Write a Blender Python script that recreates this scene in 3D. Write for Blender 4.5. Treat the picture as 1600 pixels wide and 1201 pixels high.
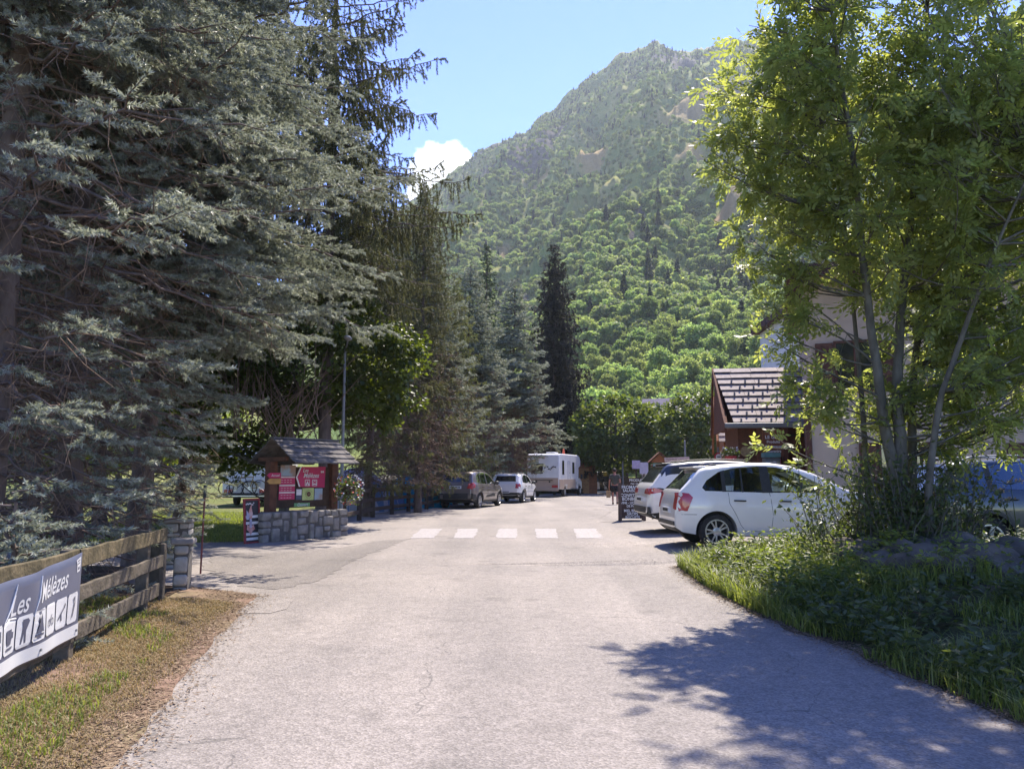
import bpy, bmesh, math, random
import numpy as np
from mathutils import Vector, Matrix
from mathutils.geometry import tessellate_polygon
R = math.radians
for o in list(bpy.data.objects):
    bpy.data.objects.remove(o)
SC = bpy.context.scene
COL = SC.collection
# ------------------------------------------------------------------ camera
F, CX, CY, HOR, EYE = 1200.0, 800.0, 600.5, 742.0, 1.45
PITCH = math.atan((HOR - CY) / F)
cam_d = bpy.data.cameras.new('camera')
cam_d.sensor_width = 36.0
cam_d.lens = 36.0 * F / 1600.0
cam_d.clip_start = 0.05
cam_d.clip_end = 6000
cam = bpy.data.objects.new('camera', cam_d)
COL.objects.link(cam)
cam.location = (0, 0, EYE)
cam.rotation_euler = (math.pi / 2 + PITCH, 0, 0)
SC.camera = cam
# ------------------------------------------------------------------ light
SUN_AZ, SUN_EL = R(23), R(55)
SUN_DIR = Vector((math.cos(SUN_EL) * math.sin(SUN_AZ), math.cos(SUN_EL) * math.cos(SUN_AZ), math.sin(SUN_EL)))
world = bpy.data.worlds.new('World')
SC.world = world
world.use_nodes = True
wn = world.node_tree
wn.nodes.clear()
w_out = wn.nodes.new('ShaderNodeOutputWorld')
w_bg = wn.nodes.new('ShaderNodeBackground')
w_sky = wn.nodes.new('ShaderNodeTexSky')
w_sky.sky_type = 'NISHITA'
w_sky.sun_disc = False
w_sky.sun_elevation = SUN_EL
w_sky.sun_rotation = SUN_AZ
w_sky.altitude = 1000
w_sky.air_density = 1.0
w_sky.dust_density = 0.0
w_sky.ozone_density = 1.6
w_bg.inputs['Strength'].default_value = 0.15
w_hs = wn.nodes.new('ShaderNodeHueSaturation')
w_hs.inputs['Saturation'].default_value = 1.28
w_hs.inputs['Hue'].default_value = 0.525
w_hs.inputs['Value'].default_value = 0.93
wn.links.new(w_sky.outputs[0], w_hs.inputs['Color'])
# one white cumulus low over the left shoulder of the mountain, fixed in the sky by direction
w_tc = wn.nodes.new('ShaderNodeTexCoord')
def w_math(op, a, b=None, clamp=False):
    n = wn.nodes.new('ShaderNodeMath'); n.operation = op; n.use_clamp = clamp
    for i, v in enumerate((a, b)):
        if v is None: continue
        if isinstance(v, (int, float)): n.inputs[i].default_value = v
        else: wn.links.new(v, n.inputs[i])
    return n.outputs[0]
w_nz = wn.nodes.new('ShaderNodeTexNoise'); w_nz.inputs['Scale'].default_value = 26; w_nz.inputs['Detail'].default_value = 7; w_nz.inputs['Roughness'].default_value = 0.55
wn.links.new(w_tc.outputs['Generated'], w_nz.inputs['Vector'])
w_cloud = None
for cxp, cyp, rad in ((690, 285, 0.048), (712, 255, 0.028), (728, 262, 0.020)):
    d_ = Vector(((cxp - 800.0) / 1200.0, 1.0, 0.0))
    d_ = Vector(((cxp - 800.0) / 1200.0, math.cos(PITCH) - math.sin(PITCH) * (600.5 - cyp) / 1200.0, math.sin(PITCH) + math.cos(PITCH) * (600.5 - cyp) / 1200.0)).normalized()
    w_d = wn.nodes.new('ShaderNodeVectorMath'); w_d.operation = 'DISTANCE'
    wn.links.new(w_tc.outputs['Generated'], w_d.inputs[0]); w_d.inputs[1].default_value = d_
    q_ = w_math('SUBTRACT', 1.0, w_math('DIVIDE', w_d.outputs['Value'], rad))
    w_cloud = q_ if w_cloud is None else w_math('MAXIMUM', w_cloud, q_)
w_cl = w_math('ADD', w_cloud, w_math('MULTIPLY', w_math('SUBTRACT', w_nz.outputs['Fac'], 0.5), 1.5))
w_cl = w_math('MULTIPLY', w_math('SUBTRACT', w_cl, 0.02), 5.0, True)
w_mx = wn.nodes.new('ShaderNodeMix'); w_mx.data_type = 'RGBA'
w_mx.inputs['B'].default_value = (5.2, 5.4, 5.7, 1)
wn.links.new(w_cl, w_mx.inputs['Factor']); wn.links.new(w_hs.outputs[0], w_mx.inputs['A'])
wn.links.new(w_mx.outputs['Result'], w_bg.inputs['Color'])
wn.links.new(w_bg.outputs[0], w_out.inputs['Surface'])
sun_d = bpy.data.lights.new('sun', 'SUN')
sun_d.energy = 4.4
sun_d.angle = R(0.45)
sun_d.color = (1.0, 0.91, 0.79)
sun = bpy.data.objects.new('sun', sun_d)
COL.objects.link(sun)
sun.rotation_euler = (-SUN_DIR).to_track_quat('-Z', 'Y').to_euler()
sun.location = (20, 30, 60)
SC.view_settings.view_transform = 'Standard'
SC.view_settings.look = 'None'
SC.view_settings.exposure = 1.42
SC.view_settings.gamma = 1.0
SC.cycles.max_bounces = 10
SC.cycles.diffuse_bounces = 6
SC.cycles.transparent_max_bounces = 12
SC.cycles.use_denoising = True

# ------------------------------------------------------------------ projection helpers
FWD = Vector((0, math.cos(PITCH), math.sin(PITCH)))
UPV = Vector((0, -math.sin(PITCH), math.cos(PITCH)))
def ray(px, py):
    return FWD + Vector((1, 0, 0)) * ((px - CX) / F) + UPV * ((CY - py) / F)
def gp(px, py, z=0.0):
    d = ray(px, py)
    t = (z - EYE) / d.z
    return d.x * t, d.y * t
def at(px, py, Y):
    d = ray(px, py)
    t = Y / d.y
    return Vector((d.x * t, Y, EYE + d.z * t))
def ss(a, b, v):
    t = np.clip((v - a) / (b - a), 0, 1)
    return t * t * (3 - 2 * t)
def gh(x, y):
    """height of the asphalt and lawns"""
    return 0.10 * ss(2.0, 3.6, x) * ss(10.3, 12.6, y) * (1 - ss(28, 40, y)) + 0.02 * ss(-2, -6, x) * ss(3, 8, y)

# ------------------------------------------------------------------ numpy noise
def _h(ix, iy, s):
    n = (ix.astype(np.int64) * 374761393 + iy.astype(np.int64) * 668265263 + s * 982451653) & 0x7fffffff
    n = ((n ^ (n >> 13)) * 1274126177) & 0x7fffffff
    n = n ^ (n >> 16)
    return (n & 0xffff) / 65535.0
def vnoise(x, y, s=0):
    x = np.asarray(x, float); y = np.asarray(y, float)
    ix = np.floor(x); iy = np.floor(y)
    fx = x - ix; fy = y - iy
    fx = fx * fx * (3 - 2 * fx); fy = fy * fy * (3 - 2 * fy)
    a = _h(ix, iy, s); b = _h(ix + 1, iy, s); c = _h(ix, iy + 1, s); d = _h(ix + 1, iy + 1, s)
    return (a * (1 - fx) + b * fx) * (1 - fy) + (c * (1 - fx) + d * fx) * fy
def fbm(x, y, o=4, s=0):
    r = 0; a = 0.5; t = 0
    for k in range(o):
        r = r + a * vnoise(x * 2 ** k + 17.3 * k, y * 2 ** k - 9.1 * k, s + k)
        t += a; a *= 0.5
    return r / t

# ------------------------------------------------------------------ materials
def nd(nt, t, **kw):
    n = nt.nodes.new(t)
    for k, v in kw.items():
        setattr(n, k, v)
    return n
def new_mat(name):
    m = bpy.data.materials.new(name)
    m.use_nodes = True
    nt = m.node_tree
    nt.nodes.clear()
    out = nd(nt, 'ShaderNodeOutputMaterial')
    return m, nt, out
def c4(c):
    return (c[0], c[1], c[2], 1.0)
MATS = {}
def mat(name, base, rough=0.6, metal=0.0, spec=0.4, c2=None, scale=6.0, bump=0.0, bscale=None, coat=0.0, stretch=(1, 1, 1), contrast=(0.35, 0.65), trans=0.0):
    """principled material; colour varied between base and c2 by noise"""
    if name in MATS:
        return MATS[name]
    m, nt, out = new_mat(name)
    p = nd(nt, 'ShaderNodeBsdfPrincipled')
    p.inputs['Roughness'].default_value = rough
    p.inputs['Metallic'].default_value = metal
    p.inputs['Specular IOR Level'].default_value = spec
    p.inputs['Coat Weight'].default_value = coat
    p.inputs['Coat Roughness'].default_value = 0.05
    p.inputs['Transmission Weight'].default_value = trans
    nt.links.new(p.outputs[0], out.inputs['Surface'])
    if c2 is None:
        c2 = tuple(v * 0.8 for v in base)
    tc = nd(nt, 'ShaderNodeTexCoord')
    mp = nd(nt, 'ShaderNodeMapping')
    mp.inputs['Scale'].default_value = stretch
    nt.links.new(tc.outputs['Object'], mp.inputs[0])
    nz = nd(nt, 'ShaderNodeTexNoise')
    nz.inputs['Scale'].default_value = scale
    nz.inputs['Detail'].default_value = 5
    nt.links.new(mp.outputs[0], nz.inputs['Vector'])
    cr = nd(nt, 'ShaderNodeValToRGB')
    cr.color_ramp.elements[0].position = contrast[0]
    cr.color_ramp.elements[1].position = contrast[1]
    cr.color_ramp.elements[0].color = c4(base)
    cr.color_ramp.elements[1].color = c4(c2)
    nt.links.new(nz.outputs['Fac'], cr.inputs[0])
    nt.links.new(cr.outputs[0], p.inputs['Base Color'])
    if bump > 0:
        nb = nd(nt, 'ShaderNodeTexNoise')
        nb.inputs['Scale'].default_value = bscale or scale * 4
        nb.inputs['Detail'].default_value = 4
        nt.links.new(mp.outputs[0], nb.inputs['Vector'])
        bp = nd(nt, 'ShaderNodeBump')
        bp.inputs['Strength'].default_value = bump
        bp.inputs['Distance'].default_value = 0.02
        nt.links.new(nb.outputs['Fac'], bp.inputs['Height'])
        nt.links.new(bp.outputs[0], p.inputs['Normal'])
    MATS[name] = m
    return m
def leaf_mat(name, cols, trans_col, tfac=0.4, rough=0.45, spec=0.35, objvar=0.0):
    """leaf: colour by the per leaf attribute rnd, light passing through"""
    m, nt, out = new_mat(name)
    at_ = nd(nt, 'ShaderNodeAttribute', attribute_name='rnd')
    cr = nd(nt, 'ShaderNodeValToRGB')
    e = cr.color_ramp.elements
    e[0].color = c4(cols[0]); e[1].color = c4(cols[-1])
    for i, c in enumerate(cols[1:-1]):
        x = e.new((i + 1) / (len(cols) - 1)); x.color = c4(c)
    nt.links.new(at_.outputs['Fac'], cr.inputs[0])
    col = cr.outputs[0]
    tcol = None
    if objvar > 0:
        oi = nd(nt, 'ShaderNodeObjectInfo')
        hs = nd(nt, 'ShaderNodeHueSaturation')
        mr = nd(nt, 'ShaderNodeMapRange')
        mr.inputs['To Min'].default_value = 1 - objvar
        mr.inputs['To Max'].default_value = 1 + objvar
        nt.links.new(oi.outputs['Random'], mr.inputs['Value'])
        nt.links.new(mr.outputs[0], hs.inputs['Value'])
        mr2 = nd(nt, 'ShaderNodeMapRange')
        mr2.inputs['To Min'].default_value = 0.5 - 0.06 * objvar
        mr2.inputs['To Max'].default_value = 0.5 + 0.07 * objvar
        mu = nd(nt, 'ShaderNodeMath', operation='MULTIPLY'); mu.inputs[1].default_value = 7.31
        fr = nd(nt, 'ShaderNodeMath', operation='FRACT')
        nt.links.new(oi.outputs['Random'], mu.inputs[0]); nt.links.new(mu.outputs[0], fr.inputs[0])
        nt.links.new(fr.outputs[0], mr2.inputs['Value'])
        nt.links.new(mr2.outputs[0], hs.inputs['Hue'])
        nt.links.new(col, hs.inputs['Color'])
        col = hs.outputs[0]
    p = nd(nt, 'ShaderNodeBsdfPrincipled')
    p.inputs['Roughness'].default_value = rough
    p.inputs['Specular IOR Level'].default_value = spec
    nt.links.new(col, p.inputs['Base Color'])
    if tfac > 0:
        tr = nd(nt, 'ShaderNodeBsdfTranslucent')
        mx = nd(nt, 'ShaderNodeMix', data_type='RGBA', blend_type='MULTIPLY')
        mx.inputs['Factor'].default_value = 1.0
        mx.inputs['B'].default_value = c4(trans_col)
        nt.links.new(col, mx.inputs['A'])
        nt.links.new(mx.outputs['Result'], tr.inputs['Color'])
        ms = nd(nt, 'ShaderNodeMixShader')
        ms.inputs[0].default_value = tfac
        nt.links.new(p.outputs[0], ms.inputs[1]); nt.links.new(tr.outputs[0], ms.inputs[2])
        nt.links.new(ms.outputs[0], out.inputs['Surface'])
    else:
        nt.links.new(p.outputs[0], out.inputs['Surface'])
    return m

# ------------------------------------------------------------------ object helpers
def link(name, me, m=None, parent=None):
    o = bpy.data.objects.new(name, me)
    COL.objects.link(o)
    if m is not None and me is not None:
        for q in (m if isinstance(m, (list, tuple)) else [m]):
            me.materials.append(q)
    if parent is not None:
        o.parent = parent
    return o
def tag(o, label=None, cat=None, group=None, kind=None):
    if label: o['label'] = label
    if cat: o['category'] = cat
    if group: o['group'] = group
    if kind: o['kind'] = kind
    return o
def thing(name, label, cat, loc=(0, 0, 0), rz=0.0, group=None):
    o = bpy.data.objects.new(name, None)
    COL.objects.link(o)
    o.empty_display_size = 0.1
    o.location = loc
    o.rotation_euler = (0, 0, rz)
    return tag(o, label, cat, group)
KIDS = {}
def copy_tree(o, parent=None):
    c = o.copy()
    COL.objects.link(c)
    if parent is not None:
        c.parent = parent
    for ch in [x for x in bpy.data.objects if x.parent == o]:
        copy_tree(ch, c)
    return c
def mesh_np(name, V, Fq=None, Ft=None, rnd=None, smooth=False):
    V = np.asarray(V, np.float32).reshape(-1, 3)
    me = bpy.data.meshes.new(name)
    me.vertices.add(len(V))
    me.vertices.foreach_set('co', V.ravel())
    idx = []; starts = []; pos = 0
    if Fq is not None and len(Fq):
        Fq = np.asarray(Fq, np.int32).reshape(-1, 4)
        idx.append(Fq.ravel()); starts.append(np.arange(len(Fq), dtype=np.int32) * 4); pos = Fq.size
    if Ft is not None and len(Ft):
        Ft = np.asarray(Ft, np.int32).reshape(-1, 3)
        idx.append(Ft.ravel()); starts.append(pos + np.arange(len(Ft), dtype=np.int32) * 3)
    idx = np.concatenate(idx); starts = np.concatenate(starts)
    me.loops.add(len(idx))
    me.loops.foreach_set('vertex_index', idx)
    me.polygons.add(len(starts))
    me.polygons.foreach_set('loop_start', starts)
    me.polygons.foreach_set('use_smooth', np.full(len(starts), smooth, dtype=bool))
    if rnd is not None:
        a = me.attributes.new('rnd', 'FLOAT', 'POINT')
        a.data.foreach_set('value', np.asarray(rnd, np.float32))
    me.update(calc_edges=True)
    return me
class MB:
    """collects simple solids, builds them as one mesh"""
    def __init__(s):
        s.v = []; s.f = []; s.mi = []; s.cur = 0
    def add(s, vs, fs, M=None):
        b = len(s.v)
        if M is not None:
            vs = [M @ Vector(v) for v in vs]
        s.v += [tuple(v) for v in vs]
        for f in fs:
            s.f.append(tuple(i + b for i in f)); s.mi.append(s.cur)
        return s
    def box(s, c, d, rz=0.0, M=None, rx=0.0, ry=0.0):
        x, y, z = d[0] / 2, d[1] / 2, d[2] / 2
        vs = [(-x, -y, -z), (x, -y, -z), (x, y, -z), (-x, y, -z), (-x, -y, z), (x, -y, z), (x, y, z), (-x, y, z)]
        fs = [(0, 3, 2, 1), (4, 5, 6, 7), (0, 1, 5, 4), (1, 2, 6, 5), (2, 3, 7, 6), (3, 0, 4, 7)]
        T = Matrix.Translation(c) @ Matrix.Rotation(rz, 4, 'Z') @ Matrix.Rotation(ry, 4, 'Y') @ Matrix.Rotation(rx, 4, 'X')
        if M is not None: T = M @ T
        return s.add(vs, fs, T)
    def prism(s, poly, a0, a1, axis='y', M=None):
        """poly of (u,w): axis y -> (u,a,w); x -> (a,u,w); z -> (u,w,a)"""
        def P(u, w, a):
            return (u, a, w) if axis == 'y' else ((a, u, w) if axis == 'x' else (u, w, a))
        n = len(poly)
        vs = [P(u, w, a0) for u, w in poly] + [P(u, w, a1) for u, w in poly]
        fs = [tuple(range(n - 1, -1, -1)), tuple(range(n, 2 * n))] + [(i, (i + 1) % n, n + (i + 1) % n, n + i) for i in range(n)]
        return s.add(vs, fs, M)
    def tube(s, pts, rad, n=6, M=None, cap=True):
        pts = [Vector(p) for p in pts]
        if not hasattr(rad, '__len__'): rad = [rad] * len(pts)
        vs = []; fs = []
        for i, p in enumerate(pts):
            d = (pts[min(i + 1, len(pts) - 1)] - pts[max(i - 1, 0)])
            d = d.normalized() if d.length > 1e-9 else Vector((0, 0, 1))
            a = d.cross(Vector((0, 0, 1)))
            if a.length < 0.05: a = d.cross(Vector((1, 0, 0)))
            a.normalize(); b = d.cross(a)
            for k in range(n):
                t = 2 * math.pi * k / n
                vs.append(p + (a * math.cos(t) + b * math.sin(t)) * rad[i])
        for i in range(len(pts) - 1):
            for k in range(n):
                fs.append((i * n + k, i * n + (k + 1) % n, (i + 1) * n + (k + 1) % n, (i + 1) * n + k))
        if cap:
            fs.append(tuple(range(n - 1, -1, -1))); fs.append(tuple((len(pts) - 1) * n + k for k in range(n)))
        return s.add(vs, fs, M)
    def lathe(s, prof, n=20, M=None, cap=True):
        """prof of (r,z) round z"""
        vs = []; fs = []
        for r, z in prof:
            for k in range(n):
                t = 2 * math.pi * k / n
                vs.append((r * math.cos(t), r * math.sin(t), z))
        for i in range(len(prof) - 1):
            for k in range(n):
                fs.append((i * n + k, i * n + (k + 1) % n, (i + 1) * n + (k + 1) % n, (i + 1) * n + k))
        if cap and prof[0][0] > 1e-6: fs.append(tuple(range(n - 1, -1, -1)))
        if cap and prof[-1][0] > 1e-6: fs.append(tuple((len(prof) - 1) * n + k for k in range(n)))
        return s.add(vs, fs, M)
    def ball(s, c, r, n=10, M=None):
        rx, ry, rz = r if hasattr(r, '__len__') else (r, r, r)
        T = Matrix.Translation(c) @ Matrix.Diagonal((rx, ry, rz, 1))
        if M is not None: T = M @ T
        pr = [(max(1e-4, math.sin(math.pi * i / n)), -math.cos(math.pi * i / n)) for i in range(n + 1)]
        return s.lathe(pr, n + 4, T)
    def mesh(s, name, smooth=None):
        me = bpy.data.meshes.new(name)
        me.from_pydata(s.v, [], s.f)
        if any(s.mi):
            me.polygons.foreach_set('material_index', s.mi)
        if smooth is not None:
            me.polygons.foreach_set('use_smooth', [True] * len(me.polygons))
            me.set_sharp_from_angle(angle=R(smooth))
        me.update()
        return me
    def build(s, name, m, parent=None, smooth=None, bev=0.0):
        o = link(name, s.mesh(name, smooth), m, parent)
        if bev > 0:
            b = o.modifiers.new('bevel', 'BEVEL')
            b.width = bev; b.segments = 2; b.limit_method = 'ANGLE'; b.angle_limit = R(35)
        return o
def text_mesh(body, size, extrude=0.002, shear=0.0, align='CENTER', bold=0.0, xs=1.0):
    cu = bpy.data.curves.new('lettering', 'FONT')
    cu.body = body; cu.size = size; cu.extrude = extrude; cu.shear = shear
    cu.align_x = align; cu.align_y = 'CENTER'; cu.offset = bold; cu.resolution_u = 3
    ob = bpy.data.objects.new('lettering', cu)
    COL.objects.link(ob)
    dg = bpy.context.evaluated_depsgraph_get()
    me = bpy.data.meshes.new_from_object(ob.evaluated_get(dg))
    bpy.data.objects.remove(ob)
    if xs != 1.0:
        for v in me.vertices: v.co.x *= xs
    return me
def text_part(body, size, m, parent, M, name='lettering', **kw):
    """flat lettering in the local xy plane placed by matrix M"""
    me = text_mesh(body, size, **kw)
    me.materials.clear()
    o = link(name, me, m, parent)
    o.matrix_local = M
    return o
# ------------------------------------------------------------------ setting: asphalt, ground
def asphalt_mat(name='asphalt', k=1.0, rough=1.0):
    m, nt, out = new_mat(name)
    L = nt.links.new
    p = nd(nt, 'ShaderNodeBsdfPrincipled')
    p.inputs['Roughness'].default_value = 0.82
    p.inputs['Specular IOR Level'].default_value = 0.3
    tc = nd(nt, 'ShaderNodeTexCoord')
    def noise(sc, det=4, rough=0.6):
        n = nd(nt, 'ShaderNodeTexNoise'); n.inputs['Scale'].default_value = sc; n.inputs['Detail'].default_value = det; n.inputs['Roughness'].default_value = rough
        L(tc.outputs['Object'], n.inputs['Vector']); return n.outputs['Fac']
    def ramp(x, a, b, ca, cb):
        r = nd(nt, 'ShaderNodeValToRGB'); e = r.color_ramp.elements
        e[0].position = a; e[1].position = b; e[0].color = c4(ca); e[1].color = c4(cb); L(x, r.inputs[0]); return r.outputs[0]
    def mix(f, a, b, bl='MIX'):
        x = nd(nt, 'ShaderNodeMix', data_type='RGBA', blend_type=bl)
        if isinstance(f, float): x.inputs['Factor'].default_value = f
        else: L(f, x.inputs['Factor'])
        L(a, x.inputs['A']); L(b, x.inputs['B']); return x.outputs['Result']
    # stone chips
    vo = nd(nt, 'ShaderNodeTexVoronoi'); vo.inputs['Scale'].default_value = 75
    L(tc.outputs['Object'], vo.inputs['Vector'])
    sep = nd(nt, 'ShaderNodeSeparateColor'); L(vo.outputs['Color'], sep.inputs[0])
    chips = ramp(sep.outputs[0], 0.1, 0.9, tuple(k * v for v in (0.202, 0.181, 0.160)), tuple(k * v for v in (0.308, 0.277, 0.248)))
    big = ramp(noise(0.35, 6), 0.3, 0.7, (0.80, 0.80, 0.81), (1.10, 1.08, 1.07))
    col = mix(1.0, chips, big, 'MULTIPLY')
    fine = ramp(noise(9, 5), 0.3, 0.7, (0.86, 0.86, 0.86), (1.1, 1.1, 1.1))
    col = mix(1.0, col, fine, 'MULTIPLY')
    mot = ramp(noise(46, 3, 0.7), 0.34, 0.66, (1 - .17 * rough, 1 - .17 * rough, 1 - .165 * rough), (1 + .13 * rough, 1 + .13 * rough, 1 + .125 * rough))
    lane = nd(nt, 'ShaderNodeTexNoise'); lane.inputs['Scale'].default_value = 0.9; lane.inputs['Detail'].default_value = 3
    lmp = nd(nt, 'ShaderNodeMapping'); lmp.inputs['Scale'].default_value = (1.0, 0.09, 1.0); L(tc.outputs['Object'], lmp.inputs[0]); L(lmp.outputs[0], lane.inputs['Vector'])
    lanes = ramp(lane.outputs['Fac'], 0.38, 0.62, (0.86, 0.86, 0.865), (1.07, 1.065, 1.06))
    col = mix(1.0, col, lanes, 'MULTIPLY')
    stain = ramp(noise(1.7, 2, 0.5), 0.60, 0.72, (1, 1, 1), (0.80, 0.80, 0.80))
    col = mix(1.0, col, stain, 'MULTIPLY')
    col = mix(1.0, col, mot, 'MULTIPLY')
    # cracks
    nzv = nd(nt, 'ShaderNodeTexNoise'); nzv.inputs['Scale'].default_value = 1.6; nzv.inputs['Detail'].default_value = 6
    L(tc.outputs['Object'], nzv.inputs['Vector'])
    vm = nd(nt, 'ShaderNodeVectorMath', operation='MULTIPLY_ADD'); vm.inputs[1].default_value = (0.8, 0.8, 0)
    L(nzv.outputs['Color'], vm.inputs[0]); L(tc.outputs['Object'], vm.inputs[2])
    ve = nd(nt, 'ShaderNodeTexVoronoi', feature='DISTANCE_TO_EDGE'); ve.inputs['Scale'].default_value = 0.33
    L(vm.outputs[0], ve.inputs['Vector'])
    cr = nd(nt, 'ShaderNodeMath', operation='LESS_THAN'); cr.inputs[1].default_value = 0.0018; L(ve.outputs['Distance'], cr.inputs[0])
    cm = nd(nt, 'ShaderNodeMath', operation='GREATER_THAN'); cm.inputs[1].default_value = 0.52; L(noise(0.7, 3), cm.inputs[0])
    mu = nd(nt, 'ShaderNodeMath', operation='MULTIPLY'); L(cr.outputs[0], mu.inputs[0]); L(cm.outputs[0], mu.inputs[1])
    dk = nd(nt, 'ShaderNodeRGB'); dk.outputs[0].default_value = c4((0.07, 0.066, 0.062))
    mf = nd(nt, 'ShaderNodeMath', operation='MULTIPLY'); mf.inputs[1].default_value = 0.5; L(mu.outputs[0], mf.inputs[0])
    col = mix(mf.outputs[0], col, dk.outputs[0])
    L(col, p.inputs['Base Color'])
    bp = nd(nt, 'ShaderNodeBump'); bp.inputs['Strength'].default_value = 0.5; bp.inputs['Distance'].default_value = 0.008
    L(vo.outputs['Distance'], bp.inputs['Height']); L(bp.outputs[0], p.inputs['Normal'])
    L(p.outputs[0], out.inputs['Surface'])
    return m
ASPHALT = asphalt_mat()
def soil_mat(name, cols, scale, bump=0.4):
    m, nt, out = new_mat(name)
    L = nt.links.new
    p = nd(nt, 'ShaderNodeBsdfPrincipled'); p.inputs['Roughness'].default_value = 0.95; p.inputs['Specular IOR Level'].default_value = 0.1
    tc = nd(nt, 'ShaderNodeTexCoord')
    a = nd(nt, 'ShaderNodeTexNoise'); a.inputs['Scale'].default_value = scale; a.inputs['Detail'].default_value = 6
    b = nd(nt, 'ShaderNodeTexNoise'); b.inputs['Scale'].default_value = scale * 22; b.inputs['Detail'].default_value = 4
    L(tc.outputs['Object'], a.inputs['Vector']); L(tc.outputs['Object'], b.inputs['Vector'])
    r = nd(nt, 'ShaderNodeValToRGB'); e = r.color_ramp.elements
    e[0].position = 0.36; e[1].position = 0.64; e[0].color = c4(cols[0]); e[1].color = c4(cols[2])
    x = e.new(0.5); x.color = c4(cols[1])
    L(a.outputs['Fac'], r.inputs[0])
    r2 = nd(nt, 'ShaderNodeValToRGB'); e = r2.color_ramp.elements
    e[0].position = 0.3; e[1].position = 0.7; e[0].color = (0.6, 0.6, 0.6, 1); e[1].color = (1.3, 1.3, 1.3, 1)
    L(b.outputs['Fac'], r2.inputs[0])
    mx = nd(nt, 'ShaderNodeMix', data_type='RGBA', blend_type='MULTIPLY'); mx.inputs['Factor'].default_value = 1
    L(r.outputs[0], mx.inputs['A']); L(r2.outputs[0], mx.inputs['B']); L(mx.outputs['Result'], p.inputs['Base Color'])
    bp = nd(nt, 'ShaderNodeBump'); bp.inputs['Strength'].default_value = bump; bp.inputs['Distance'].default_value = 0.05
    L(b.outputs['Fac'], bp.inputs['Height']); L(bp.outputs[0], p.inputs['Normal'])
    L(p.outputs[0], out.inputs['Surface'])
    return m
GROUND_M = soil_mat('meadow soil', [(0.10, 0.125, 0.035), (0.13, 0.15, 0.045), (0.17, 0.14, 0.075)], 0.35)
VERGE_M = soil_mat('dry verge soil', [(0.165, 0.105, 0.078), (0.215, 0.145, 0.105), (0.19, 0.15, 0.09)], 0.8)
NEEDLE_M = soil_mat('needle litter', [(0.075, 0.05, 0.033), (0.10, 0.068, 0.046), (0.07, 0.055, 0.033)], 1.2)
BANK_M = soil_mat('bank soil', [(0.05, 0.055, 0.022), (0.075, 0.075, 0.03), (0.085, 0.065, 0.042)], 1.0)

def axis_steps(lo, hi, fine_lo, fine_hi, step, grow=1.25):
    a = list(np.arange(fine_lo, fine_hi + 1e-6, step))
    s = step; x = a[-1]
    while x < hi:
        s *= grow; x += s; a.append(x)
    s = step; x = a[0]
    while x > lo:
        s *= grow; x -= s; a.insert(0, x)
    return np.array(a)
def grid_mesh(name, X, Y, Z, smooth=True):
    n, k = X.shape
    V = np.stack([X, Y, Z], -1).reshape(-1, 3)
    i = np.arange(n - 1)[:, None] * k + np.arange(k - 1)[None, :]
    Fq = np.stack([i, i + 1, i + k + 1, i + k], -1).reshape(-1, 4)
    return mesh_np(name, V, Fq, smooth=smooth)
gx = axis_steps(-2500, 2500, -20, 24, 0.5); gy = axis_steps(-2500, 3500, -6, 60, 0.5)
GXX, GYY = np.meshgrid(gx, gy)
tag(link('ground', grid_mesh('ground', GXX, GYY, gh(GXX, GYY) - 0.03), GROUND_M), 'flat valley floor of grass and bare soil', 'ground', kind='structure')

def edge(pts):
    pts = sorted((y, x) for x, y in pts)
    ys = np.array([p[0] for p in pts]); xs = np.array([p[1] for p in pts])
    return lambda y: np.interp(y, ys, xs)
LEFT_PX = [(140, 1201), (176, 1155), (212, 1110), (262, 1052), (300, 1006), (345, 965), (372, 945), (386, 932)]
RIGHT_PX = [(1600, 1128), (1523, 1095), (1428, 1058), (1330, 1016), (1260, 988), (1208, 966), (1173, 950), (1113, 919), (1064, 888)]
lp = [gp(*q) for q in LEFT_PX]; rp = [gp(*q) for q in RIGHT_PX]
Y_MOUTH = lp[-1][1]; Y_TIP = rp[-1][1]
road_l = edge([(lp[0][0] - 0.25, -30), (lp[0][0] - 0.1, 0)] + lp + [(-3.6, Y_MOUTH + 0.25), (-4.1, Y_MOUTH + 0.5), (-15, Y_MOUTH + 0.9), (-16, 15.9), (-6.0, 16.6), (-5.3, 17.5), (-4.2, 19.5), (-5.6, 22), (-6.2, 26), (-3.9, 34), (-1.5, 44), (2.2, 58), (7, 75), (16, 105)])
road_r = edge([(rp[0][0] + 2.2, -30), (rp[0][0] + 0.7, 2.0)] + rp + [(rp[-1][0] + 0.05, Y_TIP + 0.05), (4.2, Y_TIP + 0.35), (9, Y_TIP + 0.5), (22, Y_TIP + 0.7), (22, 40), (26, 60), (30, 75), (36, 105)])
ys = np.concatenate([np.arange(-30, 0, 2.0), np.arange(0, 17, 0.12), np.arange(17, 40, 0.3), np.arange(40, 106, 1.0)])
t = np.linspace(0, 1, 60)
wob = (vnoise(ys * 1.6, ys * 0, 5) - 0.5) * 0.10 + (vnoise(ys * 6.1, ys * 0, 6) - 0.5) * 0.05
wob2 = (vnoise(ys * 2.1, ys * 0, 8) - 0.5) * 0.16 + (vnoise(ys * 6.1, ys * 0, 9) - 0.5) * 0.07
XL = road_l(ys) + wob; XR = road_r(ys) + wob2
RX = XL[:, None] * (1 - t) + XR[:, None] * t
RY = np.repeat(ys[:, None], 60, 1)
tag(link('road', grid_mesh('road', RX, RY, gh(RX, RY) + 0.012), ASPHALT), 'wide worn light grey asphalt road with cracks', 'road', kind='structure')
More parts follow.
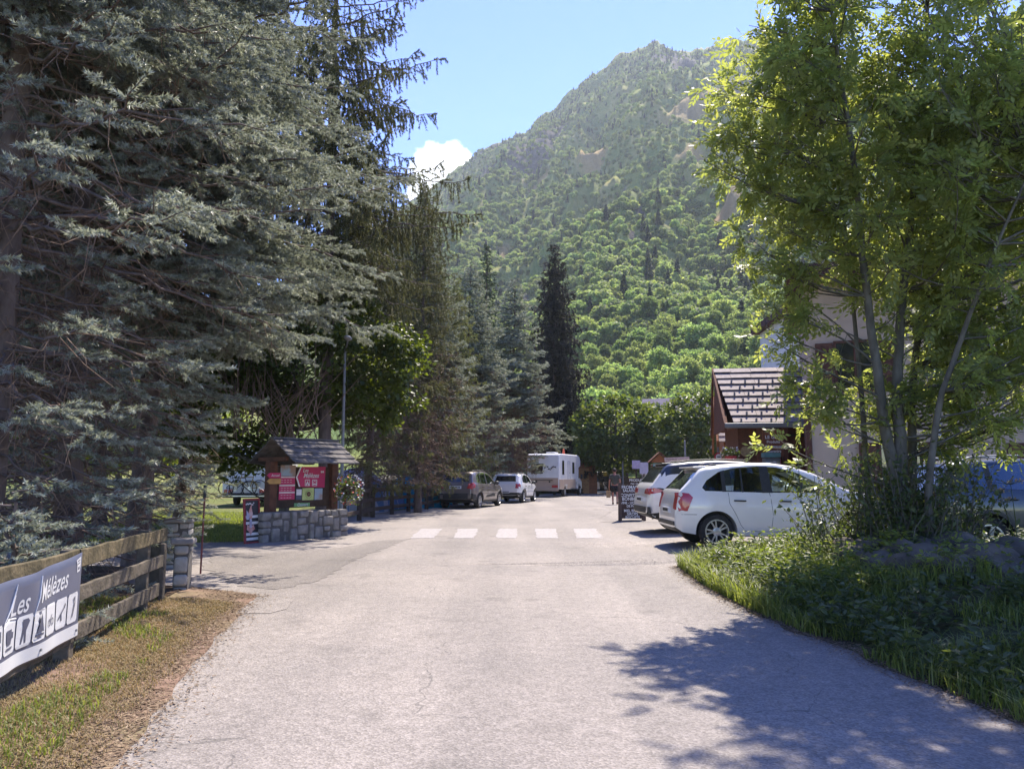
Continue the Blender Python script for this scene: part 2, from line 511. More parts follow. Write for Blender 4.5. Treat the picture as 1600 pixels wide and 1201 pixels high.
# older, darker asphalt in the driveway mouth and pale repair strips
def flat_patch(name, pxs, m, lift, label, jag=0.09):
    P = [Vector(gp(*q)) for q in pxs]
    out = []
    rr = random.Random(3)
    for i, a in enumerate(P):
        b = P[(i + 1) % len(P)]
        n = max(2, int((b - a).length / 0.18))
        for k in range(n):
            q = a.lerp(b, k / n)
            out.append((q.x + rr.uniform(-jag, jag), q.y + rr.uniform(-jag, jag)))
    tri = tessellate_polygon([[Vector((x, y, 0)) for x, y in out]])
    bm = bmesh.new()
    vs = [bm.verts.new((x, y, float(gh(x, y)) + lift)) for x, y in out]
    for f in tri:
        try: bm.faces.new([vs[i] for i in f])
        except ValueError: pass
    bmesh.ops.recalc_face_normals(bm, faces=bm.faces)
    for f in bm.faces:
        if f.normal.z < 0: f.normal_flip()
    me = bpy.data.meshes.new(name); bm.to_mesh(me); bm.free()
    return tag(link(name, me, m), label, 'road', kind='structure')
OLD_ASPH = asphalt_mat('old asphalt', 0.80, 2.2)
PALE_ASPH = asphalt_mat('pale repair asphalt', 1.08, 1.2)
flat_patch('driveway_road', [(318, 893), (330, 868), (420, 866), (520, 858), (592, 846), (640, 842), (560, 873), (505, 905), (440, 921), (385, 920)], OLD_ASPH, 0.017, 'older dark asphalt in the mouth of the campsite drive')
flat_patch('repair_road', [(352, 962), (398, 938), (457, 936), (448, 950), (430, 958)], PALE_ASPH, 0.017, 'pale patch of repaired asphalt beside the left verge')
flat_patch('repair_road', [(962, 800), (1060, 803), (1075, 815), (1020, 822), (930, 818)], PALE_ASPH, 0.017, 'pale asphalt strip at the car park edge by the chalk board')
PAINT = mat('worn road paint', (0.37, 0.342, 0.33), 0.85, c2=(0.25, 0.229, 0.22), scale=30, contrast=(0.36, 0.60))
cross = []
for i, (a, b, c, d) in enumerate([(641, 677, 692, 657), (709, 741, 747, 715), (776, 807, 808, 779), (838, 872, 868, 836), (902, 943, 930, 896)]):
    q = [gp(a, 841.5), gp(b, 841.5), gp(c, 826.5), gp(d, 826.5)]
    rr = random.Random(i)
    outl = []
    for k in range(4):
        p0, p1 = Vector(q[k]), Vector(q[(k + 1) % 4])
        for j in range(14):
            v = p0.lerp(p1, j / 14)
            outl.append((v.x + rr.uniform(-.03, .03), v.y + rr.uniform(-.05, .05)))
    mb = MB(); mb.add([(x, y, float(gh(x, y)) + 0.017) for x, y in outl], [tuple(range(len(outl)))])
    o = mb.build('zebra_stripe', PAINT)
    tag(o, 'worn white painted bars of the zebra crossing', 'road marking', 'bars of the zebra crossing', 'structure')

# left verge: bare dry soil between the fence and the road, needle litter under the spruces
yv = np.concatenate([np.arange(-6, Y_MOUTH + 0.55, 0.12)])
def verge_right(y):
    return road_l(np.minimum(y, Y_MOUTH)) - np.maximum(0, y - Y_MOUTH) * 1.6 + 0.16
VXR = verge_right(yv) + (vnoise(yv * 3.1, yv * 0, 11) - 0.5) * 0.08
VXL = np.full_like(yv, -5.6)
tt = np.linspace(0, 1, 40)
VX = VXL[:, None] * (1 - tt) + VXR[:, None] * tt
VY = np.repeat(yv[:, None], 40, 1)
def verge_h(x, y):
    d = np.clip((verge_right(y) - x), 0, 3)
    return gh(x, y) + 0.016 + 0.05 * ss(0.0, 0.7, d) + 0.03 * (fbm(x * 2, y * 2, 3, 4) - 0.5) * ss(0, .4, d)
tag(link('verge_ground', grid_mesh('verge_ground', VX, VY, verge_h(VX, VY)), VERGE_M), 'dry sandy verge between the fence and the road', 'verge', kind='structure')
yn = np.arange(-2, 12.0, 0.3); xn = np.linspace(-13, -3.9, 40)
NX, NY = np.meshgrid(xn, yn)
NXe = np.minimum(NX, np.where(NY > Y_MOUTH + 0.4, -4.6 - (NY - Y_MOUTH) * 0.5, -3.3 - 0.14 * (NY - 4.6)))
tag(link('litter_ground', grid_mesh('litter_ground', NXe, NY, gh(NXe, NY) + 0.075 + 0.04 * (fbm(NX, NY, 3, 2) - .5)), NEEDLE_M), 'brown needle litter under the spruces', 'ground', kind='structure')

# right bank
def bank_h(x, y):
    xe = road_r(np.minimum(y, Y_TIP - 0.02))
    d = x - xe
    far = np.clip((Y_TIP + 0.35 - y) / 1.6, 0, 1)
    h = 0.33 * ss(0.0, 2.2, d) * far
    return gh(x, y) + 0.0 + h + 0.10 * (fbm(x * 1.3, y * 1.3, 4, 21) - 0.4) * ss(0.1, 1.0, d) * far
yb = np.arange(-4, Y_TIP + 0.9, 0.12)
tb = np.linspace(0, 1, 70) ** 1.4
BXL = road_r(np.minimum(yb, Y_TIP - 0.02)) - 0.10 + (vnoise(yb * 2.3, yb * 0, 15) - .5) * .16 + np.maximum(0, yb - Y_TIP) * 4.0
BX = BXL[:, None] * (1 - tb) + 24.0 * tb
BY = np.repeat(yb[:, None], 70, 1)
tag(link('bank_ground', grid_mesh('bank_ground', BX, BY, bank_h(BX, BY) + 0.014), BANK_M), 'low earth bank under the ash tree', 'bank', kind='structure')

# ------------------------------------------------------------------ mountain
SKY_PX = [(-2600, 640), (-1200, 560), (-200, 560), (100, 540), (350, 480), (500, 420), (600, 345), (660, 300), (700, 272), (745, 240), (800, 213), (860, 170), (920, 125), (960, 95), (1000, 72), (1025, 66), (1050, 75), (1080, 78), (1120, 66), (1150, 54), (1180, 62), (1250, 78), (1350, 104), (1440, 138), (1550, 168), (1700, 215), (1900, 290), (2300, 380), (3400, 470)]
def sky_tan():
    azs = []; tns = []
    for px, py in SKY_PX:
        d = ray(px, py)
        azs.append(math.atan2(d.x, d.y)); tns.append(d.z / math.hypot(d.x, d.y))
    return np.array(azs), np.array(tns)
SAZ, STN = sky_tan()
R0 = 104.0
def ridge_r(az):
    px = CX + F * np.tan(np.clip(az, -1.2, 1.2))
    return 960 + 60 * np.sin(az * 9 + 1) + 60 * ss(1060, 1160, px) * (1 - ss(1300, 1700, px))
def mtn_z(az, r):
    Rr = ridge_r(az)
    zr = Rr * np.interp(az, SAZ, STN) * (1 + 0.045 * (fbm(az * 55, az * 0 + 3.1, 4, 12) - 0.5))
    t = (r - R0) / (Rr - R0)
    tc_ = np.clip(t, 0, 1)
    x = r * np.sin(az); y = r * np.cos(az)
    base = zr * (tc_ ** 1.22)
    # ribs and gullies running down the slope, crags
    wx = (fbm(x / 160, y / 160, 3, 31) - 0.5) * 90
    g1 = np.abs(fbm((x + wx - 0.45 * y) / 105, (y * 0.22 + x * 0.1) / 105, 4, 41) - 0.5) * 2
    g2 = np.abs(fbm((x - 0.2 * y + wx) / 42, (y * 0.35) / 42, 4, 51) - 0.5) * 2
    cr = fbm(x / 55, y / 55, 5, 61) - 0.5
    env = tc_ * (1 - tc_ ** 2.2) * 3.7 * np.clip(zr / 450, 0.25, 1.1)
    g3 = 1 - np.abs(fbm((x + 0.5 * wx) / 75, y / 95, 4, 57) - 0.5) * 4
    z = base + env * (38 * (g1 - 0.25) + 18 * (g2 - 0.3) + 20 * cr + 16 * np.clip(g3, 0, 1) ** 2 - 14) * np.clip((r - R0) / 220, 0, 1)
    z = z + (fbm(x / 14, y / 14, 3, 71) - 0.5) * 8 * tc_
    z = np.minimum(z, r * (zr / Rr) * (0.955 + 0.045 * tc_) + 3 * tc_)
    z = np.where(t > 1, zr * (1 - (t - 1) * 1.6), z)
    return z + EYE - 1.7 * (1 - tc_)
azs = np.concatenate([np.linspace(R(-75), R(-6), 120, endpoint=False), np.linspace(R(-6), R(36), 420), np.linspace(R(36), R(75), 60)[1:]])
rs = np.concatenate([R0 * (870 / R0) ** np.linspace(0, 1, 300, endpoint=False), np.linspace(870, 1330, 110)])
AZ, RR = np.meshgrid(azs, rs)
MZ = mtn_z(AZ, RR)
MX = RR * np.sin(AZ); MY = RR * np.cos(AZ)
def mountain_mat():
    m, nt, out = new_mat('mountain slope')
    L = nt.links.new
    p = nd(nt, 'ShaderNodeBsdfPrincipled'); p.inputs['Roughness'].default_value = 0.95; p.inputs['Specular IOR Level'].default_value = 0.05
    tc = nd(nt, 'ShaderNodeTexCoord'); geo = nd(nt, 'ShaderNodeNewGeometry')
    def noise(sc, det=6):
        n = nd(nt, 'ShaderNodeTexNoise'); n.inputs['Scale'].default_value = sc; n.inputs['Detail'].default_value = det; n.inputs['Roughness'].default_value = 0.65
        L(tc.outputs['Object'], n.inputs['Vector']); return n.outputs['Fac']
    g = nd(nt, 'ShaderNodeValToRGB'); e = g.color_ramp.elements
    e[0].position = 0.35; e[1].position = 0.68; e[0].color = c4((0.11, 0.16, 0.05)); e[1].color = c4((0.30, 0.265, 0.11))
    x = e.new(0.5); x.color = c4((0.18, 0.21, 0.06))
    L(noise(0.03), g.inputs[0])
    rk = nd(nt, 'ShaderNodeValToRGB'); e = rk.color_ramp.elements
    e[0].position = 0.3; e[1].position = 0.7; e[0].color = c4((0.035, 0.034, 0.034)); e[1].color = c4((0.13, 0.115, 0.10))
    L(noise(0.12), rk.inputs[0])
    a = nd(nt, 'ShaderNodeAttribute', attribute_name='rnd')
    mx = nd(nt, 'ShaderNodeMix', data_type='RGBA')
    L(a.outputs['Fac'], mx.inputs['Factor']); L(g.outputs[0], mx.inputs['A']); L(rk.outputs[0], mx.inputs['B'])
    a2 = nd(nt, 'ShaderNodeAttribute', attribute_name='dry')
    tn = nd(nt, 'ShaderNodeRGB'); tn.outputs[0].default_value = c4((0.33, 0.22, 0.115))
    m2 = nd(nt, 'ShaderNodeMix', data_type='RGBA')
    L(a2.outputs['Fac'], m2.inputs['Factor']); L(mx.outputs['Result'], m2.inputs['A']); L(tn.outputs[0], m2.inputs['B'])
    L(m2.outputs['Result'], p.inputs['Base Color'])
    bp = nd(nt, 'ShaderNodeBump'); bp.inputs['Strength'].default_value = 0.7; bp.inputs['Distance'].default_value = 3.0
    L(noise(0.25), bp.inputs['Height']); L(bp.outputs[0], p.inputs['Normal'])
    L(p.outputs[0], out.inputs['Surface'])
    return m
def crag(x, y):
    """where bare rock shows, 0..1"""
    r = np.hypot(x, y); az = np.arctan2(x, y)
    px = CX + F * np.tan(np.clip(az, -1.2, 1.2))
    t = np.clip((r - R0) / (ridge_r(az) - R0), 0, 1)
    n = fbm((x - 0.4 * y) / 46, y / 80, 4, 81)
    high = ss(0.75, 0.95, t) * 0.04 * ss(1040, 1120, px)
    low = ss(0.25, 0.45, t)
    gully = np.zeros_like(n)
    return np.clip(ss(0.56, 0.64, n + high) * low, 0, 1)
def pix_patch(x, y, z, px, py, rx, ry):
    d = np.maximum(y * math.cos(PITCH) + (z - EYE) * math.sin(PITCH), 1)
    u = CX + F * x / d
    v = CY - F * ((z - EYE) * math.cos(PITCH) - y * math.sin(PITCH)) / d
    return 1 - ss(0.55, 1.2, np.hypot((u - px) / rx, (v - py) / ry) + (fbm(x / 22, y / 22, 3, 91) - .5) * 0.9)
def world_patch(x, y, px, py, rx, ry):
    """a clearing at a fixed spot of the slope, its spot read off the photograph"""
    # march the ray to the slope once
    d = ray(px, py); az = math.atan2(d.x, d.y); tn = d.z / math.hypot(d.x, d.y)
    rr_ = np.linspace(R0 + 5, 1300, 1500)
    zz = mtn_z(np.full_like(rr_, az), rr_)
    hit = np.argmax(zz > EYE + tn * rr_)
    r = rr_[hit]
    cx_, cy_ = r * math.sin(az), r * math.cos(az)
    sx = rx * r / F; sy = ry * r / F * 2.6
    return 1 - ss(0.55, 1.15, np.hypot((x - cx_) / sx, (y - cy_) / sy) + (fbm(x / 18, y / 18, 3, 91) - .5) * 0.9)
def dry_mask(x, y):
    m = world_patch(x, y, 1125, 345, 52, 26)
    for q in [(1150, 395, 40, 14), (1085, 250, 35, 10), (1110, 140, 70, 16), (840, 290, 24, 8), (1005, 580, 18, 6), (790, 400, 16, 8), (930, 240, 26, 9)]:
        m = np.maximum(m, world_patch(x, y, *q) * 0.75)
    return m
def scree_mask(x, y):
    m = np.zeros_like(x)
    for q in [(965, 425, 9, 9), (950, 440, 9, 9), (935, 455, 9, 9), (915, 470, 9, 9), (985, 360, 10, 14), (1000, 330, 8, 12), (820, 465, 8, 14)]:
        m = np.maximum(m, world_patch(x, y, *q))
    return m
mtn_me = grid_mesh('mountain', MX, MY, MZ)
CRAG = crag(MX, MY); DRY = dry_mask(MX, MY); SCREE = scree_mask(MX, MY)
a_ = mtn_me.attributes.new('rnd', 'FLOAT', 'POINT'); a_.data.foreach_set('value', np.maximum(CRAG, SCREE).ravel().astype(np.float32))
a_ = mtn_me.attributes.new('dry', 'FLOAT', 'POINT'); a_.data.foreach_set('value', (DRY * (1 - CRAG)).ravel().astype(np.float32))
tag(link('mountain', mtn_me, mountain_mat()), 'steep wooded mountain rising behind the village', 'mountain', kind='structure')

# ------------------------------------------------------------------ air
hz = MB(); hz.box((0, 640, 330), (3600, 1500, 668))
hm, hnt, hout = new_mat('haze air')
hv = nd(hnt, 'ShaderNodeVolumePrincipled')
hv.inputs['Density'].default_value = 0.00017
hv.inputs['Color'].default_value = (0.78, 0.88, 1.0, 1)
hv.inputs['Anisotropy'].default_value = 0.3
hnt.links.new(hv.outputs[0], hout.inputs['Volume'])
tag(hz.build('haze', hm), 'thin blue summer haze filling the valley', 'haze', kind='stuff')
# ------------------------------------------------------------------ vegetation
BARK = mat('spruce bark', (0.085, 0.062, 0.052), 0.9, c2=(0.17, 0.125, 0.105), scale=9, bump=0.8, bscale=26, stretch=(1, 1, 0.3))
DEADTWIG = mat('dead twig bark', (0.16, 0.105, 0.075), 0.9, c2=(0.26, 0.175, 0.125), scale=8)
ASHBARK = mat('ash bark', (0.085, 0.075, 0.055), 0.9, c2=(0.15, 0.135, 0.105), scale=11, bump=0.5, bscale=40, stretch=(1, 1, .4))
L_BLUE = leaf_mat('blue spruce needles', [(0.125, 0.138, 0.10), (0.27, 0.295, 0.245), (0.50, 0.525, 0.465)], (1.1, 1.1, 0.85), 0.33, 0.5, 0.4)
L_BLUEF = leaf_mat('far blue spruce needles', [(0.12, 0.14, 0.098), (0.24, 0.265, 0.20), (0.42, 0.44, 0.37)], (1.1, 1.1, 0.9), 0.33, 0.5, 0.4)
L_GREENSPR = leaf_mat('green spruce needles', [(0.045, 0.065, 0.032), (0.075, 0.105, 0.05), (0.115, 0.145, 0.075)], (1.0, 1.0, 0.6), 0.22, 0.5, 0.3)
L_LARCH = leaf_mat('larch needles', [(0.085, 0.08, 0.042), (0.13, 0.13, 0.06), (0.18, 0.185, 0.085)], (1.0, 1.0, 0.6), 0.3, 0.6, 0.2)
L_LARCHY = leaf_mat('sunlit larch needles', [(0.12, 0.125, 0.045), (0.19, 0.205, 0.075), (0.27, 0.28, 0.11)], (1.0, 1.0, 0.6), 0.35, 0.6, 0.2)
L_DARK = leaf_mat('dark spruce needles', [(0.035, 0.034, 0.026), (0.055, 0.05, 0.036), (0.078, 0.068, 0.05)], (1.0, 0.9, 0.7), 0.15, 0.6, 0.2)
L_ASH = leaf_mat('ash leaves', [(0.118, 0.148, 0.054), (0.18, 0.215, 0.078), (0.27, 0.29, 0.115)], (2.3, 2.2, 1.05), 0.58, 0.38, 0.45)
L_LIME = leaf_mat('lime leaves', [(0.045, 0.07, 0.021), (0.075, 0.108, 0.031), (0.14, 0.175, 0.055)], (2.3, 2.1, 0.7), 0.36, 0.45, 0.35)
L_YEL = leaf_mat('backlit hazel leaves', [(0.06, 0.10, 0.02), (0.09, 0.14, 0.025), (0.16, 0.20, 0.035)], (2.6, 2.2, 0.5), 0.5, 0.42, 0.4)
L_HAZ = leaf_mat('hazel leaves', [(0.035, 0.05, 0.017), (0.055, 0.08, 0.022), (0.10, 0.135, 0.03)], (2.3, 2.1, 0.5), 0.42, 0.45, 0.3)
L_HILL = leaf_mat('hillside leaves', [(0.125, 0.16, 0.065), (0.19, 0.235, 0.09), (0.30, 0.33, 0.135)], (1.7, 1.85, 1.05), 0.5, 0.6, 0.2, objvar=0.33)
L_HILLC = leaf_mat('hillside conifer needles', [(0.035, 0.05, 0.028), (0.05, 0.07, 0.038), (0.075, 0.095, 0.05)], (1.2, 1.2, 0.8), 0.15, 0.7, 0.15, objvar=0.2)
L_SHRUB = leaf_mat('shrub leaves', [(0.045, 0.065, 0.025), (0.07, 0.095, 0.035), (0.11, 0.135, 0.055)], (2.0, 1.9, 0.7), 0.4, 0.45, 0.35)
L_GRASS = leaf_mat('green grass blades', [(0.07, 0.095, 0.025), (0.13, 0.165, 0.042), (0.25, 0.26, 0.085)], (1.8, 1.9, 0.7), 0.42, 0.5, 0.3)
L_DRY = leaf_mat('dry grass blades', [(0.16, 0.15, 0.06), (0.31, 0.235, 0.125), (0.42, 0.32, 0.18)], (1.2, 1.1, 0.8), 0.3, 0.7, 0.15)

def norm(a):
    return a / np.maximum(np.linalg.norm(a, axis=-1, keepdims=True), 1e-9)
def perp(d, rng):
    return norm(np.cross(d, norm(rng.normal(size=d.shape))))
def needle_cloud(segs, dens, ln, wd, rng, spread=0.8):
    """triangular needles round each twig segment"""
    S = np.asarray(segs, float).reshape(-1, 2, 3)
    L = np.linalg.norm(S[:, 1] - S[:, 0], axis=1)
    n = np.maximum(1, (L * dens + rng.random(len(S))).astype(int))
    idx = np.repeat(np.arange(len(S)), n)
    ax = norm(S[:, 1] - S[:, 0])[idx]
    t = rng.random(len(idx))[:, None]
    base = S[idx, 0] * (1 - t) + S[idx, 1] * t
    rad = perp(ax, rng)
    d = norm(ax * 0.75 + rad * spread + rng.normal(scale=0.12, size=ax.shape))
    w = norm(np.cross(d, norm(rng.normal(size=d.shape))))
    l = ln * rng.uniform(0.7, 1.25, len(idx))[:, None]
    hw = wd * 0.5
    V = np.stack([base - w * hw, base + w * hw, base + d * l], 1)
    twr = rng.random(len(S))
    rn = np.clip(twr[idx] * 0.7 + rng.random(len(idx)) * 0.3, 0, 1)
    return V, np.repeat(rn, 3)
def tri_mesh(name, V, rn):
    n = len(V)
    return mesh_np(name, V.reshape(-1, 3), Ft=np.arange(n * 3).reshape(-1, 3), rnd=rn)
def wood_mesh(name, lines, n=5):
    """lines: list of (points, radii) merged into one mesh, numpy ring sweep"""
    VV = []; FF = []; b = 0
    ang = np.arange(n) * 2 * np.pi / n
    for pts, rad in lines:
        P = np.asarray(pts, float); rad = np.asarray(rad, float)
        d = np.gradient(P, axis=0); d = norm(d)
        ref = np.where(np.abs(d[:, 2:3]) > 0.9, np.array([[1.0, 0, 0]]), np.array([[0, 0, 1.0]]))
        a = norm(np.cross(d, ref)); c = np.cross(d, a)
        ring = P[:, None] + (a[:, None] * np.cos(ang)[None, :, None] + c[:, None] * np.sin(ang)[None, :, None]) * rad[:, None, None]
        k = len(P)
        VV.append(ring.reshape(-1, 3))
        i = np.arange(k - 1)[:, None] * n + np.arange(n)[None, :]
        j = np.arange(k - 1)[:, None] * n + (np.arange(n)[None, :] + 1) % n
        FF.append(np.stack([i, j, j + n, i + n], -1).reshape(-1, 4) + b)
        b += k * n
    return mesh_np(name, np.concatenate(VV), Fq=np.concatenate(FF), smooth=True)

def conifer(seed, H, Rm, z0, live0, nl_dens, nl, nw, level=0.36, per=5, droop=0.25, hang=0.0, twig_gap=0.16, twig_len=0.34, zdetail=99, second=True, dead=40, shape=0.85, tr=0.2, side=None, upturn=0.25, deadr=1.0):
    """returns meshes trunk, boughs, needles, dead twigs. hang: share of twigs that hang down. side(ang, z) scales the bough length"""
    rng = np.random.default_rng(seed)
    tz = np.linspace(0, H, 14)
    tx = np.cumsum(rng.normal(scale=0.03, size=14)); ty = np.cumsum(rng.normal(scale=0.03, size=14)); tx -= tx[0]; ty -= ty[0]
    trad = tr * (1 - tz / H) ** 0.9 + 0.012; trad[0] *= 1.25
    trunk = wood_mesh('trunk', [(np.stack([tx, ty, tz - 0.1], -1), trad)], 9)
    boughs = []; segs = []; deadl = []
    z = z0; ang0 = rng.random() * 6.28
    while z < H - 0.15:
        u = (z - z0) / (H - z0)
        Lz = Rm * (1 - u) ** shape * min(1.0, 0.62 + 0.38 * u / 0.12) + 0.12
        k = per if z < zdetail else max(4, per - 1)
        for b in range(k):
            ang = ang0 + b * 6.283 / k + rng.uniform(-0.45, 0.45)
            L = Lz * rng.uniform(0.6, 1.12)
            if side is not None: L *= side(ang, z)
            if L < 0.12: continue
            el = R(14 - 30 * (1 - u) * (0.6 + droop)) + rng.uniform(-0.12, 0.12)
            npt = max(4, int(L / 0.3) + 2)
            s = np.linspace(0, 1, npt)
            lat = rng.normal(scale=0.05) * L
            rad_ = L * s * math.cos(el)
            zz = z + rng.uniform(-.15, .15) + L * s * math.sin(el) - droop * L * (s ** 2) * 0.9 + upturn * L * s ** 3.2
            ca, sa = math.cos(ang), math.sin(ang)
            cx_ = np.interp(z, tz, tx); cy_ = np.interp(z, tz, ty)
            P = np.stack([cx_ + rad_ * ca - lat * s ** 2 * sa, cy_ + rad_ * sa + lat * s ** 2 * ca, zz], -1)
            P[1:] += rng.normal(scale=0.018 * min(L, 2), size=(npt - 1, 3))
            br = 0.006 + 0.0048 * L
            boughs.append((P, br * (1 - s) ** 0.7 + 0.004))
            if z < live0:
                # bare inner bough, only the tip is green
                start = 0.62
            else:
                start = 0.12 if L > 1.2 else 0.05
            gap = twig_gap if z < zdetail else twig_gap * 2.4
            nt_ = max(2, int(L * (1 - start) / gap))
            for j in range(nt_):
                f = start + (1 - start) * (j + rng.random() * 0.8) / nt_
                q = f * (npt - 1); i0 = min(int(q), npt - 2); fr = q - i0
                p = P[i0] * (1 - fr) + P[i0 + 1] * fr
                ax = norm(P[i0 + 1] - P[i0])
                sd = 1 if (j % 2 == 0) else -1
                lat_v = norm(np.cross(ax, [0, 0, 1.0])) * sd
                tl = (twig_len * (1.1 - f) * L * 0.9 + 0.14) * rng.uniform(0.7, 1.2)
                if rng.random() < hang:
                    dv = norm(np.array([0, 0, -1.0]) + ax * 0.25 + lat_v * 0.25 + rng.normal(scale=0.24, size=3)); tl *= rng.uniform(.45, 1.7)
                else:
                    dv = norm(ax * 0.75 + lat_v * 0.85 + np.array([0, 0, rng.uniform(-0.5, 0.12)]))
                e1 = p + dv * tl * 0.55
                e2 = e1 + norm(dv + np.array([0, 0, -0.25 if hang > 0.3 else 0.10])) * tl * 0.45
                segs.append((p, e1)); segs.append((e1, e2))
                if second and z < zdetail and tl > 0.28:
                    m = int(tl / 0.12)
                    for q2 in range(m):
                        ff = 0.25 + 0.7 * (q2 + rng.random()) / m
                        pp = p + (e2 - p) * ff
                        l2 = norm(np.cross(dv, [0, 0, 1.0]) + 1e-6) * (1 if q2 % 2 else -1)
                        if rng.random() < hang: d2 = norm(np.array([0, 0, -1.0]) + dv * 0.3)
                        else: d2 = norm(dv * 0.8 + l2 * 0.8 + np.array([0, 0, rng.uniform(-.3, .15)]))
                        segs.append((pp, pp + d2 * tl * (1 - ff * 0.7) * 0.42))
            segs.append((P[-2], P[-1]))
            # bare side twigs near the trunk
            if dead and L > 0.8 and z < live0 + 2.2:
                for j in range(int(L * dead / 10)):
                    f = rng.uniform(0.05, 0.75); q = f * (npt - 1); i0 = min(int(q), npt - 2)
                    p = P[i0] + (P[i0 + 1] - P[i0]) * (q - i0)
                    dv = norm(norm(P[i0 + 1] - P[i0]) * 0.5 + rng.normal(scale=0.6, size=3) + np.array([0, 0, -0.35]))
                    l = rng.uniform(0.2, 0.75)
                    deadl.append((np.stack([p, p + dv * l * 0.5, p + norm(dv + rng.normal(scale=.3, size=3)) * l]), np.array([0.006, 0.004, 0.002]) * deadr))
        z += level * rng.uniform(0.8, 1.2) * (1.0 if z < zdetail else 1.5); ang0 += 1.1
    V, rn = needle_cloud(segs, nl_dens, nl, nw, rng)
    return trunk, wood_mesh('bough', boughs, 5), tri_mesh('crown', V, rn), (wood_mesh('dead_twigs', deadl, 3) if deadl else None)
def put_conifer(name, parts, leafm, x, y, rz, label, cat='tree', group=None, sc=1.0, barkm=BARK):
    t = thing(name, label, cat, (x, y, float(gh(x, y)) - 0.02), rz, group)
    t.scale = (sc, sc, sc)
    ms = [barkm, barkm, leafm, DEADTWIG]
    for nm, me, m in zip(['trunk', 'boughs', 'crown', 'dead_twigs'], parts, ms):
        if me is None: continue
        if not me.materials: me.materials.append(m)
        link(nm, me, None, t)
    return t
def wx(px, d):
    return (px - CX) / F * d
# near blue spruces behind the fence: live foliage above about four metres on the side of the drive
def side_a(ang, z):
    c = math.cos(ang)
    return 0.34 + 0.06 * c + (0.66 - 0.06 * c) * float(ss(3.7, 5.6, z))
sprA = conifer(11, 19, 4.9, 0.9, 3.0, 290, 0.055, 0.0155, level=0.28, per=8, droop=0.36, twig_gap=0.115, zdetail=10.5, side=side_a, dead=30, tr=0.17, shape=0.58)
sprB = conifer(12, 17, 4.1, 0.7, 6.2, 270, 0.053, 0.0145, level=0.30, per=7, droop=0.30, twig_gap=0.14, zdetail=9.0, side=lambda a, z: 0.6 if z < 4.0 else 1.0, dead=75, tr=0.16)
put_conifer('blue_spruce', sprA, L_BLUE, wx(222, 12.2), 12.2, 0.3, 'big blue spruce with long silvery boughs reaching over the campsite drive', group='blue spruces behind the near fence')
put_conifer('blue_spruce', sprB, L_BLUE, wx(122, 9.6), 9.6, 2.1, 'shaded blue spruce with bare brown twigs just behind the plank fence', group='blue spruces behind the near fence')
put_conifer('blue_spruce', sprB, L_BLUE, wx(-12, 7.9), 7.9, 4.4, 'blue spruce nearest the camera, its trunk at the left edge of the photo', group='blue spruces behind the near fence', sc=0.95)
put_conifer('blue_spruce', sprA, L_BLUE, wx(60, 16.0), 16.0, 3.5, 'blue spruce standing behind the other spruces of the near fence', group='blue spruces behind the near fence', sc=0.9)
for (px, d, rz, sc, lab) in [(-60, 20, 1.0, .95, 'blue spruce far back at the left edge of the photo, behind the nearest one'), (165, 21, 2.6, 1.0, 'blue spruce far back between the two nearer trunks behind the fence'), (285, 24, 5.2, .9, 'blue spruce far back just left of the camper on the lawn')]:
    put_conifer('blue_spruce', sprB, L_BLUE, wx(px, d), d, rz, lab, group='blue spruces behind the near fence', sc=sc)
sapl = conifer(35, 1.35, .55, .15, 0.1, 260, 0.035, 0.011, level=.10, per=7, droop=.2, twig_gap=.05, twig_len=.4, second=True, dead=0, tr=.025)
put_conifer('spruce_sapling', sapl, L_BLUE, wx(15, 6.1), 6.1, 0.5, 'young blue spruce poking over the top plank at the left edge')
# larches with hanging twigs
larA = conifer(21, 21, 4.6, 7.0, 7.0, 150, 0.07, 0.024, level=0.44, per=7, droop=0.30, hang=0.85, twig_gap=0.075, twig_len=0.26, zdetail=15, second=False, dead=0, shape=0.6, tr=0.19, upturn=0.30)
put_conifer('larch_tree', larA, L_LARCH, wx(508, 21.5), 21.5, 0.4, 'tall larch with thin drooping boughs against the sky above the sign', group='larches along the left of the road')
larM = conifer(22, 16, 3.0, 1.6, 5.4, 75, 0.12, 0.032, level=0.42, per=7, droop=0.32, hang=0.75, twig_gap=0.11, twig_len=0.32, second=False, dead=120, deadr=2.2, shape=0.55, tr=0.16)
put_conifer('larch_tree', larM, L_LARCH, wx(655, 30), 30, 1.0, 'brownish larch with hanging twigs between the tall larch and the spruces', group='larches along the left of the road', sc=0.84)
put_conifer('larch_tree', larM, L_LARCH, wx(575, 27), 27, 2.7, 'larch with a dark leaning trunk behind the rail fence, beside the hazel', group='larches along the left of the road', sc=0.85)
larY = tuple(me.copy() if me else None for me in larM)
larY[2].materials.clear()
put_conifer('larch_tree', larY, L_LARCHY, wx(712, 38), 38, 4.0, 'yellow green sunlit larch in front of the far blue spruces', group='larches along the left of the road', sc=0.72)
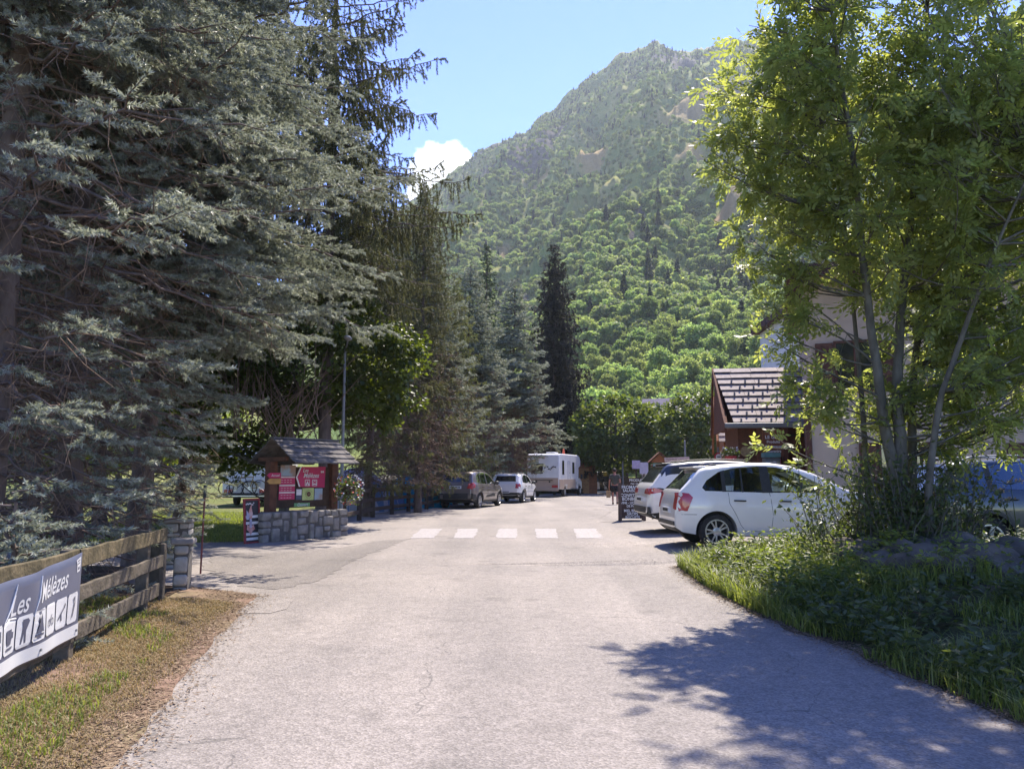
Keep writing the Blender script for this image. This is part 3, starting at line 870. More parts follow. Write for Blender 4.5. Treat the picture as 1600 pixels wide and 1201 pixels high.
# spruces further along
sprM = conifer(31, 14, 4.2, 1.3, 5.2, 90, 0.11, 0.038, level=0.36, per=8, droop=0.24, twig_gap=0.15, twig_len=0.38, second=True, dead=150, deadr=2.4, shape=0.8, tr=0.15, side=lambda a, z: 0.62 if z < 3.6 else 1.0)
for (px, d, sc, rz, lab) in [(800, 48, 1.0, 0.2, 'pale blue spruce with layered boughs above the parked white cars'),
                             (728, 41, 0.94, 1.7, 'blue spruce with a spire top beside the yellow larch'),
                             (672, 34.5, 0.90, 3.1, 'blue spruce above the brown estate car'),
                             (640, 36, 1.0, 5.1, 'blue spruce far back behind the rail fence')]:
    put_conifer('blue_spruce', sprM, L_BLUEF, wx(px, d), d, rz, lab, group='blue spruces further up the road', sc=sc)
sprG = conifer(32, 18, 2.8, 1.0, 1.5, 60, 0.15, 0.045, level=0.42, per=7, droop=0.32, hang=0.45, twig_gap=0.2, twig_len=0.36, second=True, dead=10, shape=0.85, tr=0.2)
put_conifer('green_spruce', sprG, L_GREENSPR, wx(760, 53), 53, 0.6, 'narrow green spruce with a thin spire behind the blue spruces')
sprD = conifer(33, 21, 4.9, 1.0, 1.0, 60, 0.18, 0.055, level=0.42, per=8, droop=0.45, hang=0.75, twig_gap=0.2, twig_len=0.36, second=True, dead=0, shape=0.75, tr=0.3)
put_conifer('dark_spruce', sprD, L_DARK, wx(866, 63), 63, 0.6, 'tall dark brown Norway spruce standing alone behind the motorhome')

# ---------------------------------------------------------------- broadleaf trees
def in_ellipsoids(E, n, rng, shell=0.0):
    vol = np.array([e[3] * e[4] * e[5] for e in E]); w = vol / vol.sum()
    k = rng.choice(len(E), n, p=w)
    E = np.asarray(E, float)
    d = norm(rng.normal(size=(n, 3)))
    r = (shell + (1 - shell) * rng.random(n)) ** (1 / 2.4)
    return E[k, :3] + d * r[:, None] * E[k, 3:6], d
def leaf_quads(C, axis, nrm, ln, wd, rn, curl=0.0):
    """rhombic leaves: C base, axis direction, nrm normal"""
    s = norm(np.cross(axis, nrm))
    ln = np.asarray(ln)[:, None] if np.ndim(ln) else ln
    wd = np.asarray(wd)[:, None] if np.ndim(wd) else wd
    a = C; b = C + axis * ln * 0.45 + s * wd * 0.5 + nrm * curl * wd
    c = C + axis * ln; d = C + axis * ln * 0.45 - s * wd * 0.5 + nrm * curl * wd
    V = np.stack([a, b, c, d], 1)
    return V, np.repeat(rn, 4)
def quad_mesh(name, V, rn):
    return mesh_np(name, V.reshape(-1, 3), Fq=np.arange(len(V) * 4).reshape(-1, 4), rnd=rn)
def pinnate(P, D, rng, ln=0.25, leaflets=9, lw=0.036, ll=0.092):
    """compound leaves: P base, D direction"""
    n = len(P)
    up = norm(np.array([[0, 0, 1.0]]) + rng.normal(scale=0.45, size=(n, 3)))
    s = norm(np.cross(D, up)); nn = norm(np.cross(s, D))
    Vs = []; rs_ = []
    base = rng.random(n)
    sc = rng.uniform(0.75, 1.25, n)[:, None]
    m = leaflets // 2
    for i in range(m + 1):
        f = 0.25 + 0.75 * i / m
        q = P + D * ln * f * sc - nn * 0.05 * f * f * sc
        for sd in ((1, -1) if i < m else (0,)):
            ax = norm(D * 0.75 + s * sd * 0.8 - nn * 0.25 + rng.normal(scale=0.12, size=(n, 3))) if sd else D
            nr = norm(nn + rng.normal(scale=0.25, size=(n, 3)))
            V, r = leaf_quads(q, ax, nr, ll * sc[:, 0], lw * sc[:, 0] * 1.1, np.clip(base * 0.75 + rng.random(n) * 0.25, 0, 1))
            Vs.append(V); rs_.append(r)
    return np.concatenate(Vs), np.concatenate(rs_)
def branch_to(stem, target, rng, r0=0.03, bend=0.25):
    """a limb from a stem polyline to a point of the crown"""
    S = np.asarray(stem[0])
    dh = np.linalg.norm(S[:, :2] - target[:2], axis=1)
    cost = np.abs(S[:, 2] - (target[2] - 0.42 * dh)) + 0.35 * dh
    i = int(np.argmin(cost))
    a = S[i]; v = target - a; L = np.linalg.norm(v)
    s = np.linspace(0, 1, max(4, int(L / 0.35) + 2))[:, None]
    ctrl = a + v * 0.5 + np.array([0, 0, -bend * L * 0.4]) + rng.normal(scale=0.11 * L, size=3)
    P = a * (1 - s) ** 2 + ctrl * 2 * s * (1 - s) + target * s ** 2
    rr_ = min(r0 + 0.0042 * L, stem[1][i] * 0.8) * (1 - s[:, 0]) ** 0.8 + 0.004
    return P, rr_
# the ash in the right foreground: several stems from one stool
rng = np.random.default_rng(5)
AX, AY = wx(1402, 10.3), 10.3
def stem(pts, r0, r1, jit=0.03):
    pts = np.asarray(pts, float)
    k = 18
    tt_ = np.linspace(0, len(pts) - 1, k)
    P = np.stack([np.interp(tt_, np.arange(len(pts)), pts[:, c]) for c in range(3)], -1)
    P = P + np.stack([(vnoise(tt_ * 1.3, tt_ * 0, int(r0 * 1000) + c) - .5) * 2 * jit * (c < 2) for c in range(3)], -1)
    return P, np.linspace(r0, r1, k)
def pxs(pts, d):
    return [tuple(at(px, py, dd) - Vector((AX, AY, 0))) for (px, py), dd in zip(pts, d if hasattr(d, '__len__') else [d] * len(pts))]
ash_stems = [
    stem(pxs([(1404, 905), (1400, 780), (1388, 700), (1372, 610), (1360, 480), (1340, 330), (1320, 150), (1300, 20)], [10.3, 10.3, 10.3, 10.2, 10.1, 10.0, 9.8, 9.6]), 0.095, 0.02),
    stem(pxs([(1404, 905), (1404, 780), (1410, 690), (1398, 600), (1410, 470), (1425, 330), (1440, 150), (1455, -80)], [10.3, 10.3, 10.3, 10.4, 10.5, 10.6, 10.7, 10.8]), 0.105, 0.02),
    stem(pxs([(1362, 900), (1358, 780), (1352, 680), (1345, 560), (1330, 430), (1312, 300), (1285, 200)], [10.6, 10.6, 10.6, 10.7, 10.8, 10.8, 10.8]), 0.05, 0.012),
    stem(pxs([(1425, 900), (1424, 760), (1425, 640), (1440, 500), (1480, 350), (1510, 180), (1530, 30)], [10.6, 10.7, 10.8, 10.9, 11.0, 11.1, 11.2]), 0.075, 0.015),
    stem(pxs([(1452, 900), (1452, 760), (1470, 620), (1520, 480), (1570, 360), (1620, 240)], [10.0, 9.9, 9.8, 9.6, 9.4, 9.3]), 0.055, 0.012),
]
E_ash = [(0.0, 0.0, 6.9, 2.25, 2.0, 3.0), (0.9, 0.0, 5.2, 2.3, 1.9, 1.9), (1.6, 0.1, 3.7, 1.6, 1.5, 1.5), (-1.15, 0, 4.2, 0.95, 0.9, 1.05), (-1.5, -0.1, 6.0, 1.1, 0.9, 0.8), (-1.3, -0.1, 7.3, 1.0, 0.9, 0.9), (0.3, 0, 9.3, 1.7, 1.7, 1.4), (2.3, -0.2, 6.2, 1.6, 1.4, 1.8), (-0.1, -0.1, 3.0, 0.9, 0.9, 1.0), (0.3, 0.1, 2.5, 1.0, 0.8, 0.8), (1.3, 0.2, 2.7, 1.2, 1.0, .9), (2.4, 0.2, 3.3, 1.0, 1.1, 1.1)]
cl, _ = in_ellipsoids(E_ash, 480, rng)
sprays = [at(px, py, d) - Vector((AX, AY, 0)) for px, py, d in [(1100, 250, 10), (1110, 235, 10.1), (1120, 262, 10.2), (1130, 170, 10), (1145, 150, 10.1), (1125, 190, 10), (1160, 90, 9.9), (1170, 40, 9.9), (1150, 380, 10.2), (1165, 365, 10.1), (1190, 420, 10.2), (1180, 505, 10.2), (1170, 478, 10.1), (1205, 530, 10.2), (1215, 600, 10.2), (1240, 640, 10.1), (1232, 700, 10.1), (1255, 610, 10.2), (1250, 560, 10.2), (1200, 330, 10.1), (1180, 290, 10.1), (1290, 640, 10), (1300, 600, 10), (1270, 500, 10.2), (1560, 110, 10.2), (1580, 90, 10), (1545, 60, 10.4)]]
cl = np.concatenate([cl, np.array([list(v) for v in sprays])])
limbs = [(np.asarray(p), np.asarray(r)) for p, r in ash_stems]
PB = []; PD = []
for c in cl:
    if c[2] < 1.6: c[2] = 1.6 + rng.random() * 0.6
    k = int(np.argmin([np.min(np.linalg.norm(np.asarray(s[0])[:, :2] - c[:2], axis=1)) + 0.6 * rng.random() for s in ash_stems]))
    P, rr_ = branch_to(ash_stems[k], c, rng, 0.006)
    limbs.append((P, rr_))
    axb = norm(P[-1] - P[-3])
    for tw in range(5):
        f = rng.uniform(0.5, 1.0); q = f * (len(P) - 1); i0 = min(int(q), len(P) - 2)
        p = P[i0] + (P[i0 + 1] - P[i0]) * (q - i0)
        dv = norm(axb * 0.7 + rng.normal(scale=0.6, size=3) + np.array([0, 0, 0.1]))
        l = rng.uniform(0.2, 0.5)
        limbs.append((np.stack([p, p + dv * l * 0.5, p + dv * l + [0, 0, -0.04]]), np.array([0.005, 0.004, 0.002])))
        for j in range(5):
            g = rng.uniform(0.25, 1.0)
            PB.append(p + dv * l * g)
            PD.append(norm(dv * 0.5 + rng.normal(scale=0.65, size=3) + np.array([0, 0, -0.15])))
PB = np.array(PB); PD = np.array(PD)
V, rn = pinnate(PB, PD, rng)
t = thing('ash_tree', 'many stemmed ash tree with feathery leaves on the right bank', 'tree', (AX, AY, float(bank_h(AX, AY)) - 0.12))
off = Vector((0, 0, float(bank_h(AX, AY)) - 0.12))
for nm, me, m in [('trunk', wood_mesh('trunk', limbs[:5], 9), ASHBARK), ('limbs', wood_mesh('limbs', limbs[5:], 4), ASHBARK), ('crown', quad_mesh('crown', V, rn), L_ASH)]:
    o = link(nm, me, m, t); o.location = (0, 0, -off.z)

def leafy(seed, E, ncl, per, ln, wd, cl_r, trunk_h, tr, shell=0.35, limbs_n=60, hang=0.2, spread=1.0):
    """round broadleaf tree: trunk, limbs and leaves in clumps"""
    rng = np.random.default_rng(seed)
    C, d = in_ellipsoids(E, ncl, rng, shell)
    top = max(e[2] + e[5] * 0.6 for e in E)
    st = (np.stack([np.linspace(0, E[0][0] * .6, 12), np.linspace(0, E[0][1] * .6, 12), np.linspace(0, top, 12)], -1) + rng.normal(scale=0.02, size=(12, 3)), np.linspace(tr, tr * 0.25, 12))
    limbs = []
    for c in C[:limbs_n]:
        limbs.append(branch_to(st, c, rng, tr * 0.12))
    cc = np.repeat(C, per, 0)
    n = len(cc)
    o = norm(rng.normal(size=(n, 3)))
    P = cc + o * (rng.random(n) ** 0.5)[:, None] * cl_r * np.array([1, 1, 0.7])
    ctr = np.array([np.mean([e[0] for e in E]), np.mean([e[1] for e in E]), np.mean([e[2] for e in E])])
    outw = norm(P - ctr)
    ax = norm(outw * 0.5 + rng.normal(scale=0.6, size=(n, 3)) + np.array([0, 0, -hang]))
    nr = norm(outw * 0.5 + np.array([0, 0, 0.7]) + rng.normal(scale=0.5 * spread, size=(n, 3)))
    clr = np.repeat(rng.random(ncl), per)
    V, rn = leaf_quads(P, ax, nr, ln * rng.uniform(0.7, 1.3, n), wd * rng.uniform(0.7, 1.3, n), np.clip(clr * 0.6 + rng.random(n) * 0.4, 0, 1), 0.1)
    return wood_mesh('trunk', [st], 8), wood_mesh('limbs', limbs, 4), quad_mesh('crown', V, rn)
def put_leafy(name, parts, leafm, x, y, z, rz, label, sc=1.0, group=None, bark=ASHBARK, cat='tree'):
    t = thing(name, label, cat, (x, y, z), rz, group)
    t.scale = (sc,) * 3 if not hasattr(sc, '__len__') else sc
    for nm, me, m in zip(['trunk', 'limbs', 'crown'], parts, [bark, bark, leafm]):
        if not me.materials: me.materials.append(m)
        link(nm, me, None, t)
    return t
# hazel like pollard behind the sign, with bare upright shoots
haz = leafy(41, [(0.6, 0, 4.9, 3.3, 2.1, 2.0), (2.6, 0.1, 4.4, 1.6, 1.5, 1.6), (-1.6, 0.2, 3.6, 2.1, 1.7, 2.1)], 700, 40, 0.15, 0.115, 0.42, 3, 0.16, shell=0.3)
t = put_leafy('hazel_tree', haz, L_HAZ, wx(445, 22.5), 22.5, 0, 0, 'broad dark hazel with bare upright shoots and yellow lit leaves behind the sign')
rng = np.random.default_rng(44)
sh = []
for k in range(75):
    a = rng.uniform(-0.9, 1.0); l = rng.uniform(1.2, 2.6)
    b = np.array([rng.uniform(-0.9, 1.5), rng.uniform(-1.9, -1.5), rng.uniform(2.3, 3.2)])
    d = norm(np.array([math.sin(a) * 0.8, rng.uniform(-.15, .2), math.cos(a)]))
    sh.append((np.stack([b, b + d * l * .5 + rng.normal(scale=.05, size=3), b + d * l + rng.normal(scale=.1, size=3)]), np.array([0.016, 0.011, 0.005])))
link('shoots', wood_mesh('shoots', sh, 4), DEADTWIG, t)
# clipped limes of the square
limes = [leafy(51, [(0, 0, 3.7, 2.7, 2.6, 2.2), (0.4, 0, 2.9, 2.7, 2.6, 1.4)], 260, 40, 0.26, 0.19, 0.55, 3, 0.17, shell=0.6),
         leafy(52, [(0, 0, 3.9, 2.4, 2.4, 2.3), (0.3, 0.2, 3.0, 2.6, 2.5, 1.4)], 240, 40, 0.26, 0.19, 0.55, 3, 0.17, shell=0.6)]
for i, (px, d, sc, rz, lab) in enumerate([(962, 60, 1.27, 0.3, 'round clipped lime tree right of the person, the widest of the row'),
                                 (893, 72, 1.2, 1.3, 'round clipped lime tree just right of the wooden hut'),
                                 (1018, 66, 1.25, 2.0, 'round lime tree with yellow lit leaves beside the widest lime'),
                                 (1095, 56, 1.2, 4.0, 'dark round lime tree left of the shop roof')]):
    put_leafy('lime_tree', limes[i % 2], L_LIME, wx(px, d), d, 0, rz, lab, sc, 'clipped lime trees round the square')
# bright trees far behind the spruces on the left
bright = leafy(61, [(0, 0, 5.5, 3.4, 3.2, 3.2), (1, 0, 3.4, 3.4, 3, 2.0), (-.8, .5, 7.4, 2.2, 2.2, 2)], 230, 36, 0.30, 0.22, 0.7, 4, 0.2, shell=0.5)
for (px, d, sc, rz, lab) in [(95, 38, 1.0, 0, 'sunlit yellow green tree glimpsed behind the spruces, second from the left'), (190, 50, 1.1, 1.1, 'sunlit yellow green tree glimpsed behind the long boughed spruce'),
                         (-40, 34, 1.0, 2.2, 'sunlit yellow green tree glimpsed at the far left behind the spruces'), (305, 60, 1.05, 3, 'sunlit yellow green tree glimpsed above the parked camper')]:
    put_leafy('broadleaf_tree', bright, L_YEL, wx(px, d), d, 0, rz, lab, sc, 'sunlit trees behind the camp')

# ---------------------------------------------------------------- trees of the slope
hill_proto = []
for k, (w, h) in enumerate([(3.6, 4.2), (4.2, 4.0), (3.2, 4.8), (3.9, 3.6), (3.0, 3.9)]):
    rg = np.random.default_rng(100 + k)
    E = [(0, 0, h * 0.95, w * .8, w * .8, h * .8)] + [(rg.uniform(-1, 1) * w * .55, rg.uniform(-1, 1) * w * .55, h * rg.uniform(.6, 1.45), w * .45, w * .45, h * .36) for _ in range(7)]
    hill_proto.append(leafy(100 + k, E, 150, 22, 0.52, 0.42, 0.75, 3, 0.2, shell=0.55, limbs_n=18))
def slope_z(x, y):
    r = np.hypot(x, y); return np.where(r > R0 + 2, mtn_z(np.arctan2(x, y), r), 0.0)
rg = random.Random(7)
HILL_LAB = ['mid green bushy tree low on the wooded slope, with a broad rounded crown', 'wide spreading green tree low on the wooded slope', 'tall narrow crowned green tree low on the wooded slope', 'low lumpy green tree on the foot of the wooded slope', 'small round pale green tree low on the wooded slope']
pts = []
tries = 0
while len(pts) < 290 and tries < 60000:
    tries += 1
    az = R(rg.uniform(-5, 26)); r = 96 + (235 - 96) * rg.random() ** 0.85
    x, y = r * math.sin(az), r * math.cos(az)
    if any((x - a) ** 2 + (y - b) ** 2 < 4.3 ** 2 for a, b in pts): continue
    pts.append((x, y))
for i, (x, y) in enumerate(pts):
    k = rg.randrange(5)
    s = rg.uniform(0.60, 1.08)
    put_leafy('hillside_tree', hill_proto[k], L_HILL, x, y, float(slope_z(np.array(x), np.array(y))) - 0.6, rg.uniform(0, 6.28), HILL_LAB[k], (s, s, s * rg.uniform(.9, 1.15)), 'separate trees on the foot of the slope')
# the far wood: one mass of small trees over the mountain
def small_tree(seed, kind):
    rg = np.random.default_rng(seed)
    if kind == 'leaf':
        E = [(0, 0, 3.2, 2.6, 2.6, 2.6)] + [(rg.uniform(-1, 1) * 1.7, rg.uniform(-1, 1) * 1.7, rg.uniform(2.2, 5.0), 1.4, 1.4, 1.2) for _ in range(5)]
        C, d = in_ellipsoids(E, 420, rg, 0.65)
        ctr = np.array([0, 0, 2.6]); ow = norm(C - ctr)
        n = len(C)
        ax = norm(rg.normal(size=(n, 3)) + ow * 0.2); nr = norm(ow * 1.0 + rg.normal(scale=.45, size=(n, 3)))
        ax = norm(ax - nr * (ax * nr).sum(1, keepdims=True))
        V, rn = leaf_quads(C - ax * 0.5, ax, nr, 1.15 * rg.uniform(.6, 1.3, n), 0.95 * rg.uniform(.6, 1.3, n), rg.random(n), 0.1)
    else:
        n = 380
        u = rg.random(n) ** 0.7; z = 0.8 + (1 - u) * 9.5; a = rg.random(n) * 6.28; r = (u) * 2.0 * rg.uniform(.5, 1.05, n) + 0.1
        C = np.stack([r * np.cos(a), r * np.sin(a), z], -1); ow = np.stack([np.cos(a), np.sin(a), -0.4 + 0 * a], -1)
        nr = norm(np.stack([np.cos(a) * .6, np.sin(a) * .6, 1 + 0 * a], -1) + rg.normal(scale=.3, size=(n, 3)))
        V, rn = leaf_quads(C - norm(ow) * .5, norm(ow), nr, 1.2, 0.7, rg.random(n), 0.0)
    return quad_mesh('far_tree_shape', V, rn)
far_col = bpy.data.collections.new('far tree shapes')
for k in range(4):
    me = small_tree(200 + k, 'leaf'); me.materials.append(L_HILL)
    far_col.objects.link(bpy.data.objects.new('a_leaf_%d' % k, me))
me = small_tree(210, 'con'); me.materials.append(L_HILLC)
con_ob = bpy.data.objects.new('far_conifer', me)
con_col = bpy.data.collections.new('far conifer shapes'); con_col.objects.link(con_ob)
def scatter(n, seed, az0, az1, r0, r1, mind):
    rg = np.random.default_rng(seed)
    az = rg.uniform(R(az0), R(az1), n); r = np.sqrt(rg.uniform(r0 ** 2, r1 ** 2, n))
    return r * np.sin(az), r * np.cos(az)
def stuff_points(name, X, Y, S, collection, label, sunk=0.5):
    Z = slope_z(X, Y) - sunk
    me = bpy.data.meshes.new(name)
    me.vertices.add(len(X)); me.vertices.foreach_set('co', np.stack([X, Y, Z], -1).astype(np.float32).ravel())
    a = me.attributes.new('size', 'FLOAT', 'POINT'); a.data.foreach_set('value', S.astype(np.float32))
    o = link(name, me)
    ng = bpy.data.node_groups.new(name, 'GeometryNodeTree')
    ng.interface.new_socket('Geometry', in_out='INPUT', socket_type='NodeSocketGeometry')
    ng.interface.new_socket('Geometry', in_out='OUTPUT', socket_type='NodeSocketGeometry')
    gi = ng.nodes.new('NodeGroupInput'); go = ng.nodes.new('NodeGroupOutput')
    m2p = ng.nodes.new('GeometryNodeMeshToPoints')
    iop = ng.nodes.new('GeometryNodeInstanceOnPoints')
    ci = ng.nodes.new('GeometryNodeCollectionInfo')
    ci.inputs['Collection'].default_value = collection
    ci.inputs['Separate Children'].default_value = True
    ci.inputs['Reset Children'].default_value = True
    iop.inputs['Pick Instance'].default_value = True
    rnd = ng.nodes.new('FunctionNodeRandomValue'); rnd.data_type = 'FLOAT_VECTOR'
    rnd.inputs[0].default_value = (0, 0, 0); rnd.inputs[1].default_value = (0.12, 0.12, 6.28)
    na = ng.nodes.new('GeometryNodeInputNamedAttribute'); na.data_type = 'FLOAT'; na.inputs['Name'].default_value = 'size'
    e2r = ng.nodes.new('FunctionNodeEulerToRotation')
    L = ng.links.new
    L(gi.outputs[0], m2p.inputs['Mesh']); L(m2p.outputs[0], iop.inputs['Points']); L(ci.outputs[0], iop.inputs['Instance'])
    L(rnd.outputs[0], e2r.inputs[0]); L(e2r.outputs[0], iop.inputs['Rotation']); L(na.outputs['Attribute'], iop.inputs['Scale'])
    L(iop.outputs[0], go.inputs[0])
    md = o.modifiers.new('far trees', 'NODES'); md.node_group = ng
    return tag(o, label, 'forest', kind='stuff')
X, Y = scatter(110000, 301, -14, 44, 205, 1290, 4)
az_ = np.arctan2(X, Y); rr_ = np.hypot(X, Y); tt_ = (rr_ - R0) / (ridge_r(az_) - R0)
keep = (tt_ < 0.985)
cragm = crag(X, Y); drym = np.maximum(dry_mask(X, Y), scree_mask(X, Y))
dens = 0.40 + 0.80 * fbm(X / 60, Y / 60, 3, 401) - 0.12 * ss(0.55, 1.0, tt_) - 0.55 * cragm - 1.0 * drym
rg = np.random.default_rng(9)
keep &= rg.random(len(X)) < np.clip(dens, 0.0, 1)
X, Y, tt_ = X[keep], Y[keep], tt_[keep]
# thin to a minimum spacing on a hash grid
cell = {}
sel = []
for i in range(len(X)):
    c = (int(X[i] // 3.5), int(Y[i] // 3.5))
    if c in cell: continue
    cell[c] = 1; sel.append(i)
X, Y, tt_ = X[sel], Y[sel], tt_[sel]
size = rg.uniform(0.52, 1.02, len(X)) * (1.05 - 0.40 * tt_) * (0.75 + 0.5 * fbm(X / 70, Y / 70, 2, 77))
isc = (rg.random(len(X)) < 0.05 + 0.22 * ss(0.6, 0.95, tt_))
stuff_points('far_forest', X[~isc], Y[~isc], size[~isc], far_col, 'mass of small green trees covering the mountain side')
stuff_points('far_forest', X[isc], Y[isc], size[isc], con_col, 'scattered dark conifers dotted over the mountain side')
# ------------------------------------------------------------------ vehicles
def paint(name, c, flake=0.0, rough=0.35):
    m, nt, out = new_mat(name)
    p = nd(nt, 'ShaderNodeBsdfPrincipled')
    p.inputs['Base Color'].default_value = c4(c)
    p.inputs['Roughness'].default_value = rough
    p.inputs['Metallic'].default_value = flake
    p.inputs['Coat Weight'].default_value = 1.0
    p.inputs['Coat Roughness'].default_value = 0.06
    tc = nd(nt, 'ShaderNodeTexCoord')
    nz = nd(nt, 'ShaderNodeTexNoise'); nz.inputs['Scale'].default_value = 3.0; nz.inputs['Detail'].default_value = 6
    nt.links.new(tc.outputs['Object'], nz.inputs['Vector'])
    cr = nd(nt, 'ShaderNodeValToRGB'); e = cr.color_ramp.elements
    e[0].position = 0.3; e[1].position = 0.75; e[0].color = c4(tuple(v * 0.9 + 0.008 for v in c)); e[1].color = c4(c)
    nt.links.new(nz.outputs['Fac'], cr.inputs[0]); nt.links.new(cr.outputs[0], p.inputs['Base Color'])
    nt.links.new(p.outputs[0], out.inputs['Surface'])
    return m
def glass(name, tint, refl=0.08):
    m, nt, out = new_mat(name)
    tr = nd(nt, 'ShaderNodeBsdfTransparent'); tr.inputs[0].default_value = c4(tint)
    gl = nd(nt, 'ShaderNodeBsdfGlossy'); gl.inputs['Roughness'].default_value = 0.02; gl.inputs[0].default_value = (0.9, 0.95, 1, 1)
    fr = nd(nt, 'ShaderNodeFresnel'); fr.inputs[0].default_value = 1.5
    ma = nd(nt, 'ShaderNodeMath', operation='ADD'); ma.inputs[1].default_value = refl
    ms = nd(nt, 'ShaderNodeMixShader')
    nt.links.new(fr.outputs[0], ma.inputs[0]); nt.links.new(ma.outputs[0], ms.inputs[0])
    nt.links.new(tr.outputs[0], ms.inputs[1]); nt.links.new(gl.outputs[0], ms.inputs[2])
    nt.links.new(ms.outputs[0], out.inputs['Surface'])
    return m
GLASS = glass('car glass', (0.62, 0.70, 0.68), 0.07)
PRIV = glass('dark car glass', (0.10, 0.12, 0.12), 0.06)
P_WHITE = paint('white car paint', (0.76, 0.735, 0.695))
P_BROWN = paint('grey brown metallic paint', (0.20, 0.165, 0.15), 0.5)
P_BLUE = paint('slate blue car paint', (0.024, 0.034, 0.048), 0.2)
P_BLACK = paint('black car paint', (0.012, 0.013, 0.02))
BLK = mat('black plastic', (0.022, 0.022, 0.023), 0.55, spec=0.4, c2=(0.035, 0.035, 0.035), scale=20)
INTER = mat('car interior cloth', (0.06, 0.06, 0.062), 0.9, c2=(0.09, 0.09, 0.09), scale=30)
TYRE = mat('tyre rubber', (0.022, 0.022, 0.022), 0.85, spec=0.25, c2=(0.04, 0.038, 0.036), scale=14)
RIM = mat('alloy rim', (0.55, 0.55, 0.56), 0.32, metal=0.75, c2=(0.42, 0.42, 0.43), scale=12)
REDL = paint('red lamp plastic', (0.42, 0.012, 0.018))
WHTL = paint('clear lamp plastic', (0.62, 0.60, 0.58))
PLATE = mat('number plate white', (0.7, 0.7, 0.68), 0.4, c2=(0.6, 0.6, 0.6))
SEAM = mat('door gap', (0.06, 0.06, 0.06), 0.8)
LETTER_K = mat('black lettering', (0.02, 0.02, 0.02), 0.6)
LETTER_W = mat('white lettering', (0.78, 0.77, 0.74), 0.6, c2=(0.68, 0.67, 0.64))
def bool_diff(o, cutters):
    for c in cutters:
        b = bmesh.new(); b.from_mesh(c.data)
        bmesh.ops.recalc_face_normals(b, faces=b.faces)
        if b.calc_volume(signed=True) < 0: bmesh.ops.reverse_faces(b, faces=b.faces)
        b.to_mesh(c.data); b.free()
        md = o.modifiers.new('cut', 'BOOLEAN'); md.operation = 'DIFFERENCE'; md.object = c; md.solver = 'EXACT'
    dg = bpy.context.evaluated_depsgraph_get()
    me = bpy.data.meshes.new_from_object(o.evaluated_get(dg))
    old = o.data
    o.modifiers.clear(); o.data = me; me.name = old.name
    for c in cutters:
        bpy.data.objects.remove(c)
    return me
class CarShape:
    def __init__(s, L, W, top, bot, sh, tumble=0.30, nose=0.16):
        s.L, s.W, s.tu, s.nose = L, W, tumble, nose
        s.top = lambda x: float(np.interp(x, [p[0] for p in top], [p[1] for p in top]))
        s.bot = lambda x: float(np.interp(x, [p[0] for p in bot], [p[1] for p in bot]))
        s.sh = lambda x: float(np.interp(x, [p[0] for p in sh], [p[1] for p in sh]))
        s.tp = top
    def half(s, x):
        u = abs(2 * x / s.L - 1)
        w = s.W / 2 * (1 - s.nose * float(ss(0.66, 1.0, u)) - 0.10 * float(ss(0.94, 1.0, u)))
        zb, zt = s.bot(x), s.top(x)
        zs = min(s.sh(x), zt - 0.035)
        zs = max(zs, zb + 0.02)
        h = zt - zs
        wr = w * .955 - s.tu * h
        dc = min(0.11, h * 0.45)
        k = zs - zb
        P = [(0, zb), (w * .7, zb), (w * .93, zb + min(.02, k * .1)), (w * .985, zb + .14 * k + .02 * min(1, k)), (w, zb + .42 * k), (w * 1.0, zb + .66 * k), (w * .988, zs - .07 * k), (w * .955, zs)]
        for f in (.3, .6):
            P.append((w * .955 + (wr - w * .955) * f * (zt - dc - zs) / max(h, 1e-4), zs + (zt - dc - zs) * f))
        a = (w * .955 + (wr - w * .955) * (zt - dc - zs) / max(h, 1e-4), zt - dc)
        P += [a, (a[0] - .025, zt - dc * .55), (a[0] - .075, zt - dc * .26), (a[0] * .62, zt - dc * .06), (0, zt)]
        return P
    def y(s, x, z):
        P = s.half(x)[2:13]
        return float(np.interp(z, [p[1] for p in P], [p[0] for p in P]))
    def z(s, x, y):
        P = s.half(x)[9:]
        ys = [p[0] for p in P][::-1]; zs = [p[1] for p in P][::-1]
        return float(np.interp(abs(y), ys, zs))
    def xr(s, z):
        """rear face x at height z"""
        pr = [(p[1], p[0]) for p in s.tp if p[0] < s.L * 0.3]
        br = max((p for p in pr), key=lambda p: p[0])[0]
        return float(np.interp(z, [p[0] for p in pr], [p[1] for p in pr]))
    def xf(s, z):
        pr = sorted((p[1], p[0]) for p in s.tp if p[0] > s.L * 0.7)
        return float(np.interp(z, [p[0] for p in pr], [p[1] for p in pr]))
    def body_mesh(s):
        L = s.L
        xs = sorted(set([0, .015, .04, .08, .13, .19, .26] + list(np.linspace(.34, L - .34, 44)) + [L - v for v in (.26, .19, .13, .08, .04, .015, 0)] + [p[0] for p in s.tp]))
        xs = [xs[0]] + [b for a, b in zip(xs, xs[1:]) if b - a > 0.008]
        vs = []; fs = []
        n = 0
        for x in xs:
            h = s.half(x)
            ring = [(x, -y, z) for y, z in h] + [(x, y, z) for y, z in h[1:-1][::-1]]
            n = len(ring); vs += ring
        for i in range(len(xs) - 1):
            for k in range(n):
                fs.append((i * n + k, (i + 1) * n + k, (i + 1) * n + (k + 1) % n, i * n + (k + 1) % n))
        fs.append(tuple(range(n))); fs.append(tuple((len(xs) - 1) * n + k for k in range(n - 1, -1, -1)))
        me = bpy.data.meshes.new('body'); me.from_pydata(vs, [], fs)
        bm = bmesh.new(); bm.from_mesh(me)
        bmesh.ops.recalc_face_normals(bm, faces=bm.faces)
        bm.to_mesh(me); bm.free()
        return me
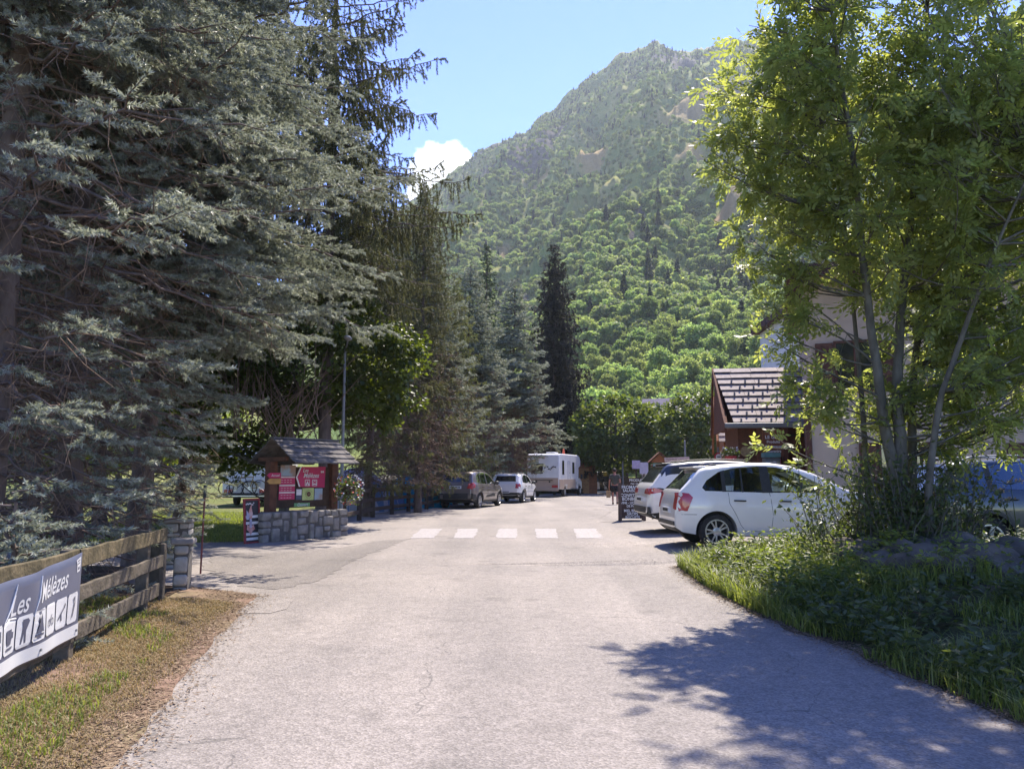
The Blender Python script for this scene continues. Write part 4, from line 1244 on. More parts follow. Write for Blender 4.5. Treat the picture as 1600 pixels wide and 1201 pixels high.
def dens_poly(poly, step=0.10):
    out = []
    for i, a in enumerate(poly):
        b = poly[(i + 1) % len(poly)]
        n = max(1, int(math.hypot(b[0] - a[0], b[1] - a[1]) / step))
        out += [(a[0] + (b[0] - a[0]) * k / n, a[1] + (b[1] - a[1]) * k / n) for k in range(n)]
    return out
def patch(mb, poly, fn, thick=0.006, step=0.08):
    """flat outline wrapped on a surface by fn(u, v, lift), with thickness"""
    pts = dens_poly(poly, step)
    n = len(pts)
    # inner grid points keep the patch on curved surfaces
    tri = tessellate_polygon([[Vector((u, v, 0)) for u, v in pts]])
    bm = bmesh.new()
    vv = [bm.verts.new((u, v, 0)) for u, v in pts]
    for f in tri:
        try: bm.faces.new([vv[i] for i in f])
        except ValueError: pass
    bmesh.ops.subdivide_edges(bm, edges=[e for e in bm.edges if e.calc_length() > step * 2], cuts=3, use_grid_fill=True)
    bmesh.ops.triangulate(bm, faces=bm.faces)
    bm.verts.ensure_lookup_table(); bm.verts.index_update()
    P2 = [(v.co.x, v.co.y) for v in bm.verts]
    F2 = [tuple(v.index for v in f.verts) for f in bm.faces]
    border = [e for e in bm.edges if len(e.link_faces) == 1]
    B2 = [(e.verts[0].index, e.verts[1].index) for e in border]
    bm.free()
    m = len(P2)
    mb.add([fn(u, v, thick) for u, v in P2] + [fn(u, v, -0.012) for u, v in P2], F2 + [(a, b, b + m, a + m) for a, b in B2])
def make_wheel(root, name, c, r, w, spokes, side, rimr, style='v'):
    M = Matrix.Translation(c) @ Matrix.Rotation(R(90) * -side, 4, 'X')
    mb = MB()
    mb.lathe([(rimr, -w / 2), (r * .93, -w / 2), (r * .985, -w * .36), (r, -w * .2), (r, w * .2), (r * .985, w * .36), (r * .93, w / 2), (rimr * 1.05, w * .5), (rimr, w * .42), (rimr * .96, w * .1), (rimr * .5, w * .05), (0.02, w * .05)], 40)
    o = mb.build(name, [TYRE], root, smooth=35)
    o.matrix_local = M
    rb = MB()
    rb.lathe([(rimr * 1.03, w * .40), (rimr * 1.03, w * .5), (rimr * .93, w * .5), (rimr * .88, w * .36), (rimr * .88, w * .2)], 40, cap=False)
    rb.lathe([(.075, w * .2), (.075, w * .43), (.05, w * .46), (0.001, w * .46)], 20)
    for k in range(spokes):
        a = 2 * math.pi * k / spokes
        for da in ((-.30, .30) if style == 'v' else (0,)):
            T = Matrix.Rotation(a, 4, 'Z')
            ww = 0.026 if style == 'v' else 0.062
            i0, i1 = rimr * .2, rimr * .93
            o0, o1 = (da * .35 * rimr, da * 1.35 * rimr)
            vs = [(i0, o0 - ww * .6, w * .30), (i0, o0 + ww * .6, w * .30), (i1, o1 + ww * .5, w * .36), (i1, o1 - ww * .5, w * .36),
                  (i0, o0 - ww * .6, w * .44), (i0, o0 + ww * .6, w * .44), (i1, o1 + ww * .5, w * .48), (i1, o1 - ww * .5, w * .48)]
            rb.add(vs, [(0, 3, 2, 1), (4, 5, 6, 7), (0, 1, 5, 4), (1, 2, 6, 5), (2, 3, 7, 6), (3, 0, 4, 7)], T)
    rb.build('rim', RIM, o, smooth=35)
    return o
def make_car(name, label, loc, rz, sp, scale=1.0, group=None):
    t = thing(name, label, 'car', loc, rz, group)
    t.scale = (scale,) * 3
    S = CarShape(sp['L'], sp['W'], sp['top'], sp['bot'], sp['sh'], sp.get('tumble', 0.30), sp.get('nose', 0.16))
    W = S.W
    mats = [sp['paint'], BLK, sp.get('roofm', sp['paint']), INTER]
    body = link('body', S.body_mesh(), None)
    cut = []
    r = sp['r']
    for x in (sp['xr'], sp['xf']):
        mb = MB(); M = Matrix.Translation((x, 0, r)) @ Matrix.Rotation(R(90), 4, 'X')
        for a, b in ((W / 2 - .27, W / 2 + .2), (-W / 2 - .2, -W / 2 + .27)):
            mb.lathe([(r + .055, a), (r + .055, b)], 36, M)
        cut.append(mb.build('c', None))
    cab = sp['cab']
    mb = MB(); mb.prism(cab, -(W / 2 - .235), W / 2 - .235, 'y'); cut.append(mb.build('c', None))
    mb = MB()
    dlo = sp['dlo']
    mb.prism(dlo, -W, W, 'y'); cut.append(mb.build('c', None))
    for q in sp.get('holes', []):
        mb = MB(); mb.prism(q, sp['sh'][0][1] + .03 if len(q) == 0 else 1.0, 2.3, 'z'); cut.append(mb.build('c', None))
    me = bool_diff(body, cut); body.parent = t
    for m in mats: me.materials.append(m)
    cz = [p[1] for p in cab]; cx_ = [p[0] for p in cab]
    for p in me.polygons:
        c = p.center; n = p.normal
        i = 0
        inw = False
        for x in (sp['xr'], sp['xf']):
            if math.hypot(c.x - x, c.z - r) < r + .05: inw = True
        if (inw and abs(n.y) < .6) or (inw and abs(c.y) < W / 2 - .2) or (n.z < -.5 and c.z < .5) or c.z < sp.get('clad', 0.0): i = 1
        elif min(cx_) - .02 < c.x < max(cx_) + .02 and abs(c.y) < W / 2 - .225 and c.z < S.top(c.x) - 0.07 and min(cz) - .02 < c.z: i = 3
        elif c.z > S.top(c.x) - sp.get('roofd', 0.09) and c.z > S.sh(c.x) + 0.22: i = 2
        p.material_index = i
    me.polygons.foreach_set('use_smooth', [True] * len(me.polygons)); me.set_sharp_from_angle(angle=R(32))
    def sidef(sd):
        return lambda u, v, l: (u, sd * (S.y(u, v) + l), v)
    def topf(u, v, l):
        return (u, v, S.z(u, v) + l)
    def rearf(u, v, l):
        return (S.xr(v) - l * 1.5 + 0.35 * max(0, abs(u) / (W / 2) - .62) ** 2 * W, u, v)
    for sd in (-1, 1):
        for q in sp['panes']:
            mb = MB(); patch(mb, q[0], sidef(sd), 0.0); mb.build('window', q[1], t, smooth=40)
        mb = MB()
        for q in sp['pillars']: patch(mb, q, sidef(sd), 0.004)
        mb.build('pillar_trim', BLK, t, smooth=40)
        if sp.get('seams'):
            mb = MB()
            for ln in sp['seams']:
                pl = []
                for a, b in zip(ln, ln[1:]):
                    k = max(1, int(math.hypot(b[0] - a[0], b[1] - a[1]) / .06))
                    pl += [(a[0] + (b[0] - a[0]) * j / k, a[1] + (b[1] - a[1]) * j / k) for j in range(k)]
                pl.append(ln[-1])
                mb.tube([(u, sd * (S.y(u, v) - 0.001), v) for u, v in pl], .0042, 5)
            mb.build('door_gap', SEAM, t)
        for hx, hz_ in sp.get('handles', []):
            mb = MB(); yy = S.y(hx, hz_)
            mb.tube([(hx - .10, sd * (yy - .005), hz_), (hx - .08, sd * (yy + .03), hz_), (hx + .08, sd * (yy + .03), hz_ - .005), (hx + .10, sd * (yy - .005), hz_ - .005)], .014, 8)
            mb.build('door_handle', sp.get('handlem', BLK), t, smooth=60)
        if 'tails' in sp:
            mb = MB()
            patch(mb, sp['tails'], sidef(sd), 0.010)
            lamp = mb.build('tail_light', REDL, t, smooth=40)
            if 'tailr' in sp:
                mb = MB(); patch(mb, [(u * sd, v) for u, v in sp['tailr']], rearf, 0.012); mb.build('rear_lens', REDL, lamp, smooth=40)
            if 'tailw' in sp:
                mb = MB(); patch(mb, sp['tailw'], sidef(sd), 0.013); mb.build('reversing_lens', sp.get('tailwm', WHTL), lamp, smooth=40)
        if 'heads' in sp:
            mb = MB(); patch(mb, sp['heads'], sidef(sd), 0.008); mb.build('headlight', WHTL, t, smooth=40)
        mx, mz = sp['mirror']
        mb = MB(); yy = S.y(mx, mz)
        mb.ball((mx, sd * (yy + .13), mz + .05), (.09, .12, .085), 10)
        mir = mb.build('mirror', sp.get('mirm', sp['paint']), t, smooth=60)
        mb = MB(); mb.box((mx + .02, sd * (yy + .04), mz - .01), (.08, .12, .04)); mb.build('mirror_foot', BLK, mir)
        for q in sp.get('sideblack', []):
            mb = MB(); patch(mb, q, sidef(sd), 0.012); mb.build('side_cladding', BLK, t, smooth=40)
        if sp.get('archtrim'):
            for x in (sp['xr'], sp['xf']):
                mb = MB()
                rr0 = r + .055; rr1 = r + .055 + sp['archtrim']
                k = 24
                vs = []; fs = []
                for j in range(k + 1):
                    a = R(-12) + R(204) * j / k
                    for q in (rr0, rr1):
                        u, v = x + q * math.cos(a), r + q * math.sin(a)
                        uu = min(max(u, 0.02), S.L - .02)
                        yv_ = S.y(uu, max(v, S.bot(uu) + .03))
                        vs += [(u, sd * (yv_ + .016), v), (u, sd * (yv_ - .03), v)]
                for j in range(k):
                    b = j * 4
                    fs += [(b, b + 4, b + 6, b + 2), (b + 2, b + 6, b + 7, b + 3), (b, b + 1, b + 5, b + 4)]
                mb.add(vs, fs); mb.build('wheel_arch', BLK, t, smooth=50)
        for x in (sp['xr'], sp['xf']):
            make_wheel(t, 'wheel', (x, sd * (W / 2 - .125), r), r, .205, sp['spokes'], sd, r * sp.get('rimf', .66), sp.get('rims', 'v'))
    for q, gm in sp.get('toppanes', []):
        mb = MB(); patch(mb, q, topf, 0.003); mb.build('rear_window' if q[0][0] < S.L / 2 else 'windscreen', gm, t, smooth=40)
    if 'rearwin' in sp:
        mb = MB(); patch(mb, sp['rearwin'], rearf, 0.006); mb.build('rear_window', PRIV if 'roofm' in sp else GLASSK, t, smooth=40)
    for q in sp.get('rearblack', []):
        mb = MB(); patch(mb, q, rearf, 0.014); mb.build('bumper_insert', BLK, t, smooth=40)
    if 'plate' in sp:
        pz, pw, ph = sp['plate']
        mb = MB(); patch(mb, [(-pw, pz - ph), (pw, pz - ph), (pw, pz + ph), (-pw, pz + ph)], rearf, 0.02)
        pl = mb.build('number_plate', PLATE, t)
        mb = MB()
        rq = random.Random(int(pz * 1000))
        # worn dark strokes where the letters of the plate are unreadable at this distance
        for k in range(7):
            u = -pw * .75 + k * pw * .25
            patch(mb, [(u - .022, pz - ph * .55), (u + .022, pz - ph * .55), (u + .022, pz + ph * .55), (u - .022, pz + ph * .55)][::1], rearf, 0.0215 + .001)
        mb.build('plate_characters', LETTER_K, pl)
    # seats and steering wheel seen through the glass
    fl = min(cz)
    for sx in sp['seats']:
        for sy in (-.36, .36):
            mb = MB()
            mb.box((sx, sy, fl + .10), (.5, .46, .16)); mb.box((sx - .27, sy, fl + .36), (.12, .44, .52), ry=R(-14)); mb.box((sx - .36, sy, fl + .70), (.09, .24, .16), ry=R(-10))
            mb.build('seat', INTER, t, bev=.03)
    sx = max(sp['seats'])
    mb = MB(); M = Matrix.Translation((sx + .55, .36, fl + .42)) @ Matrix.Rotation(R(-65), 4, 'Y')
    mb.tube([(M @ Vector((.18 * math.cos(a), .18 * math.sin(a), 0))) for a in np.linspace(0, 2 * math.pi, 21)], .014, 6, cap=False)
    mb.tube([M @ Vector((-.17, 0, 0)), M @ Vector((.17, 0, 0))], .014, 6); mb.tube([M @ Vector((0, 0, 0)), M @ Vector((0, 0, -.4))], .025, 6)
    mb.build('steering_wheel', BLK, t, smooth=60)
    mb = MB(); mb.box((sx + 1.0, 0, fl + .18), (.5, W - .62, .34)); mb.build('dashboard', BLK, t, bev=.06)
    for q in sp.get('extra', []):
        q(t, S)
    return t
GLASSK = paint('very dark glass', (0.012, 0.014, 0.015), 0, 0.08)
def roof_rails(y, x0, x1, h=0.05, m=None):
    def f(t, S):
        for sd in (-1, 1):
            mb = MB()
            n = 9
            pts = [(x0 + (x1 - x0) * i / (n - 1), sd * y, S.z(x0 + (x1 - x0) * i / (n - 1), y) + (h if 0 < i < n - 1 else 0)) for i in range(n)]
            mb.tube(pts, .018, 6); mb.build('roof_rail', m or BLK, t, smooth=60)
    return f
def spoiler(x0, x1, w, z, m):
    def f(t, S):
        mb = MB(); mb.prism([(x0, z), (x0, z - .025), (x1, z - .03), (x1, z + .015)], -w, w, 'y'); mb.build('roof_spoiler', m, t, bev=.01)
    return f
def antenna(x):
    def f(t, S):
        mb = MB(); z = S.z(x, 0); mb.tube([(x, 0, z - .01), (x - .25, 0, z + .33)], [.006, .003], 5); mb.build('aerial', BLK, t)
    return f
hatch = dict(L=3.94, W=1.73, paint=P_WHITE, r=.305, xr=.70, xf=3.17, spokes=5, rims='v', rimf=.68,
    top=[(0, .50), (.01, .74), (.045, .88), (.085, .985), (.10, 1.02), (.47, 1.41), (.56, 1.445), (.9, 1.49), (1.35, 1.525), (1.8, 1.525), (2.15, 1.475), (2.5, 1.36), (2.8, 1.22), (3.02, 1.085), (3.10, 1.045), (3.4, .985), (3.65, .89), (3.83, .76), (3.9, .64), (3.94, .50)],
    bot=[(0, .36), (.12, .27), (.4, .22), (3.5, .20), (3.8, .24), (3.94, .34)],
    sh=[(0, .80), (.1, .96), (.5, .99), (1.2, .965), (2.4, .935), (3.1, .93), (3.6, .82), (3.94, .6)], tumble=.30, nose=.15,
    cab=[(.55, .72), (.42, 1.02), (.62, 1.36), (1.35, 1.455), (1.8, 1.455), (2.15, 1.40), (2.72, 1.15), (2.95, 1.0), (2.75, .72)],
    dlo=[(.52, 1.015), (.47, 1.07), (.56, 1.20), (.78, 1.345), (1.05, 1.415), (1.5, 1.45), (1.85, 1.43), (2.2, 1.335), (2.62, 1.12), (2.80, 1.0), (2.80, .975), (1.5, .985)],
    panes=[([(.52, 1.015), (.47, 1.07), (.56, 1.20), (.78, 1.345), (.84, 1.365), (.84, 1.005)], PRIV), ([(.86, 1.0), (.86, 1.37), (1.05, 1.415), (1.5, 1.45), (1.55, 1.45), (1.55, .985)], GLASS), ([(1.70, .985), (1.66, 1.445), (1.85, 1.43), (2.2, 1.335), (2.24, 1.315), (2.24, .98)], GLASS), ([(2.28, .98), (2.28, 1.295), (2.62, 1.12), (2.80, 1.0), (2.80, .975)], GLASS)],
    pillars=[[(.82, 1.0), (.82, 1.36), (.89, 1.38), (.89, 1.0)], [(1.17, .99), (1.17, 1.43), (1.20, 1.43), (1.20, .99)], [(1.53, .98), (1.53, 1.45), (1.68, 1.448), (1.72, .98)], [(2.23, .975), (2.23, 1.32), (2.28, 1.30), (2.28, .975)]],
    holes=[[(.13, -.58), (.44, -.52), (.44, .52), (.13, .58)], [(2.28, -.54), (2.96, -.60), (2.96, .60), (2.28, .54)]],
    toppanes=[([(.12, -.60), (.45, -.54), (.45, .54), (.12, .60)], PRIV), ([(2.26, -.56), (2.98, -.62), (2.98, .62), (2.26, .56)], GLASS)],
    seams=[[(.92, .99), (.93, .80), (1.04, .60), (1.12, .42), (1.2, .32), (1.66, .30), (1.70, .60), (1.66, .985)], [(1.70, .30), (2.82, .30), (2.86, .60), (2.83, .96)], [(.1, .60), (.36, .60)], [(2.84, .95), (3.0, .92)]],
    handles=[(1.12, .845), (1.93, .835)],
    tails=[(.03, .98), (.12, .985), (.24, .97), (.30, .90), (.25, .78), (.20, .66), (.06, .655), (.035, .80)], tailr=[(.56, .70), (.66, .68), (.66, .94), (.52, .95)],
    heads=[(3.35, .80), (3.55, .86), (3.80, .72), (3.86, .62), (3.62, .64)], mirror=(2.66, .97), mirm=P_WHITE, plate=(.66, .24, .05), rearblack=[[(-.62, .40), (.62, .40), (.60, .47), (-.60, .47)]],
    seats=[1.15, 1.95], extra=[spoiler(.38, .62, .52, 1.445, P_WHITE), antenna(.95)])
suv = dict(L=4.6, W=1.85, paint=P_WHITE, roofm=P_BLACK, roofd=.24, r=.355, xr=.96, xf=3.65, spokes=5, rims='v', rimf=.66, clad=.44, archtrim=.085,
    top=[(0, .62), (.01, .80), (.05, .98), (.08, 1.08), (.14, 1.14), (.46, 1.56), (.55, 1.60), (1.0, 1.655), (1.7, 1.685), (2.3, 1.665), (2.65, 1.58), (3.1, 1.30), (3.4, 1.12), (3.5, 1.09), (4.0, 1.04), (4.35, .96), (4.5, .82), (4.58, .66), (4.6, .55)],
    bot=[(0, .46), (.2, .36), (.5, .27), (4.1, .24), (4.45, .3), (4.6, .42)],
    sh=[(0, .95), (.2, 1.14), (.8, 1.13), (2.0, 1.07), (3.4, 1.03), (4.2, .93), (4.6, .6)], tumble=.30, nose=.14,
    cab=[(.62, .82), (.5, 1.15), (.66, 1.5), (1.7, 1.60), (2.3, 1.58), (2.62, 1.5), (3.2, 1.15), (3.1, .82)],
    dlo=[(.70, 1.20), (.66, 1.26), (.80, 1.44), (1.1, 1.545), (1.7, 1.59), (2.25, 1.56), (2.6, 1.42), (3.05, 1.13), (3.05, 1.085), (1.2, 1.12), (.95, 1.14)],
    panes=[([(.70, 1.20), (.66, 1.26), (.80, 1.44), (1.05, 1.53), (1.05, 1.13), (.95, 1.14)], PRIV), ([(1.10, 1.125), (1.10, 1.545), (1.7, 1.59), (1.78, 1.585), (1.78, 1.10)], PRIV), ([(1.90, 1.10), (1.88, 1.58), (2.25, 1.56), (2.6, 1.42), (3.05, 1.13), (3.05, 1.085)], GLASS)],
    pillars=[[(1.03, 1.13), (1.03, 1.53), (1.12, 1.55), (1.12, 1.12)], [(1.76, 1.10), (1.76, 1.585), (1.90, 1.58), (1.92, 1.10)]],
    holes=[[(2.66, -.56), (3.3, -.66), (3.3, .66), (2.66, .56)]],
    toppanes=[([(.16, -.66), (.43, -.58), (.43, .58), (.16, .66)], GLASSK), ([(2.64, -.58), (3.32, -.68), (3.32, .68), (2.64, .58)], GLASS)],
    seams=[[(1.18, 1.11), (1.2, .9), (1.4, .6), (1.5, .46), (1.9, .46), (1.9, 1.08)], [(1.9, .46), (3.05, .46), (3.1, 1.05)]],
    handles=[(1.35, .98), (2.1, .96)],
    tails=[(.02, 1.03), (.16, 1.05), (.34, 1.00), (.30, .95), (.04, .90)], tailr=[(.40, .92), (.76, .90), (.78, 1.03), (.42, 1.02)],
    sideblack=[[(.20, 1.052), (.34, 1.04), (.56, .93), (.34, .925), (.36, .99)], [(.0, .46), (.30, .50), (.52, .42), (.5, .34), (.05, .44)]],
    heads=[(4.0, .86), (4.3, .9), (4.5, .78), (4.2, .76)], mirror=(3.0, 1.08), mirm=P_BLACK, plate=(.78, .26, .055), rearblack=[[(-.84, .48), (.84, .48), (.80, .62), (-.80, .62)]],
    seats=[1.5, 2.4], extra=[roof_rails(.60, .75, 2.5, .035, BLK), spoiler(.40, .72, .56, 1.605, P_BLACK)])
wagon = dict(L=4.55, W=1.78, paint=P_BROWN, r=.325, xr=.80, xf=3.70, spokes=6, rims='v', rimf=.64, clad=.40, archtrim=.05,
    top=[(0, .60), (.01, .80), (.03, 1.0), (.06, 1.10), (.09, 1.16), (.30, 1.54), (.38, 1.585), (.8, 1.62), (1.6, 1.635), (2.2, 1.60), (2.6, 1.50), (3.1, 1.22), (3.3, 1.08), (3.45, 1.04), (3.9, .98), (4.25, .88), (4.45, .74), (4.53, .6), (4.55, .52)],
    bot=[(0, .40), (.2, .30), (.5, .24), (4.1, .22), (4.4, .27), (4.55, .38)],
    sh=[(0, .92), (.15, 1.08), (.8, 1.06), (2.0, 1.02), (3.3, .98), (4.2, .85), (4.55, .6)], tumble=.27, nose=.10,
    cab=[(.45, .8), (.38, 1.1), (.46, 1.48), (1.6, 1.56), (2.2, 1.53), (2.55, 1.44), (3.1, 1.1), (3.0, .8)],
    dlo=[(.48, 1.12), (.56, 1.40), (.9, 1.52), (1.6, 1.545), (2.2, 1.51), (2.5, 1.40), (3.0, 1.08), (3.0, 1.04), (1.2, 1.075)],
    panes=[([(.48, 1.12), (.56, 1.40), (.9, 1.52), (.98, 1.525), (.98, 1.085)], PRIV), ([(1.03, 1.08), (1.03, 1.53), (1.6, 1.545), (1.75, 1.54), (1.78, 1.065)], GLASS), ([(1.88, 1.06), (1.86, 1.535), (2.2, 1.51), (2.5, 1.40), (3.0, 1.08), (3.0, 1.04)], GLASS)],
    pillars=[[(.96, 1.08), (.96, 1.525), (1.04, 1.53), (1.04, 1.08)], [(1.74, 1.06), (1.74, 1.54), (1.88, 1.535), (1.90, 1.06)]],
    holes=[[(2.62, -.52), (3.18, -.62), (3.18, .62), (2.62, .52)]], toppanes=[([(2.60, -.54), (3.2, -.64), (3.2, .64), (2.60, .54)], GLASS)],
    rearwin=[(-.60, 1.16), (.60, 1.16), (.54, 1.47), (-.54, 1.47)],
    seams=[[(1.05, 1.07), (1.06, .8), (1.25, .5), (1.35, .40), (1.86, .40), (1.86, 1.05)], [(1.86, .40), (2.95, .40), (3.0, 1.02)]], handles=[(1.2, .93), (2.05, .92)],
    tails=[(.01, 1.08), (.18, 1.12), (.30, 1.02), (.24, .90), (.02, .86)], tailr=[(.52, .88), (.78, .84), (.78, 1.08), (.74, 1.12), (.62, 1.04)],
    sideblack=[[(1.5, .46), (2.9, .48), (2.9, .60), (2.6, .62), (1.7, .56)], [(0.03, .40), (.36, .42), (.34, .62), (.02, .64)]],
    heads=[(3.95, .80), (4.2, .86), (4.42, .72), (4.1, .70)], mirror=(2.95, 1.04), mirm=BLK, plate=(.92, .27, .06), rearblack=[[(-.80, .42), (.80, .42), (.80, .66), (-.80, .66)]],
    seats=[1.5, 2.35], extra=[roof_rails(.56, .5, 2.4)])
step = dict(wagon); step.update(L=4.08, W=1.76, paint=P_WHITE, xr=.72, xf=3.31, r=.325,
    top=[(0, .58), (.01, .78), (.05, .98), (.08, 1.06), (.11, 1.10), (.36, 1.45), (.46, 1.495), (.9, 1.53), (1.4, 1.54), (1.9, 1.51), (2.3, 1.40), (2.75, 1.14), (2.95, 1.03), (3.1, 1.0), (3.5, .94), (3.8, .85), (3.98, .72), (4.06, .6), (4.08, .5)],
    bot=[(0, .40), (.2, .30), (.5, .24), (3.6, .22), (3.95, .27), (4.08, .38)],
    sh=[(0, .90), (.15, 1.02), (.8, 1.01), (1.8, .98), (3.0, .95), (3.8, .83), (4.08, .55)], tumble=.28, nose=.13,
    cab=[(.5, .78), (.42, 1.06), (.5, 1.40), (1.4, 1.47), (1.9, 1.44), (2.25, 1.34), (2.7, 1.06), (2.6, .78)],
    dlo=[(.58, 1.07), (.66, 1.27), (.95, 1.42), (1.4, 1.455), (1.9, 1.42), (2.2, 1.31), (2.62, 1.04), (2.62, 1.0), (1.1, 1.03)],
    panes=[([(.58, 1.07), (.66, 1.27), (.85, 1.37), (.85, 1.045)], PRIV), ([(.9, 1.04), (.9, 1.39), (.95, 1.42), (1.4, 1.455), (1.5, 1.45), (1.52, 1.02)], GLASS), ([(1.62, 1.02), (1.60, 1.44), (1.9, 1.42), (2.2, 1.31), (2.62, 1.04), (2.62, 1.0)], GLASS)],
    pillars=[[(.84, 1.04), (.84, 1.37), (.92, 1.40), (.92, 1.04)], [(1.49, 1.02), (1.49, 1.45), (1.61, 1.445), (1.64, 1.02)]],
    holes=[[(2.34, -.50), (2.84, -.6), (2.84, .6), (2.34, .50)]], toppanes=[([(2.32, -.52), (2.86, -.62), (2.86, .62), (2.32, .52)], GLASS)],
    rearwin=[(-.56, 1.12), (.56, 1.12), (.50, 1.40), (-.50, 1.40)],
    seams=[[(.95, 1.02), (.96, .75), (1.15, .48), (1.25, .40), (1.6, .40), (1.6, 1.0)], [(1.6, .40), (2.6, .40), (2.65, .97)]], handles=[(1.1, .88), (1.78, .87)],
    tails=[(.02, 1.0), (.14, 1.02), (.22, .94), (.18, .80), (.03, .76)], tailr=[(.54, .78), (.72, .76), (.72, .98), (.60, .98)],
    sideblack=[[(0.03, .40), (.34, .42), (.32, .52), (.02, .54)]],
    heads=[(3.45, .78), (3.75, .82), (3.98, .68), (3.65, .68)], mirror=(2.58, 1.0), mirm=BLK, plate=(.58, .25, .055), rearblack=[[(-.72, .42), (.72, .42), (.72, .55), (-.72, .55)]],
    seats=[1.15, 1.95], extra=[roof_rails(.54, .55, 2.1)])
dust = dict(suv); dust.update(L=4.34, W=1.80, paint=P_BLUE, roofm=P_BLUE, r=.36, xr=.86, xf=3.53, spokes=5, rims='s', rimf=.66, clad=.42, archtrim=.06,
    top=[(0, .62), (.01, .84), (.04, 1.02), (.07, 1.12), (.12, 1.18), (.36, 1.55), (.46, 1.60), (.9, 1.65), (1.6, 1.67), (2.15, 1.64), (2.5, 1.55), (2.95, 1.28), (3.15, 1.14), (3.3, 1.11), (3.8, 1.06), (4.1, .97), (4.27, .82), (4.33, .66), (4.34, .56)],
    bot=[(0, .46), (.2, .36), (.5, .27), (3.9, .25), (4.2, .3), (4.34, .42)],
    sh=[(0, 1.0), (.2, 1.16), (.8, 1.13), (2.0, 1.10), (3.2, 1.05), (4.0, .93), (4.34, .6)],
    cab=[(.5, .82), (.44, 1.16), (.52, 1.5), (1.6, 1.59), (2.15, 1.56), (2.45, 1.48), (2.95, 1.16), (2.9, .82)],
    dlo=[(.62, 1.24), (.56, 1.32), (.72, 1.48), (1.0, 1.55), (1.6, 1.575), (2.1, 1.54), (2.4, 1.44), (2.85, 1.15), (2.85, 1.11), (1.2, 1.15), (.82, 1.17)],
    panes=[([(.62, 1.24), (.56, 1.32), (.72, 1.48), (.92, 1.53), (.92, 1.165), (.82, 1.17)], PRIV), ([(.97, 1.165), (.97, 1.54), (1.6, 1.575), (1.68, 1.57), (1.70, 1.14)], PRIV), ([(1.82, 1.135), (1.80, 1.565), (2.1, 1.54), (2.4, 1.44), (2.85, 1.15), (2.85, 1.11)], GLASS)],
    pillars=[[(.90, 1.165), (.90, 1.53), (.99, 1.545), (.99, 1.16)], [(1.67, 1.14), (1.67, 1.57), (1.80, 1.565), (1.83, 1.135)]],
    holes=[[(2.5, -.54), (3.02, -.62), (3.02, .62), (2.5, .54)]], toppanes=[([(.13, -.64), (.34, -.58), (.34, .58), (.13, .64)], GLASSK), ([(2.48, -.56), (3.04, -.64), (3.04, .64), (2.48, .56)], GLASS)],
    seams=[[(1.05, 1.15), (1.07, .9), (1.3, .6), (1.4, .46), (1.8, .46), (1.8, 1.12)], [(1.8, .46), (2.9, .46), (2.95, 1.08)]], handles=[(1.25, 1.0), (1.98, .98)],
    tails=[(.02, 1.12), (.10, 1.14), (.16, 1.0), (.14, .84), (.03, .82)], tailr=[(.56, .84), (.74, .82), (.74, 1.12), (.60, 1.12)],
    sideblack=[[(.0, .46), (.28, .5), (.48, .44), (.46, .34), (.05, .44)]],
    heads=[(3.7, .84), (4.0, .9), (4.2, .76), (3.9, .74)], mirror=(2.82, 1.12), mirm=BLK, plate=(.8, .26, .055), seats=[1.35, 2.2],
    extra=[roof_rails(.58, .6, 2.3, .055, mat('silver rail', (0.4, 0.4, 0.42)))])
make_car('parked_car', 'white rounded hatchback parked across the right car park, nearest the camera', (3.02, 15.2, 0.10), R(1.5), hatch, 1.045, 'cars parked nose in on the right')
make_car('parked_car', 'white sport utility car with black roof behind the white hatchback', (3.08, 18.7, 0.09), R(3), suv, 1.02, 'cars parked nose in on the right')
make_car('parked_car', 'slate blue off road car half hidden behind the ash tree', (6.72, 13.25, 0.07), R(0), dust, 1.0, 'cars parked nose in on the right')
make_car('parked_car', 'grey brown estate car parked by the rail fence', (-2.45, 33.45, 0.01), R(74), wagon, 1.0, 'cars parked along the left kerb')
make_car('parked_car', 'white hatchback with black wheel arches behind the motorhome', (-0.37, 40.0, 0.01), R(76), step, 1.0, 'cars parked along the left kerb')
